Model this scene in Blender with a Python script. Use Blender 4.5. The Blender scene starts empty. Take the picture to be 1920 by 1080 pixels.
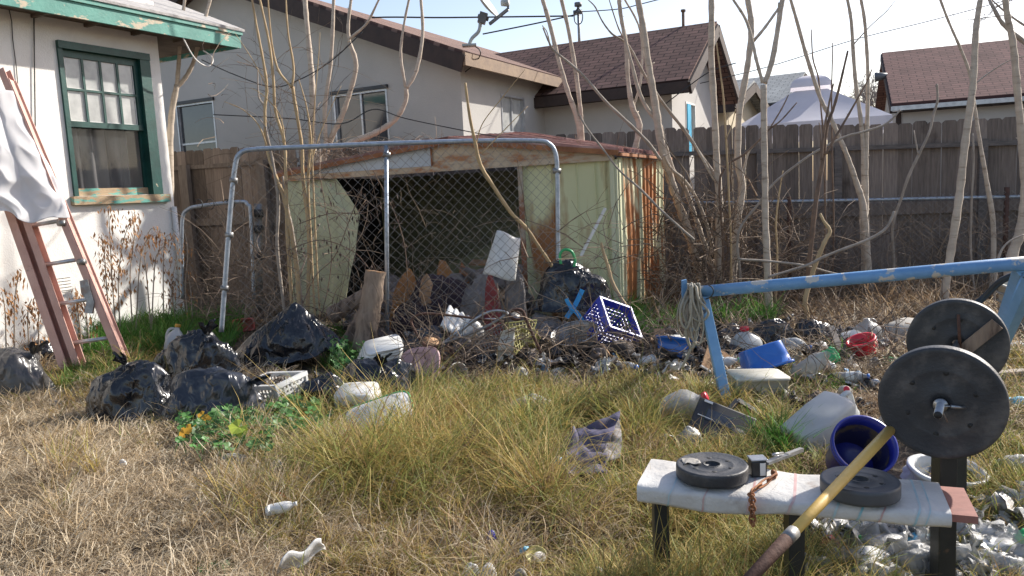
import bpy, math, random
import numpy as np
from mathutils import Vector, Matrix, noise, Euler
R = math.radians
sc = bpy.context.scene
COL = sc.collection
random.seed(7)

# ------------------------------------------------------------------ camera
CAMZ = 1.4; FPX = 1440.0; PITCH = R(7.0); ROLL = R(2.8)
Fw = Vector((0, math.cos(PITCH), -math.sin(PITCH)))
U0 = Vector((0, math.sin(PITCH), math.cos(PITCH))); R0 = Vector((1, 0, 0))
Rt = R0 * math.cos(ROLL) - U0 * math.sin(ROLL)
Up = U0 * math.cos(ROLL) + R0 * math.sin(ROLL)
CP = Vector((0, 0, CAMZ))
cd = bpy.data.cameras.new('camera'); cam = bpy.data.objects.new('camera', cd); COL.objects.link(cam)
cd.sensor_width = 36; cd.lens = 36 * FPX / 1920; cd.clip_start = .05; cd.clip_end = 2000
M3 = Matrix((Rt, Up, -Fw)).transposed()
cam.matrix_world = Matrix.Translation(CP) @ M3.to_4x4()
sc.camera = cam
# ------------------------------------------------------------------ light
SUN_EL, SUN_AZ = 33, 60          # azimuth clockwise from +Y (towards +X)
sd = Vector((math.sin(R(SUN_AZ)) * math.cos(R(SUN_EL)), math.cos(R(SUN_AZ)) * math.cos(R(SUN_EL)), math.sin(R(SUN_EL))))
w = bpy.data.worlds.new('World'); sc.world = w; w.use_nodes = True
nt = w.node_tree; bg = nt.nodes['Background']
sky = nt.nodes.new('ShaderNodeTexSky'); sky.sky_type = 'NISHITA'; sky.sun_disc = False
sky.sun_elevation = R(SUN_EL); sky.sun_rotation = R(SUN_AZ); sky.dust_density = 1.2; sky.air_density = 1.0; sky.ozone_density = 1.0
tn = nt.nodes.new('ShaderNodeVectorMath'); tn.operation = 'MULTIPLY'; tn.inputs[1].default_value = (1.0, .90, .86); nt.links.new(sky.outputs[0], tn.inputs[0]); nt.links.new(tn.outputs[0], bg.inputs[0]); bg.inputs[1].default_value = 0.15
sl = bpy.data.lights.new('sun', 'SUN'); sl.energy = 4.9; sl.angle = R(.9); sl.color = (1, .95, .87)
so = bpy.data.objects.new('sun', sl); COL.objects.link(so)
so.rotation_euler = (-sd).to_track_quat('-Z', 'Y').to_euler()
sc.view_settings.view_transform = 'Standard'; sc.view_settings.look = 'None'
sc.view_settings.exposure = 0.72; sc.view_settings.gamma = 1

# ------------------------------------------------------------------ projection helpers (surveying the place from the photo)
def ray(px, py): return Fw * FPX + Rt * (px - 960) + Up * (540 - py)
def V(px, py, y):
    r = ray(px, py); return CP + r * (y / r.y)
def G(px, py, z=0.0):
    r = ray(px, py); return CP + r * ((z - CAMZ) / r.z)
def PL(px, py, p, n):
    r = ray(px, py); return CP + r * ((Vector(p) - CP).dot(n) / r.dot(n))
def mpp(y): return y / FPX
class Fr:
    """wall frame: origin o, horizontal direction u, outward normal n"""
    def __init__(s, o, u):
        s.o = Vector(o); s.u = Vector(u).normalized(); s.n = Vector((s.u.y, -s.u.x, 0))
    def pt(s, a, z, d=0): return Vector((s.o.x, s.o.y, 0)) + s.u * a + s.n * d + Vector((0, 0, z))
    def at(s, px, py, d=0):
        p = PL(px, py, s.o + s.n * d, s.n); q = p - s.o
        return q.dot(s.u), p.z

def ground_z(x, y):
    z = .035 * noise.noise((x * .8, y * .8, 3)) + .02 * noise.noise((x * 2.3, y * 2.3, 7))
    z += .13 * math.exp(-((x + 1.6) ** 2 + (y - 3.0) ** 2) / 1.6)
    z += .05 * math.exp(-((x - .1) ** 2 + (y - 4.1) ** 2) / .5)
    return z
def GG(px, py, dz=0.0):
    p = G(px, py, dz)
    for _ in range(4): p = G(px, py, ground_z(p.x, p.y) + dz)
    return p

# ------------------------------------------------------------------ materials
def _n(t, typ, **k):
    n = t.nodes.new(typ)
    for a, b in k.items(): setattr(n, a, b)
    return n
def mat(name, c1, c2=None, scale=6, rough=.6, bump=0.0, bscale=None, metal=0.0, stretch=(1, 1, 1), lo=.35, hi=.65, c3=None, c3lo=.6, c3hi=.68,
        c3scale=3, c3stretch=None, spec=.5, tint=0.0, trans=0.0, transl=0.0, alpha=0.0, detail=5, coat=0):
    m = bpy.data.materials.new(name); m.use_nodes = True; t = m.node_tree; L = t.links
    b = t.nodes['Principled BSDF']; out = t.nodes['Material Output']
    b.inputs['Roughness'].default_value = rough; b.inputs['Metallic'].default_value = metal
    b.inputs['Specular IOR Level'].default_value = spec
    if coat: b.inputs['Coat Weight'].default_value = coat
    if trans: b.inputs['Transmission Weight'].default_value = trans; b.inputs['IOR'].default_value = 1.2
    tc = _n(t, 'ShaderNodeTexCoord')
    def nz(sca, st, det=detail):
        mp = _n(t, 'ShaderNodeMapping'); mp.inputs['Scale'].default_value = st; L.new(tc.outputs['Object'], mp.inputs[0])
        q = _n(t, 'ShaderNodeTexNoise'); q.inputs['Scale'].default_value = sca; q.inputs['Detail'].default_value = det; q.inputs['Roughness'].default_value = .62
        L.new(mp.outputs[0], q.inputs['Vector']); return q
    c2 = c2 or tuple(c * .75 for c in c1)
    q = nz(scale, stretch); r = _n(t, 'ShaderNodeMapRange'); r.inputs[1].default_value = lo; r.inputs[2].default_value = hi
    L.new(q.outputs[0], r.inputs[0])
    mx = _n(t, 'ShaderNodeMix', data_type='RGBA'); mx.inputs[6].default_value = (*c1, 1); mx.inputs[7].default_value = (*c2, 1)
    L.new(r.outputs[0], mx.inputs[0]); co = mx.outputs[2]
    if tint:
        at = _n(t, 'ShaderNodeAttribute', attribute_name='tint'); mr = _n(t, 'ShaderNodeMapRange'); mr.inputs[3].default_value = 1 - tint; mr.inputs[4].default_value = 1 + tint
        L.new(at.outputs['Fac'], mr.inputs[0]); vm = _n(t, 'ShaderNodeVectorMath', operation='SCALE'); L.new(co, vm.inputs[0]); L.new(mr.outputs[0], vm.inputs['Scale']); co = vm.outputs[0]
    if c3:
        q3 = nz(c3scale, c3stretch or stretch); r3 = _n(t, 'ShaderNodeMapRange'); r3.inputs[1].default_value = c3lo; r3.inputs[2].default_value = c3hi
        L.new(q3.outputs[0], r3.inputs[0]); m3 = _n(t, 'ShaderNodeMix', data_type='RGBA'); L.new(r3.outputs[0], m3.inputs[0]); L.new(co, m3.inputs[6]); m3.inputs[7].default_value = (*c3, 1); co = m3.outputs[2]
    L.new(co, b.inputs['Base Color'])
    if bump:
        qb = nz(bscale or scale * 4, stretch); bp = _n(t, 'ShaderNodeBump'); bp.inputs['Strength'].default_value = min(1, bump); bp.inputs['Distance'].default_value = .01
        L.new(qb.outputs[0], bp.inputs['Height']); L.new(bp.outputs[0], b.inputs['Normal'])
    sh = b.outputs[0]
    if transl:
        tr = _n(t, 'ShaderNodeBsdfTranslucent'); L.new(co, tr.inputs[0]); ms = _n(t, 'ShaderNodeMixShader'); ms.inputs[0].default_value = transl
        L.new(sh, ms.inputs[1]); L.new(tr.outputs[0], ms.inputs[2]); sh = ms.outputs[0]
    if alpha:
        tr = _n(t, 'ShaderNodeBsdfTransparent'); ms = _n(t, 'ShaderNodeMixShader'); ms.inputs[0].default_value = alpha
        L.new(sh, ms.inputs[1]); L.new(tr.outputs[0], ms.inputs[2]); sh = ms.outputs[0]
    L.new(sh, out.inputs[0]); return m

def bagmat(name, c1, c2, rough, dist=.03, sca=7.0):
    m = mat(name, c1, c2, 4, rough, 0, spec=.65); t = m.node_tree; L = t.links; b = t.nodes['Principled BSDF']; tc = _n(t, 'ShaderNodeTexCoord'); last = None
    for k, (sc_, st, ds) in enumerate(((sca, 1.0, dist), (sca * 3.0, .9, dist * .55))):
        q = _n(t, 'ShaderNodeTexNoise'); q.noise_type = 'RIDGED_MULTIFRACTAL'; q.inputs['Scale'].default_value = sc_; q.inputs['Detail'].default_value = 3; q.inputs['Distortion'].default_value = .8
        mp = _n(t, 'ShaderNodeMapping'); mp.inputs['Scale'].default_value = (1, 1, .55); mp.inputs['Rotation'].default_value = (.3, .5, .2 + k); L.new(tc.outputs['Object'], mp.inputs[0]); L.new(mp.outputs[0], q.inputs['Vector'])
        bp = _n(t, 'ShaderNodeBump'); bp.inputs['Strength'].default_value = st; bp.inputs['Distance'].default_value = ds; L.new(q.outputs[0], bp.inputs['Height'])
        if last: L.new(last.outputs[0], bp.inputs['Normal'])
        last = bp
    L.new(last.outputs[0], b.inputs['Normal']); return m
def shingles(name, c1, c2, cm, bw=.3, rh=.14, bump=.6):
    m = bpy.data.materials.new(name); m.use_nodes = True; t = m.node_tree; L = t.links; b = t.nodes['Principled BSDF']; b.inputs['Roughness'].default_value = .92; b.inputs['Specular IOR Level'].default_value = .2
    uv = _n(t, 'ShaderNodeUVMap'); br = _n(t, 'ShaderNodeTexBrick'); L.new(uv.outputs[0], br.inputs[0])
    br.inputs['Color1'].default_value = (*c1, 1); br.inputs['Color2'].default_value = (*c2, 1); br.inputs['Mortar'].default_value = (*cm, 1)
    br.inputs['Scale'].default_value = 1; br.inputs['Brick Width'].default_value = bw; br.inputs['Row Height'].default_value = rh; br.inputs['Mortar Size'].default_value = .012; br.inputs['Bias'].default_value = -.1
    tc = _n(t, 'ShaderNodeTexCoord'); q = _n(t, 'ShaderNodeTexNoise'); q.inputs['Scale'].default_value = 2.2; q.inputs['Detail'].default_value = 8; L.new(tc.outputs['Object'], q.inputs[0])
    hs = _n(t, 'ShaderNodeMapRange'); hs.inputs[3].default_value = .65; hs.inputs[4].default_value = 1.4; L.new(q.outputs[0], hs.inputs[0])
    vm = _n(t, 'ShaderNodeVectorMath', operation='SCALE'); L.new(br.outputs[0], vm.inputs[0]); L.new(hs.outputs[0], vm.inputs['Scale']); L.new(vm.outputs[0], b.inputs['Base Color'])
    bp = _n(t, 'ShaderNodeBump'); bp.inputs['Strength'].default_value = bump; bp.inputs['Distance'].default_value = .02; L.new(br.outputs['Fac'], bp.inputs['Height']); bp.invert = True; L.new(bp.outputs[0], b.inputs['Normal'])
    return m
def streaky(name, base, base2, rust, rust2, lo=.5, hi=.6, sx=9):
    """painted sheet metal with rust running down in vertical streaks"""
    m = bpy.data.materials.new(name); m.use_nodes = True; t = m.node_tree; L = t.links; b = t.nodes['Principled BSDF']
    tc = _n(t, 'ShaderNodeTexCoord')
    def nz(sca, st, det=5):
        mp = _n(t, 'ShaderNodeMapping'); mp.inputs['Scale'].default_value = st; L.new(tc.outputs['Object'], mp.inputs[0])
        q = _n(t, 'ShaderNodeTexNoise'); q.inputs['Scale'].default_value = sca; q.inputs['Detail'].default_value = det; L.new(mp.outputs[0], q.inputs[0]); return q.outputs[0]
    a = nz(1, (sx, sx, .45)); c = nz(1, (sx * 3.5, sx * 3.5, 1.2)); d = nz(1, (2.2, 2.2, 1.6))
    s1 = _n(t, 'ShaderNodeMath', operation='MULTIPLY_ADD'); L.new(c, s1.inputs[0]); s1.inputs[1].default_value = .3; L.new(a, s1.inputs[2])
    s2 = _n(t, 'ShaderNodeMath', operation='MULTIPLY_ADD'); L.new(d, s2.inputs[0]); s2.inputs[1].default_value = .5; L.new(s1.outputs[0], s2.inputs[2])
    r = _n(t, 'ShaderNodeMapRange'); r.inputs[1].default_value = lo + .4; r.inputs[2].default_value = hi + .4; L.new(s2.outputs[0], r.inputs[0])
    p = _n(t, 'ShaderNodeMix', data_type='RGBA'); p.inputs[6].default_value = (*base, 1); p.inputs[7].default_value = (*base2, 1); L.new(nz(3, (1, 1, .5)), p.inputs[0])
    ru = _n(t, 'ShaderNodeMix', data_type='RGBA'); ru.inputs[6].default_value = (*rust, 1); ru.inputs[7].default_value = (*rust2, 1); L.new(nz(9, (1.5, 1.5, .5)), ru.inputs[0])
    f = _n(t, 'ShaderNodeMix', data_type='RGBA'); L.new(r.outputs[0], f.inputs[0]); L.new(p.outputs[2], f.inputs[6]); L.new(ru.outputs[2], f.inputs[7])
    L.new(f.outputs[2], b.inputs['Base Color']); b.inputs['Roughness'].default_value = .6
    return m
def planks(name, a, b_, dark, sc_=1.0):
    """weathered timber: colour differs board to board (attribute), grain runs up, moss and damp stains low down"""
    m = mat(name, a, b_, scale=5, stretch=(9, 9, .7), rough=.9, bump=.5, bscale=14, tint=.38, c3=dark, c3lo=.56, c3hi=.74, c3scale=1.6, c3stretch=(1.6, 1.6, .8), spec=.2)
    return m
MT = {}
MT['stucco_white'] = mat('stucco_white', (.82, .80, .76), (.74, .71, .66), 2.5, .95, .5, 60, c3=(.5, .44, .36), c3lo=.64, c3hi=.78, c3scale=1.7, spec=.2)
MT['stucco_tan'] = mat('stucco_tan', (.49, .468, .44), (.445, .425, .40), 1.2, .95, .5, 50, spec=.2)
MT['teal'] = mat('teal', (.075, .27, .22), (.05, .20, .165), 4, .55, .3, 30, c3=(.42, .35, .25), c3lo=.56, c3hi=.60, c3scale=4, c3stretch=(1, 1, 2.5))
MT['dark_teal'] = mat('dark_teal', (.006, .045, .038), (.010, .070, .058), 6, .45, .25, 30, c3=(.45, .38, .27), c3lo=.70, c3hi=.73, c3scale=9)
MT['sill'] = mat('sill', (.42, .30, .18), (.30, .22, .14), 6, .8, .5, 40, stretch=(1, 1, 4), c3=(.12, .33, .27), c3lo=.52, c3hi=.56, c3scale=4)
MT['soffit'] = mat('soffit', (.17, .13, .10), (.10, .08, .06), 5, .9, .4)
MT['pale_roof'] = mat('pale_roof', (.42, .40, .38), (.28, .27, .26), 14, .95, .6)
MT['brown_trim'] = mat('brown_trim', (.055, .036, .030), (.035, .025, .022), 6, .8, .3)
MT['tan_trim'] = mat('tan_trim', (.27, .19, .125), (.2, .14, .10), 6, .8, .3)
MT['shingle_brown'] = shingles('shingle_brown', (.19, .112, .092), (.135, .082, .068), (.045, .028, .026))
MT['shingle_tan'] = shingles('shingle_tan', (.23, .15, .12), (.18, .12, .10), (.08, .05, .045))
MT['shingle_mauve'] = shingles('shingle_mauve', (.20, .112, .098), (.155, .09, .08), (.08, .045, .045), .32, .13)
MT['shingle_grey'] = shingles('shingle_grey', (.34, .35, .345), (.27, .28, .28), (.15, .155, .16), .35, .16)
MT['glass_dark'] = mat('glass_dark', (.035, .04, .05), (.05, .055, .065), 2, .08, spec=.8)
MT['glass_clear'] = mat('glass_clear', (.10, .105, .11), (.06, .065, .07), 3, .05, alpha=.66, spec=1)
MT['glass_milky'] = mat('glass_milky', (.42, .43, .42), (.62, .62, .60), 5, .12, alpha=.25, spec=.9)
MT['curtain'] = mat('curtain', (.17, .165, .165), (.035, .035, .04), 1.0, .9, stretch=(5.5, 5.5, .15), lo=.44, hi=.56, detail=1)
MT['curtain_pale'] = mat('curtain_pale', (.62, .60, .56), (.5, .48, .45), 3, .9)
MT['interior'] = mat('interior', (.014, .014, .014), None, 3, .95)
MT['alu'] = mat('alu', (.55, .56, .58), (.40, .41, .43), 9, .4, metal=.6)
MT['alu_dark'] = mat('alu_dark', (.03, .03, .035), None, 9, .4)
MT['galv'] = mat('galv', (.42, .47, .53), (.29, .33, .38), 22, .42, .2, metal=.55, c3=(.25, .13, .07), c3lo=.68, c3hi=.74, c3scale=7)
MT['wire'] = mat('wire', (.30, .29, .28), (.18, .15, .13), 30, .5, metal=.4)
MT['fence'] = planks('fence', (.235, .195, .17), (.15, .125, .11), (.055, .042, .036))
MT['fence_brown'] = planks('fence_brown', (.235, .185, .15), (.155, .12, .10), (.09, .06, .045))
MT['fence_rail'] = mat('fence_rail', (.17, .15, .14), (.10, .09, .085), 6, .9, .5, stretch=(1, 1, 6))
MT['post_wood'] = mat('post_wood', (.22, .175, .14), (.14, .11, .09), 5, .9, .6, stretch=(6, 6, .8))
MT['bark'] = mat('bark', (.53, .45, .36), (.40, .33, .26), 5, .85, .4, 30, stretch=(1, 1, 2.5), c3=(.20, .15, .11), c3lo=.58, c3hi=.74, c3scale=5, c3stretch=(1, 1, 5))
MT['bark_yellow'] = mat('bark_yellow', (.48, .35, .19), (.34, .24, .13), 6, .8, .35, stretch=(1, 1, .6), c3=(.16, .10, .06), c3lo=.62, c3hi=.70, c3scale=9)
MT['bark_dark'] = mat('bark_dark', (.22, .145, .095), (.12, .08, .06), 9, .85, .4)
MT['bark_grey'] = mat('bark_grey', (.36, .31, .26), (.24, .20, .16), 7, .85, .4)
MT['twig'] = mat('twig', (.27, .20, .14), (.12, .085, .06), 5, .9, tint=.55)
MT['twig_far'] = mat('twig_far', (.36, .32, .30), (.28, .25, .23), 5, .9)
MT['log'] = mat('log', (.30, .225, .165), (.17, .12, .09), 4, .95, .9, 12, stretch=(4, 4, .8), c3=(.08, .055, .04), c3lo=.58, c3hi=.66, c3scale=5, c3stretch=(3, 3, .6))
MT['cutwood'] = mat('cutwood', (.50, .31, .17), (.33, .18, .09), 12, .85, .5)
MT['shed'] = streaky('shed', (.62, .61, .36), (.52, .53, .31), (.36, .145, .04), (.17, .07, .025), .47, .60, 2.6)
MT['shed_side'] = streaky('shed_side', (.62, .62, .42), (.50, .50, .33), (.42, .16, .045), (.24, .09, .03), .53, .60, 2.6)
MT['shed_panel'] = mat('shed_panel', (.50, .51, .33), (.38, .39, .25), 4, .6, .2, c3=(.12, .09, .06), c3lo=.66, c3hi=.74, c3scale=6, stretch=(1, 1, .6))
MT['shed_white'] = mat('shed_white', (.50, .55, .60), (.42, .46, .49), 4, .55, c3=(.32, .18, .08), c3lo=.62, c3hi=.70, c3scale=4)
MT['shed_tan'] = mat('shed_tan', (.50, .40, .28), (.40, .30, .20), 4, .6, c3=(.38, .17, .07), c3lo=.50, c3hi=.62, c3scale=4, stretch=(1, 1, 3))
MT['rust'] = mat('rust', (.34, .145, .06), (.20, .08, .035), 9, .85, .4)
MT['rust_roof'] = mat('rust_roof', (.24, .10, .078), (.40, .25, .21), 4, .75, .4, stretch=(1, 1, 1), tint=.6, c3=(.14, .055, .04), c3lo=.55, c3hi=.66, c3scale=7)
MT['rust_dark'] = mat('rust_dark', (.12, .06, .04), (.065, .035, .027), 14, .8, .4, metal=.2)
MT['bag'] = bagmat('bag', (.008, .009, .012), (.016, .018, .023), .25, .030)
MT['bag_blue'] = bagmat('bag_blue', (.016, .019, .027), (.026, .030, .040), .30, .030)
MT['bag_grey'] = bagmat('bag_grey', (.075, .068, .065), (.03, .03, .03), .35, .02)
MT['film'] = mat('film', (.52, .52, .51), (.36, .355, .34), 6, .34, .8, 26, spec=.6, alpha=.42)
MT['film_white'] = mat('film_white', (.74, .74, .73), (.58, .58, .56), 6, .4, .5, 20, spec=.5, transl=.2)
MT['white_pl'] = mat('white_pl', (.70, .70, .68), (.58, .57, .53), 6, .38, .1, c3=(.30, .26, .19), c3lo=.64, c3hi=.74, c3scale=5)
MT['milk_pl'] = mat('milk_pl', (.66, .68, .68), (.55, .56, .55), 4, .3, transl=.35, c3=(.36, .31, .24), c3lo=.66, c3hi=.76, c3scale=6)
MT['beige_pl'] = mat('beige_pl', (.50, .48, .41), (.40, .38, .31), 6, .5, .1, c3=(.22, .18, .12), c3lo=.60, c3hi=.72, c3scale=6)
MT['pink_pl'] = mat('pink_pl', (.55, .34, .34), (.47, .29, .29), 4, .4, c3=(.30, .22, .20), c3lo=.66, c3hi=.75)
MT['blue_pl'] = mat('blue_pl', (.018, .11, .42), (.02, .14, .50), 4, .3, coat=.3, c3=(.16, .18, .22), c3lo=.66, c3hi=.75)
MT['navy_pl'] = mat('navy_pl', (.018, .025, .23), (.022, .03, .28), 4, .35, coat=.2, c3=(.13, .11, .10), c3lo=.66, c3hi=.74)
MT['crate_blue'] = mat('crate_blue', (.03, .045, .38), (.045, .07, .45), 5, .4, c3=(.15, .14, .16), c3lo=.68, c3hi=.76)
MT['sky_strap'] = mat('sky_strap', (.03, .28, .62), (.04, .34, .68), 8, .45)
MT['red_pl'] = mat('red_pl', (.62, .025, .05), (.52, .03, .04), 5, .35)
MT['dull_red'] = mat('dull_red', (.48, .10, .07), (.36, .08, .06), 5, .6)
MT['red_cloth'] = mat('red_cloth', (.32, .06, .06), (.20, .05, .05), 7, .95, .4)
MT['green_pl'] = mat('green_pl', (.04, .38, .13), (.03, .28, .10), 5, .35)
MT['teal_pl'] = mat('teal_pl', (.20, .42, .40), (.16, .34, .33), 5, .4)
MT['yellow_pl'] = mat('yellow_pl', (.52, .47, .16), (.40, .36, .12), 5, .5)
MT['gold'] = mat('gold', (.60, .33, .05), (.45, .22, .03), 7, .6)
MT['orange_pot'] = mat('orange_pot', (.38, .17, .045), (.24, .10, .03), 4, .65, .2, c3=(.12, .06, .03), c3lo=.56, c3hi=.68)
MT['black_pl'] = mat('black_pl', (.018, .018, .020), (.035, .034, .034), 10, .45, c3=(.11, .10, .09), c3lo=.66, c3hi=.76)
MT['plate'] = mat('plate', (.022, .025, .030), (.040, .042, .046), 5, .5, .25, 90, c3=(.13, .12, .11), c3lo=.52, c3hi=.80, c3scale=9)
MT['plate_flat'] = mat('plate_flat', (.055, .060, .068), (.075, .080, .086), 6, .5, .12, 60, c3=(.16, .15, .13), c3lo=.62, c3hi=.8)
MT['rubber'] = mat('rubber', (.02, .02, .02), None, 6, .7)
MT['post_black'] = mat('post_black', (.012, .015, .018), (.025, .028, .03), 5, .4, .2, c3=(.10, .06, .04), c3lo=.66, c3hi=.72, c3scale=12)
MT['wrap'] = mat('wrap', (.60, .59, .56), (.48, .46, .43), 6, .42, .9, 14, c3=(.26, .20, .16), c3lo=.58, c3hi=.72, c3scale=5, spec=.4)
MT['tape_red'] = mat('tape_red', (.46, .24, .23), (.55, .48, .45), 9, .5)
MT['tape_blue'] = mat('tape_blue', (.20, .42, .47), (.5, .55, .55), 9, .5)
MT['ply'] = mat('ply', (.33, .15, .12), (.24, .11, .09), 5, .8, .3, stretch=(1, 3, 1))
MT['handle_yellow'] = mat('handle_yellow', (.66, .43, .11), (.56, .36, .10), 7, .5, .15, c3=(.25, .17, .08), c3lo=.66, c3hi=.74, c3scale=9)
MT['beam_blue'] = mat('beam_blue', (.16, .33, .56), (.11, .25, .46), 5, .45, .15, c3=(.50, .48, .44), c3lo=.56, c3hi=.60, c3scale=11)
MT['leg_blue'] = mat('leg_blue', (.19, .37, .58), (.14, .30, .50), 5, .5, .15, c3=(.06, .08, .11), c3lo=.66, c3hi=.70, c3scale=7)
MT['ladder'] = mat('ladder', (.55, .33, .27), (.46, .26, .21), 6, .5, .15, c3=(.18, .12, .10), c3lo=.66, c3hi=.76, c3scale=9)
MT['sheet'] = mat('sheet', (.83, .82, .82), (.76, .75, .75), 3, .9, .15, transl=.42)
MT['denim'] = mat('denim', (.13, .12, .18), (.07, .065, .11), 5, .95, .4, 50, c3=(.05, .05, .07), c3lo=.58, c3hi=.7)
MT['rag'] = mat('rag', (.28, .26, .25), (.15, .14, .14), 6, .95, .4)
MT['rag_dark'] = mat('rag_dark', (.05, .03, .045), (.025, .018, .022), 6, .95, .4)
MT['cord'] = mat('cord', (.40, .37, .30), (.27, .25, .20), 9, .75)
MT['cord_dark'] = mat('cord_dark', (.03, .03, .03), None, 9, .6)
MT['steel'] = mat('steel', (.46, .47, .48), (.30, .30, .30), 12, .32, metal=.8, c3=(.25, .13, .08), c3lo=.66, c3hi=.75)
MT['steel_old'] = mat('steel_old', (.32, .32, .31), (.20, .19, .18), 12, .45, metal=.6, c3=(.22, .12, .07), c3lo=.56, c3hi=.68)
MT['green_leaf'] = mat('green_leaf', (.085, .21, .045), (.045, .13, .03), 12, .5, transl=.3, tint=.45)
MT['lime_leaf'] = mat('lime_leaf', (.42, .48, .06), (.3, .40, .05), 12, .5, transl=.3)
MT['gold_leaf'] = mat('gold_leaf', (.62, .36, .03), (.5, .25, .02), 12, .55, transl=.3)
MT['dead_leaf'] = mat('dead_leaf', (.38, .20, .08), (.24, .12, .055), 12, .8, transl=.25, tint=.5)
MT['dark_leaf'] = mat('dark_leaf', (.10, .06, .045), (.06, .04, .03), 12, .8, tint=.4)
MT['canopy'] = mat('canopy', (.74, .72, .77), (.68, .66, .71), 2, .9, transl=.3)
MT['vent'] = mat('vent', (.36, .43, .47), (.30, .36, .40), 6, .5)
MT['dish'] = mat('dish', (.40, .43, .42), (.33, .36, .35), 6, .5)
MT['dish_arm'] = mat('dish_arm', (.13, .14, .15), None, 6, .5)
MT['lamp_green'] = mat('lamp_green', (.20, .30, .26), (.15, .24, .2), 6, .45)
MT['turq'] = mat('turq', (.03, .38, .58), (.03, .3, .5), 6, .5)
MT['concrete'] = mat('concrete', (.36, .34, .31), (.25, .235, .21), 9, .9, .5)
MT['paper'] = mat('paper', (.72, .70, .66), (.6, .58, .54), 6, .8)
MT['carton_blue'] = mat('carton_blue', (.12, .42, .62), (.5, .58, .62), 7, .5, lo=.45, hi=.55)
MT['grass_blade'] = None

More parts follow.
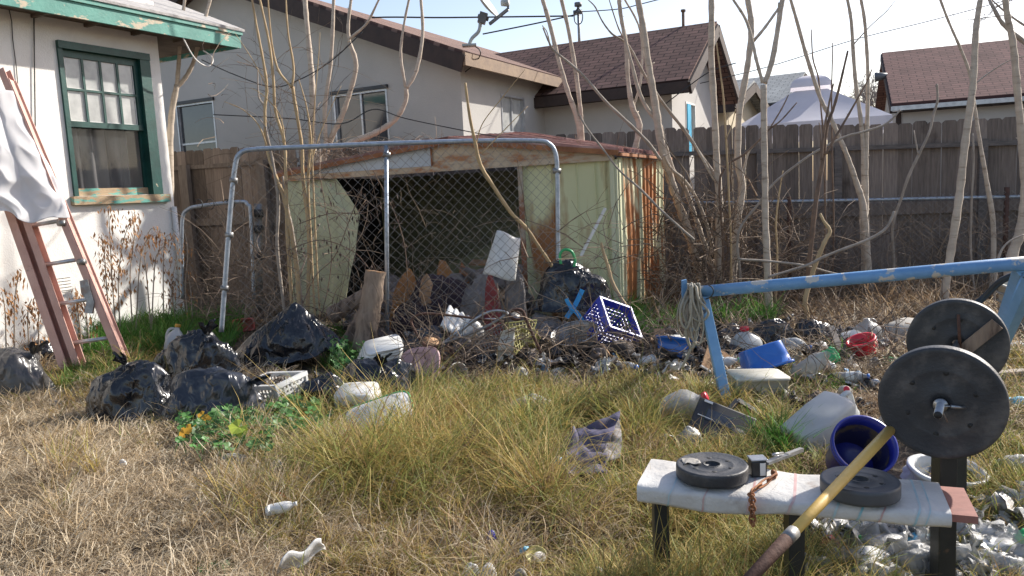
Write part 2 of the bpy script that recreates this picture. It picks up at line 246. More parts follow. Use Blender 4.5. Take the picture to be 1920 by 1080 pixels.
# ------------------------------------------------------------------ mesh builder
class MB:
    def __init__(s): s.v = []; s.f = []; s.sm = []; s.t = []; s.M = None
    def add(s, vs, fs, smooth=False, tint=.5):
        b = len(s.v)
        s.v += [Vector(q) for q in vs]
        for f in fs: s.f.append([i + b for i in f]); s.sm.append(smooth); s.t.append(tint)
        return s
    def quad(s, a, b, c, d, tint=.5): return s.add([a, b, c, d], [(0, 1, 2, 3)], False, tint)
    def box(s, c, sz, rot=None, tint=.5, taper=1.0):
        c = Vector(c); hx, hy, hz = sz[0] / 2, sz[1] / 2, sz[2] / 2
        q = [Vector((x * hx * (taper if z > 0 else 1), y * hy * (taper if z > 0 else 1), z * hz)) for z in (-1, 1) for y in (-1, 1) for x in (-1, 1)]
        if rot is not None:
            m = rot if isinstance(rot, Matrix) else Euler(rot).to_matrix(); q = [m @ p for p in q]
        return s.add([p + c for p in q], [(0, 2, 3, 1), (4, 5, 7, 6), (0, 1, 5, 4), (2, 6, 7, 3), (0, 4, 6, 2), (1, 3, 7, 5)], False, tint)
    def bar(s, a, b, w, d=None, up=(0, 0, 1), tint=.5):
        """box beam from a to b; w across, d the other way"""
        a, b = Vector(a), Vector(b); d = d or w; ax = (b - a).normalized(); up = Vector(up)
        if abs(ax.dot(up)) > .97: up = Vector((0, 1, 0))
        sx = ax.cross(up).normalized(); sy = sx.cross(ax)
        vs = [e + sx * (i * w / 2) + sy * (j * d / 2) for e in (a, b) for i, j in ((-1, -1), (1, -1), (1, 1), (-1, 1))]
        return s.add(vs, [(0, 1, 2, 3), (7, 6, 5, 4), (0, 4, 5, 1), (1, 5, 6, 2), (2, 6, 7, 3), (3, 7, 4, 0)], False, tint)
    def tube(s, pts, r, n=8, smooth=True, tint=.5, cap=True):
        pts = [Vector(p) for p in pts]; k = len(pts)
        rs = [r] * k if not hasattr(r, '__len__') else list(r)
        t0 = (pts[1] - pts[0]).normalized(); up = Vector((0, 0, 1)) if abs(t0.z) < .9 else Vector((1, 0, 0))
        nx = t0.cross(up).normalized(); vs = []
        for i, p in enumerate(pts):
            t = (pts[min(i + 1, k - 1)] - pts[max(i - 1, 0)])
            if t.length < 1e-9: t = t0
            t.normalize(); nx = (nx - t * nx.dot(t))
            if nx.length < 1e-6: nx = t.orthogonal()
            nx.normalize(); ny = t.cross(nx)
            for j in range(n):
                a = 2 * math.pi * j / n; vs.append(p + (nx * math.cos(a) + ny * math.sin(a)) * rs[i])
        fs = [(i * n + j, i * n + (j + 1) % n, (i + 1) * n + (j + 1) % n, (i + 1) * n + j) for i in range(k - 1) for j in range(n)]
        if cap and n > 2: fs += [tuple(range(n))[::-1], tuple(range((k - 1) * n, k * n))]
        return s.add(vs, fs, smooth, tint)
    def loft(s, secs, n=24, smooth=True, capb=True, capt=True, tint=.5, fn=None):
        """secs: (z, half_x, half_y, squareness, cx, cy)"""
        vs = []
        for z, hx, hy, p, cx, cy in secs:
            for j in range(n):
                a = 2 * math.pi * j / n; c, q = math.cos(a), math.sin(a)
                e = 2.0 / p
                x = math.copysign(abs(c) ** e, c) * hx + cx; y = math.copysign(abs(q) ** e, q) * hy + cy
                vs.append(Vector((x, y, z)))
        if fn: vs = [fn(v) for v in vs]
        k = len(secs)
        fs = [(i * n + j, i * n + (j + 1) % n, (i + 1) * n + (j + 1) % n, (i + 1) * n + j) for i in range(k - 1) for j in range(n)]
        if capb: fs.append(tuple(range(n))[::-1])
        if capt: fs.append(tuple(range((k - 1) * n, k * n)))
        return s.add(vs, fs, smooth, tint)
    def lathe(s, prof, n=28, smooth=True, capb=False, capt=False, tint=.5):
        return s.loft([(z, r, r, 2, 0, 0) for r, z in prof], n, smooth, capb, capt, tint)
    def poly(s, pts, th, nrm, tint=.5):
        """flat outline with thickness th towards -nrm"""
        pts = [Vector(p) for p in pts]; n = len(pts); nrm = Vector(nrm).normalized()
        vs = pts + [p - nrm * th for p in pts]
        fs = [tuple(range(n)), tuple(range(n, 2 * n))[::-1]] + [(i, i + n, (i + 1) % n + n, (i + 1) % n) for i in range(n)]
        return s.add(vs, fs, False, tint)
    def grid(s, fn, nu, nv, smooth=True, th=0):
        vs = [fn(i / nu, j / nv) for j in range(nv + 1) for i in range(nu + 1)]; W = nu + 1
        fs = [(j * W + i, j * W + i + 1, (j + 1) * W + i + 1, (j + 1) * W + i) for j in range(nv) for i in range(nu)]
        return s.add(vs, fs, smooth)
    def xf(s, m):
        s.v = [m @ q for q in s.v]; return s
    def build(s, name, m, parent=None, world=False, uvf=None, solid=0, bevel=0, noise_amp=0, noise_s=5):
        me = bpy.data.meshes.new(name); T = parent.matrix_basis.copy() if (parent and world) else None
        p2 = parent.parent if parent else None
        while T is not None and p2 is not None: T = p2.matrix_basis @ T; p2 = p2.parent
        vs = s.v
        if uvf: o, uu, vv = [Vector(q) for q in uvf]; uvs = [((v - o).dot(uu), (v - o).dot(vv)) for v in vs]
        if noise_amp: vs = [v + noise.noise_vector(v * noise_s) * noise_amp for v in vs]
        if T is not None: Ti = T.inverted(); vs = [Ti @ v for v in vs]
        org = Vector((0, 0, 0))
        if parent is None and vs:
            xs = [v.x for v in vs]; ys = [v.y for v in vs]; org = Vector(((min(xs) + max(xs)) / 2, (min(ys) + max(ys)) / 2, min(v.z for v in vs))); vs = [v - org for v in vs]
        me.from_pydata([tuple(v) for v in vs], [], s.f)
        me.polygons.foreach_set('use_smooth', s.sm)
        a = me.attributes.new('tint', 'FLOAT', 'FACE'); a.data.foreach_set('value', s.t)
        if uvf:
            ul = me.uv_layers.new(name='UVMap')
            for l in me.loops: ul.data[l.index].uv = uvs[l.vertex_index]
        me.materials.append(MT[m] if isinstance(m, str) else m); me.update()
        o = bpy.data.objects.new(name, me); COL.objects.link(o); o.location = org
        if parent: o.parent = parent
        if solid:
            md = o.modifiers.new('solid', 'SOLIDIFY'); md.thickness = solid; md.offset = 0
        if bevel:
            md = o.modifiers.new('bevel', 'BEVEL'); md.width = bevel; md.segments = 2; md.limit_method = 'ANGLE'
            for p in me.polygons: p.use_smooth = False
        return o

def tag(o, label, cat, group=None, kind=None):
    if kind: o['kind'] = kind
    if label: o['label'] = label
    if cat: o['category'] = cat
    if group: o['group'] = group
    return o
def thing(name, label, cat, loc=(0, 0, 0), rot=None, group=None, scale=1):
    o = bpy.data.objects.new(name, None); COL.objects.link(o); o.empty_display_size = .1
    o.location = loc
    if rot is not None: o.rotation_euler = rot.to_euler() if isinstance(rot, Matrix) else rot
    o.scale = (scale,) * 3
    o.matrix_basis = Matrix.LocRotScale(Vector(loc), Euler(o.rotation_euler), Vector(o.scale))
    return tag(o, label, cat, group)
def setting(o): o['kind'] = 'structure'; return o
def catmull(pts, k=6):
    P = [Vector(p) for p in pts]; out = []
    for i in range(len(P) - 1):
        a = P[max(i - 1, 0)]; b = P[i]; c = P[i + 1]; d = P[min(i + 2, len(P) - 1)]
        for j in range(k):
            t = j / k; out.append(.5 * ((2 * b) + (c - a) * t + (2 * a - 5 * b + 4 * c - d) * t * t + (3 * b - a - 3 * c + d) * t ** 3))
    out.append(P[-1]); return out
def lerp(a, b, t): return a + (b - a) * t

# ================================================================== GROUND
def make_ground():
    m = MB(); xs = list(np.arange(-9, 9.01, .12)); ys = list(np.arange(.6, 12.5, .12))
    vs = [Vector((x, y, ground_z(x, y))) for y in ys for x in xs]; W = len(xs)
    m.add(vs, [(j * W + i, j * W + i + 1, (j + 1) * W + i + 1, (j + 1) * W + i) for j in range(len(ys) - 1) for i in range(W - 1)], True)
    MT['soil'] = mat('soil', (.085, .062, .042), (.045, .034, .024), 9, .95, .9, 60, c3=(.26, .20, .12), c3lo=.5, c3hi=.66, c3scale=22)
    o = m.build('ground', 'soil'); setting(o)
    m = MB(); z = -.12
    for a, b, c, d in ((-300, -300, 300, .7), (-300, 12.4, 300, 600), (-300, .7, -8.9, 12.4), (8.9, .7, 300, 12.4)):
        m.quad((a, b, z), (c, b, z), (c, d, z), (a, d, z))
    o = m.build('outer_ground', 'soil'); setting(o)
make_ground()

# ================================================================== WHITE HOUSE (left)
def wall_cells(m, fr, s0, s1, z0, z1, holes, d=0, tint=.5):
    ss = sorted({s0, s1} | {h[i] for h in holes for i in (0, 1)}); zs = sorted({z0, z1} | {h[i] for h in holes for i in (2, 3)})
    for i in range(len(ss) - 1):
        for j in range(len(zs) - 1):
            a, b, c, e = ss[i], ss[i + 1], zs[j], zs[j + 1]
            if any(h[0] <= a + 1e-6 and h[1] >= b - 1e-6 and h[2] <= c + 1e-6 and h[3] >= e - 1e-6 for h in holes): continue
            m.quad(fr.pt(a, c, d), fr.pt(b, c, d), fr.pt(b, e, d), fr.pt(a, e, d))
    for h in holes:
        a, b, c, e = h[:4]; k = .16
        m.quad(fr.pt(a, c, d), fr.pt(a, e, d), fr.pt(a, e, d - k), fr.pt(a, c, d - k)); m.quad(fr.pt(b, c, d), fr.pt(b, c, d - k), fr.pt(b, e, d - k), fr.pt(b, e, d))
        m.quad(fr.pt(a, c, d), fr.pt(a, c, d - k), fr.pt(b, c, d - k), fr.pt(b, c, d)); m.quad(fr.pt(a, e, d), fr.pt(b, e, d), fr.pt(b, e, d - k), fr.pt(a, e, d - k))
def fbox(m, fr, s0, s1, z0, z1, d0, d1, tint=.5):
    c = fr.pt((s0 + s1) / 2, (z0 + z1) / 2, (d0 + d1) / 2)
    rot = Matrix((fr.u, fr.n, Vector((0, 0, 1)))).transposed()
    return m.box(c, (abs(s1 - s0), abs(d1 - d0), abs(z1 - z0)), rot, tint)
AX = R(28)
dA = Vector((math.sin(AX), math.cos(AX), 0)); nA = Vector((math.cos(AX), -math.sin(AX), 0))
cor = V(331, 430, 10.0); cor.z = 0
wf = Fr(cor, dA)                       # s = 0 at the far corner, negative towards the camera
def white_house():
    T = thing('white_house', 'white stucco house with peeling teal eave and tall green sash window', 'house', cor)
    s_l, zt = wf.at(108, 88); s_r, z_r = wf.at(274, 112); sb, zb = wf.at(140, 368)
    sL, sR, zB, zT = s_l, s_r, zb, zt
    m = MB(); top = 4.0; wall_cells(m, wf, -9, 0, -.1, top, [(sL, sR, zB, zT)])
    bk = Fr(wf.pt(0, 0), -nA)           # far end wall
    m.quad(wf.pt(0, -.1), wf.pt(0, -.1, -5), wf.pt(0, top, -5), wf.pt(0, top))
    m.quad(wf.pt(-9, -.1), wf.pt(-9, top), wf.pt(-9, top, -5), wf.pt(-9, -.1, -5)); m.quad(wf.pt(-9, -.1, -5), wf.pt(-9, top, -5), wf.pt(0, top, -5), wf.pt(0, -.1, -5))
    m.build('wall', 'stucco_white', T, True)
    # dark room behind the glass
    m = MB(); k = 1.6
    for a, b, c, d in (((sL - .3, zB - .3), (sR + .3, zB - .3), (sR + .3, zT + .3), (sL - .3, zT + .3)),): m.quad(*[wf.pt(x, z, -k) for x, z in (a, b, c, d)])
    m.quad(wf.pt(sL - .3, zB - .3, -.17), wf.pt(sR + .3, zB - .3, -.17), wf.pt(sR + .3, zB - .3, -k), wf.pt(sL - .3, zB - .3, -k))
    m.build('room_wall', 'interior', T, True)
    # window
    F = MB(); fw = .07
    fbox(F, wf, sL - .02, sL + fw * .45, zB, zT, -.10, .03); fbox(F, wf, sR - fw * 1.7, sR + .02, zB, zT, -.12, .04)
    fbox(F, wf, sL - .02, sR + .02, zT - .012, zT + .07, -.10, .05)
    win = F.build('window', 'dark_teal', T, True)
    a0, a1 = sL + fw * .45, sR - fw * 1.7; zm = wf.at(130, 232)[1]
    S = MB(); st = .055
    fbox(S, wf, a0, a1, zT - .09, zT - .014, -.06, -.02); fbox(S, wf, a0, a1, zm - .03, zm + .035, -.06, -.01)
    fbox(S, wf, a0, a0 + st * .6, zm + .036, zT - .091, -.06, -.02); fbox(S, wf, a1 - st, a1, zm + .036, zT - .091, -.06, -.02)
    b0, b1 = a0 + st * .6, a1 - st; zl, zh = zm + .036, zT - .091
    for i in (1, 2, 3): x = lerp(b0, b1, i / 4); fbox(S, wf, x - .014, x + .014, zl, zh, -.055, -.022)
    zc = (zl + zh) / 2; fbox(S, wf, b0, b1, zc - .013, zc + .013, -.053, -.020)
    S.build('upper_sash', 'dark_teal', T, True)
    P = MB(); P.quad(wf.pt(b0, zl, -.045), wf.pt(b1, zl, -.045), wf.pt(b1, zh, -.045), wf.pt(b0, zh, -.045)); P.build('upper_pane', 'glass_milky', T, True)
    Pt = MB()
    for i in range(4):
        for j in range(2):
            xa, xb = lerp(b0, b1, i / 4) + .014, lerp(b0, b1, (i + 1) / 4) - .014; ya, yb = (zl, zc - .013) if j == 0 else (zc + .013, zh)
            for e in ((xa, xb, ya, ya + .008), (xa, xa + .006, ya, yb), (xb - .006, xb, ya, yb)): fbox(Pt, wf, e[0], e[1], e[2], e[3], -.044, -.036)
    Pt.build('putty', 'white_pl', T, True)
    Lw = MB(); fbox(Lw, wf, a0, a0 + .03, zB + .09, zm - .031, -.10, -.065); fbox(Lw, wf, a1 - .035, a1, zB + .09, zm - .031, -.10, -.065)
    Lw.build('lower_sash', 'dark_teal', T, True)
    Lb = MB(); fbox(Lb, wf, a0, a1, zB + .0, zB + .088, -.10, -.06); Lb.build('bottom_rail', 'sill', T, True)
    P = MB(); P.quad(wf.pt(a0 + .03, zB + .09, -.085), wf.pt(a1 - .035, zB + .09, -.085), wf.pt(a1 - .035, zm, -.085), wf.pt(a0 + .03, zm, -.085)); P.build('lower_pane', 'glass_clear', T, True)
    C = MB(); C.grid(lambda u, v: wf.pt(lerp(a0 + .0, a1 - .02, u), lerp(zB + .05, zT - .05, v), -.26 + .035 * math.sin(u * 34 + v * 1.2) - .12 * (u > .93)), 90, 4); C.build('curtain', 'curtain', T, True)
    C = MB(); C.grid(lambda u, v: wf.pt(lerp(a0, a1, u), lerp(zm, zT - .05, v), -.19 + .004 * math.sin(u * 40)), 40, 2); C.build('roller_blind', 'curtain_pale', T, True)
    Sl = MB(); fbox(Sl, wf, sL - .06, sR + .10, zB - .10, zB - .004, -.10, .07); Sl.build('window_sill', 'sill', T, True)
    # eave
    e = .42
    ef = Fr(wf.pt(0, 0, e), dA); s1, zt1 = ef.at(450, 60); _, zb1 = ef.at(449, 90); s0 = -9
    _, z0 = ef.at(0, -14)
    f = MB(); fbox(f, wf, s0, s1, zb1, zt1 - .045, e - .03, e); f.build('fascia', 'teal', T, True, noise_amp=.004, noise_s=9)
    f = MB(); fbox(f, wf, s0, s1 + .02, zt1 - .044, zt1, e - .03, e + .025); f.build('drip_edge', 'teal', T, True)
    f = MB(); fbox(f, wf, s1 - .03, s1 + .002, zb1 + .004, zt1 - .05, -2.5, e - .031); f.build('end_fascia', 'teal', T, True)
    f = MB(); fbox(f, wf, s0, s1 - .031, zb1 + .06, zb1 + .08, -2.5, e - .031)
    for k in range(14):
        s = s1 - .031 - .08 - k * .6; fbox(f, wf, s - .04, s, zb1 + .02, zb1 + .059, .002, e - .032)
    f.build('soffit', 'soffit', T, True)
    f = MB(); sl = .42
    for d0, d1, zz, th in ((e + .04, -2.5, zt1 + .003, .03),):
        a = [wf.pt(s0, zz, d0), wf.pt(s1 + .05, zz, d0), wf.pt(s1 + .05, zz + sl * (d0 - d1), d1), wf.pt(s0, zz + sl * (d0 - d1), d1)]
        f.add(a + [p + Vector((0, 0, th)) for p in a], [(3, 2, 1, 0), (4, 5, 6, 7), (0, 1, 5, 4), (1, 2, 6, 5), (2, 3, 7, 6), (3, 0, 4, 7)])
    f.build('roof', 'pale_roof', T, True)
    # wires on the wall
    f = MB(); p0 = wf.at(63, -20, .02); p1 = wf.at(66, 238, .02); f.tube([wf.pt(p0[0], p0[1], .02), wf.pt(p1[0], p1[1], .02)], .006, 6); f.build('wall_cable', 'cord_dark', T, True)
    f = MB(); q = [(12, -5), (22, 40), (24, 75), (30, 120), (34, 165)]; f.tube([wf.pt(*wf.at(x, y, .012), .012) for x, y in q], .0045, 5); f.build('wall_cable', 'cord_dark', T, True)
    f = MB(); pts = [ef.at(x, y) for x, y in ((345, 70), (362, 98), (378, 115), (398, 123), (409, 114), (408, 103), (395, 92))]
    f.tube(catmull([ef.pt(a, z, -.02 - .02 * i) for i, (a, z) in enumerate(pts)], 5), .009, 7); f.build('loop_cable', 'paper', T, True)
    # corner trim and vent pipe at the base
    f = MB(); a = wf.at(337, 387, .05); f.tube([wf.pt(-.03, .3, .03), wf.pt(-.03, a[1], .03)], .035, 10); f.build('downpipe', 'white_pl', T, True)
    f = MB(); a = wf.at(118, 533, .01); fbox(f, wf, a[0] - .16, a[0] + .12, a[1] - .09, a[1] + .09, -.001, .006)
    for k in range(5): fbox(f, wf, a[0] - .14, a[0] + .10, a[1] - .07 + k * .035, a[1] - .06 + k * .035, .006, .014)
    f.build('wall_vent', 'stucco_white', T, True)
white_house()

# ================================================================== NEIGHBOUR HOUSES
def plain_window(T, fr, a, b, c, d, mull='v', frame='alu', glass='glass_dark', inset=.09):
    """window between s a..b and z c..d, set into the wall opening"""
    m = MB(); t = .035
    fbox(m, fr, a, a + t, c, d, -inset, .012); fbox(m, fr, b - t, b, c, d, -inset, .012); fbox(m, fr, a + t, b - t, d - t, d, -inset, .012); fbox(m, fr, a + t, b - t, c, c + t, -inset, .012)
    W = m.build('window', frame, T, True)
    m = MB()
    if mull == 'v': x = (a + b) / 2; fbox(m, fr, x - .018, x + .018, c + t, d - t, -.06, -.02)
    else: z = lerp(c, d, .38); fbox(m, fr, a + t, b - t, z - .018, z + .018, -.06, -.02)
    fbox(m, fr, a + t, a + t + .018, c + t, d - t, -.055, -.03); fbox(m, fr, b - t - .018, b - t, c + t, d - t, -.055, -.03)
    o = m.build('sash', frame, W, True)
    m = MB(); m.quad(fr.pt(a + t, c + t, -.05), fr.pt(b - t, c + t, -.05), fr.pt(b - t, d - t, -.05), fr.pt(a + t, d - t, -.05)); m.build('pane', glass, W, True)
    return W
def slab(m, pts, th):
    n = (Vector(pts[1]) - Vector(pts[0])).cross(Vector(pts[2]) - Vector(pts[1])).normalized()
    if n.z < 0: n = -n
    a = [Vector(p) for p in pts]; k = len(a)
    m.add(a + [p - n * th for p in a], [tuple(range(k)), tuple(range(k, 2 * k))[::-1]] + [(i, i + k, (i + 1) % k + k, (i + 1) % k) for i in range(k)])
C1 = V(866, 190, 12.6); C1.z = 0
def house_one():
    T = thing('gabled_house', 'taupe stucco house with dark gable wall, brown shingle roof and dish on the eave', 'house', C1)
    gf = Fr(C1, nA)       # gable wall facing the camera: s<0 to the left, outward normal = towards camera
    rf = Fr(C1, dA)       # right wall running away, normal to the right
    sL, ez = rf.at(1020, 143); ez = rf.at(870, 112)[1]
    sl = .40
    # gable wall
    hw = 5.2; h = ez + .0
    w1 = (gf.at(624, 170), gf.at(728, 285)); w2 = (gf.at(329, 192), gf.at(404, 290))
    z1t = gf.at(676, 172)[1]; z2t = gf.at(366, 193)[1]
    H = [(w1[0][0], gf.at(731, 250)[0], z1t - 1.3, z1t), (w2[0][0], gf.at(406, 250)[0], z2t - 1.25, z2t)]
    m = MB(); wall_cells(m, gf, -2 * hw, 0, -.1, h, H)
    m.add([gf.pt(-2 * hw, h), gf.pt(0, h), gf.pt(-hw, h + sl * hw)], [(0, 1, 2)])
    W = rf.at(938, 172), rf.at(985, 250)
    H2 = [(W[0][0], W[1][0], W[1][1] - .02, W[0][1] - .03)]
    wall_cells(m, rf, 0, 12, -.1, h, H2)
    m.build('wall', 'stucco_tan', T, True)
    plain_window(T, gf, *H[0], 'v', 'alu', 'glass_dark'); plain_window(T, gf, *H[1], 'h', 'alu', 'glass_dark')
    Wn = plain_window(T, rf, *H2[0], 'v', 'alu', 'glass_milky', .06)
    m = MB(); a, b, c, d = H2[0]; m.grid(lambda u, v: rf.pt(lerp(a, b, u), lerp(c, d, v), -.12 + .012 * math.sin(u * 50)), 60, 2); m.build('curtain', 'curtain_pale', T, True)
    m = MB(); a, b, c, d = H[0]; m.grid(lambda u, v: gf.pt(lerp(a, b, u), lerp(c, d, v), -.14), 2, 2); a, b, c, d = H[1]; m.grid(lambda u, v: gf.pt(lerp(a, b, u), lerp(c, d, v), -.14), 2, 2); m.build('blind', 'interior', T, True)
    # dark trims over the windows, projecting from the wall
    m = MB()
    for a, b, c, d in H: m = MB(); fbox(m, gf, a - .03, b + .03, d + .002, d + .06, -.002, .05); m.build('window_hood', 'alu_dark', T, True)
    # roof: ridge runs along dA over s=-hw
    o = .45; oe = .34; n = nA
    def rp(side, k, along):  # side +1 right slope; k=0 ridge,1 eave
        x = -hw + side * k * (hw + oe); return gf.pt(x, ez + sl * (hw - k * (hw + oe)) + .16, o - along)
    for side in (1, -1):
        m = MB(); slab(m, [rp(side, 1, 0), rp(side, 1, 12), rp(side, 0, 12), rp(side, 0, 0)], .09)
        cu = (rp(side, 1, 0) - rp(side, 0, 0)).normalized()
        m.build('roof', 'shingle_tan', T, True, uvf=(rp(side, 1, 0), dA, cu))
    m = MB()
    for side in (1, -1):
        a, b = rp(side, 1, -.02), rp(side, 0, -.02); m.bar(a - Vector((0, 0, .20)), b - Vector((0, 0, .20)), .05, .26, up=(0, 0, 1))
    m.build('rake_board', 'brown_trim', T, True)
    m = MB(); a, b = rp(1, 1, -.02), rp(1, 1, 6.2); off = n * .02 - Vector((0, 0, .13)); m.bar(a + off, b + off, .05, .19); m.build('eave_fascia', 'tan_trim', T, True)
    m = MB(); a0 = gf.pt(.0, ez + .02, o - .05); 
    m.quad(gf.pt(0, ez - .01, o), gf.pt(oe, ez - .01, o), gf.pt(oe, ez - .01, -12), gf.pt(0, ez - .01, -12)); m.build('soffit', 'soffit', T, True)
    # domed metal roof vents
    for px, py, s in ((742, 14, 1.0), (940, 78, .72)):
        nrm = (rp(1, 0, 0) - rp(1, 1, 0)).cross(dA); nrm.normalize()
        if nrm.z < 0: nrm = -nrm
        p = PL(px, py, rp(1, 1, 0), nrm)
        up = (rp(1, 0, 0) - rp(1, 1, 0)).normalized(); L = 1.15 * s; r_ = .40 * s
        m = MB(); k = 12; sec = []
        for t in (0, 1):
            for i in range(k + 1): a = math.pi * i / k; sec.append(p + up * (L * t) - n * 0 + dA * (math.cos(a) * r_) + Vector((0, 0, 1)) * (math.sin(a) * r_ * .8) )
        # half barrel facing down the slope
        m.add(sec, [(i, i + 1, k + 1 + i + 1, k + 1 + i) for i in range(k)] + [tuple(range(k + 1, 2 * k + 2))], True)
        v = m.build('roof_vent', 'vent', T, True)
        m = MB(); m.add([q + up * .05 for q in sec[:k + 1]], [tuple(range(k + 1))]); m.build('vent_back', 'interior', v, True)
        m = MB()
        for i in range(1, 7):
            zz = r_ * .8 * i / 7.2; wd = r_ * math.sqrt(max(0, 1 - (i / 7.2) ** 2)); c = p + Vector((0, 0, zz)) + up * .01; m.bar(c - dA * wd, c + dA * wd, .03, .035)
        m.build('vent_louvre', 'dish', v, True)
    return rp
rp1 = house_one()

def dish():
    y = 12.3
    b = V(880, 84, y); T = thing('satellite_dish', 'grey satellite dish with feed arm on the corner of the brown roof', 'satellite dish', b)
    m = MB(); m.box(b + Vector((0, 0, -.01)), (.22, .16, .03)); e = V(901, 38, y + .02); m.tube(catmull([b, V(885, 72, y), V(898, 58, y), e], 5), .028, 10); m.build('mast', 'dish', T, True)
    m = MB(); m.box(V(905, 34, y), (.12, .12, .16), (0, R(20), 0)); m.tube([V(896, 30, y), V(916, 36, y)], .035, 8); m.build('bracket', 'dish_arm', T, True)
    c = V(908, 8, y - .05); nrm = Vector((.80, -.25, .55)).normalized()
    m = MB(); q = nrm.to_track_quat('Z', 'Y').to_matrix().to_4x4(); prof = [(.001, .0), (.1, .006), (.2, .026), (.29, .055), (.30, .058), (.29, .045), (.2, .014), (.1, -.006), (.001, -.012)]
    m.lathe(prof, 30); m.xf(Matrix.Translation(c) @ q); m.build('reflector', 'dish', T, True)
    m = MB(); m.bar(V(918, 45, y - .02), V(953, 17, y - .25), .03, .045); m.bar(V(953, 17, y - .25), V(951, 4, y - .25), .03, .03); m.build('feed_arm', 'dish_arm', T, True)
    m = MB(); m.tube([V(940, 6, y - .22), V(954, 5, y - .25)], [.045, .06], 12); m.build('feed_horn', 'dish', T, True)
    m = MB(); m.tube(catmull([V(892, 88, y), V(898, 92, y - .03), V(901, 100, y - .03), V(896, 112, y + .1), V(888, 122, y + .4), V(872, 135, y + .4)], 4), .009, 6); m.build('cable', 'cord_dark', T, True)
dish()

rf1 = Fr(C1, dA)
s2 = rf1.at(1020, 190)[0]; C2a = rf1.pt(s2, 0)
def house_two():
    f = Fr(C2a, nA); sE, _ = f.at(1260, 200); top = f.at(1260, 148)[1]
    T = thing('brown_roofed_house', 'tan stucco house with dark brown shingle roof and flared gable lamp', 'house', f.pt(sE, 0))
    E = f.pt(sE, 0); g = Fr(E, dA); D = 3.6
    m = MB(); wall_cells(m, f, 0, sE, -.1, top, [])
    aw = g.at(1285, 190), g.at(1304, 247); HW = [(aw[0][0], aw[1][0], aw[1][1] - .5, aw[0][1])]
    wall_cells(m, g, 0, D, -.1, top, HW); sl = .60
    m.add([g.pt(0, top), g.pt(D, top), g.pt(D / 2, top + sl * D / 2)], [(0, 1, 2)])
    m.build('wall', 'stucco_tan', T, True)
    W = plain_window(T, g, *HW[0], 'v', 'paper', 'glass_milky', .06)
    m = MB(); a, b, c, d = HW[0]; fbox(m, g, a + .04, lerp(a, b, .42), c + .02, d - .04, -.03, .03); m.build('shutter', 'turq', T, True)
    o = .42; oe = .42
    def rp(side, k, s):
        dd = D / 2 - side * k * (D / 2 + oe); return g.pt(dd, top + sl * (D / 2 - k * (D / 2 + oe)) + .17, s)
    L = -9
    for side in (1, -1):
        m = MB(); slab(m, [rp(side, 1, o), rp(side, 1, L), rp(side, 0, L), rp(side, 0, o)], .09)
        m.build('roof', 'shingle_brown', T, True, uvf=(rp(side, 1, 0), nA, (rp(side, 1, 0) - rp(side, 0, 0)).normalized()))
    m = MB()
    for side in (1, -1): m.bar(rp(side, 1, o + .02) - Vector((0, 0, .16)), rp(side, 0, o + .02) - Vector((0, 0, .16)), .05, .22)
    m.build('rake_board', 'brown_trim', T, True)
    m = MB(); m.bar(rp(1, 1, o) - Vector((0, 0, .13)) - dA * .01, rp(1, 1, L + 2) - Vector((0, 0, .13)) - dA * .01, .05, .19); m.build('eave_fascia', 'brown_trim', T, True)
    m = MB(); m.quad(rp(1, 1, o) - Vector((0, 0, .24)), rp(1, 1, L) - Vector((0, 0, .24)), f.pt(L + sE, top - .06), f.pt(sE + o, top - .06)); m.build('soffit', 'soffit', T, True)
    # plumbing pipe on the ridge
    m = MB(); p = rp(1, 0, 0); q = PL(1281, 57, p, Fr(p, nA).n); m.tube([q - Vector((0, 0, .2)), PL(1281, 22, p, Fr(p, nA).n)], .03, 8); m.tube([PL(1281, 22, p, Fr(p, nA).n), PL(1281, 18, p, Fr(p, nA).n)], .05, 8); m.build('vent_pipe', 'bark_dark', T, True)
    # lamp under the gable
    lp = V(1317, 98, E.y + 2.0); L_ = MB(); q = Vector((.75, -.45, -.35)).normalized().to_track_quat('Z', 'Y').to_matrix().to_4x4()
    L_.lathe([(.001, -.16), (.07, -.15), (.085, -.05), (.13, .0), (.27, .07), (.28, .075), (.26, .08), (.10, .02), (.001, .0)], 26); L_.xf(Matrix.Translation(lp) @ q @ Matrix.Scale(.9, 4)); L_.build('gable_lamp', 'lamp_green', T, True)
    L_ = MB(); L_.tube([lp - Vector((.12, -.05, -.06)), lp - Vector((.4, -.25, -.12))], .025, 6); L_.build('lamp_bracket', 'dish_arm', T, True)
    return T
house_two()

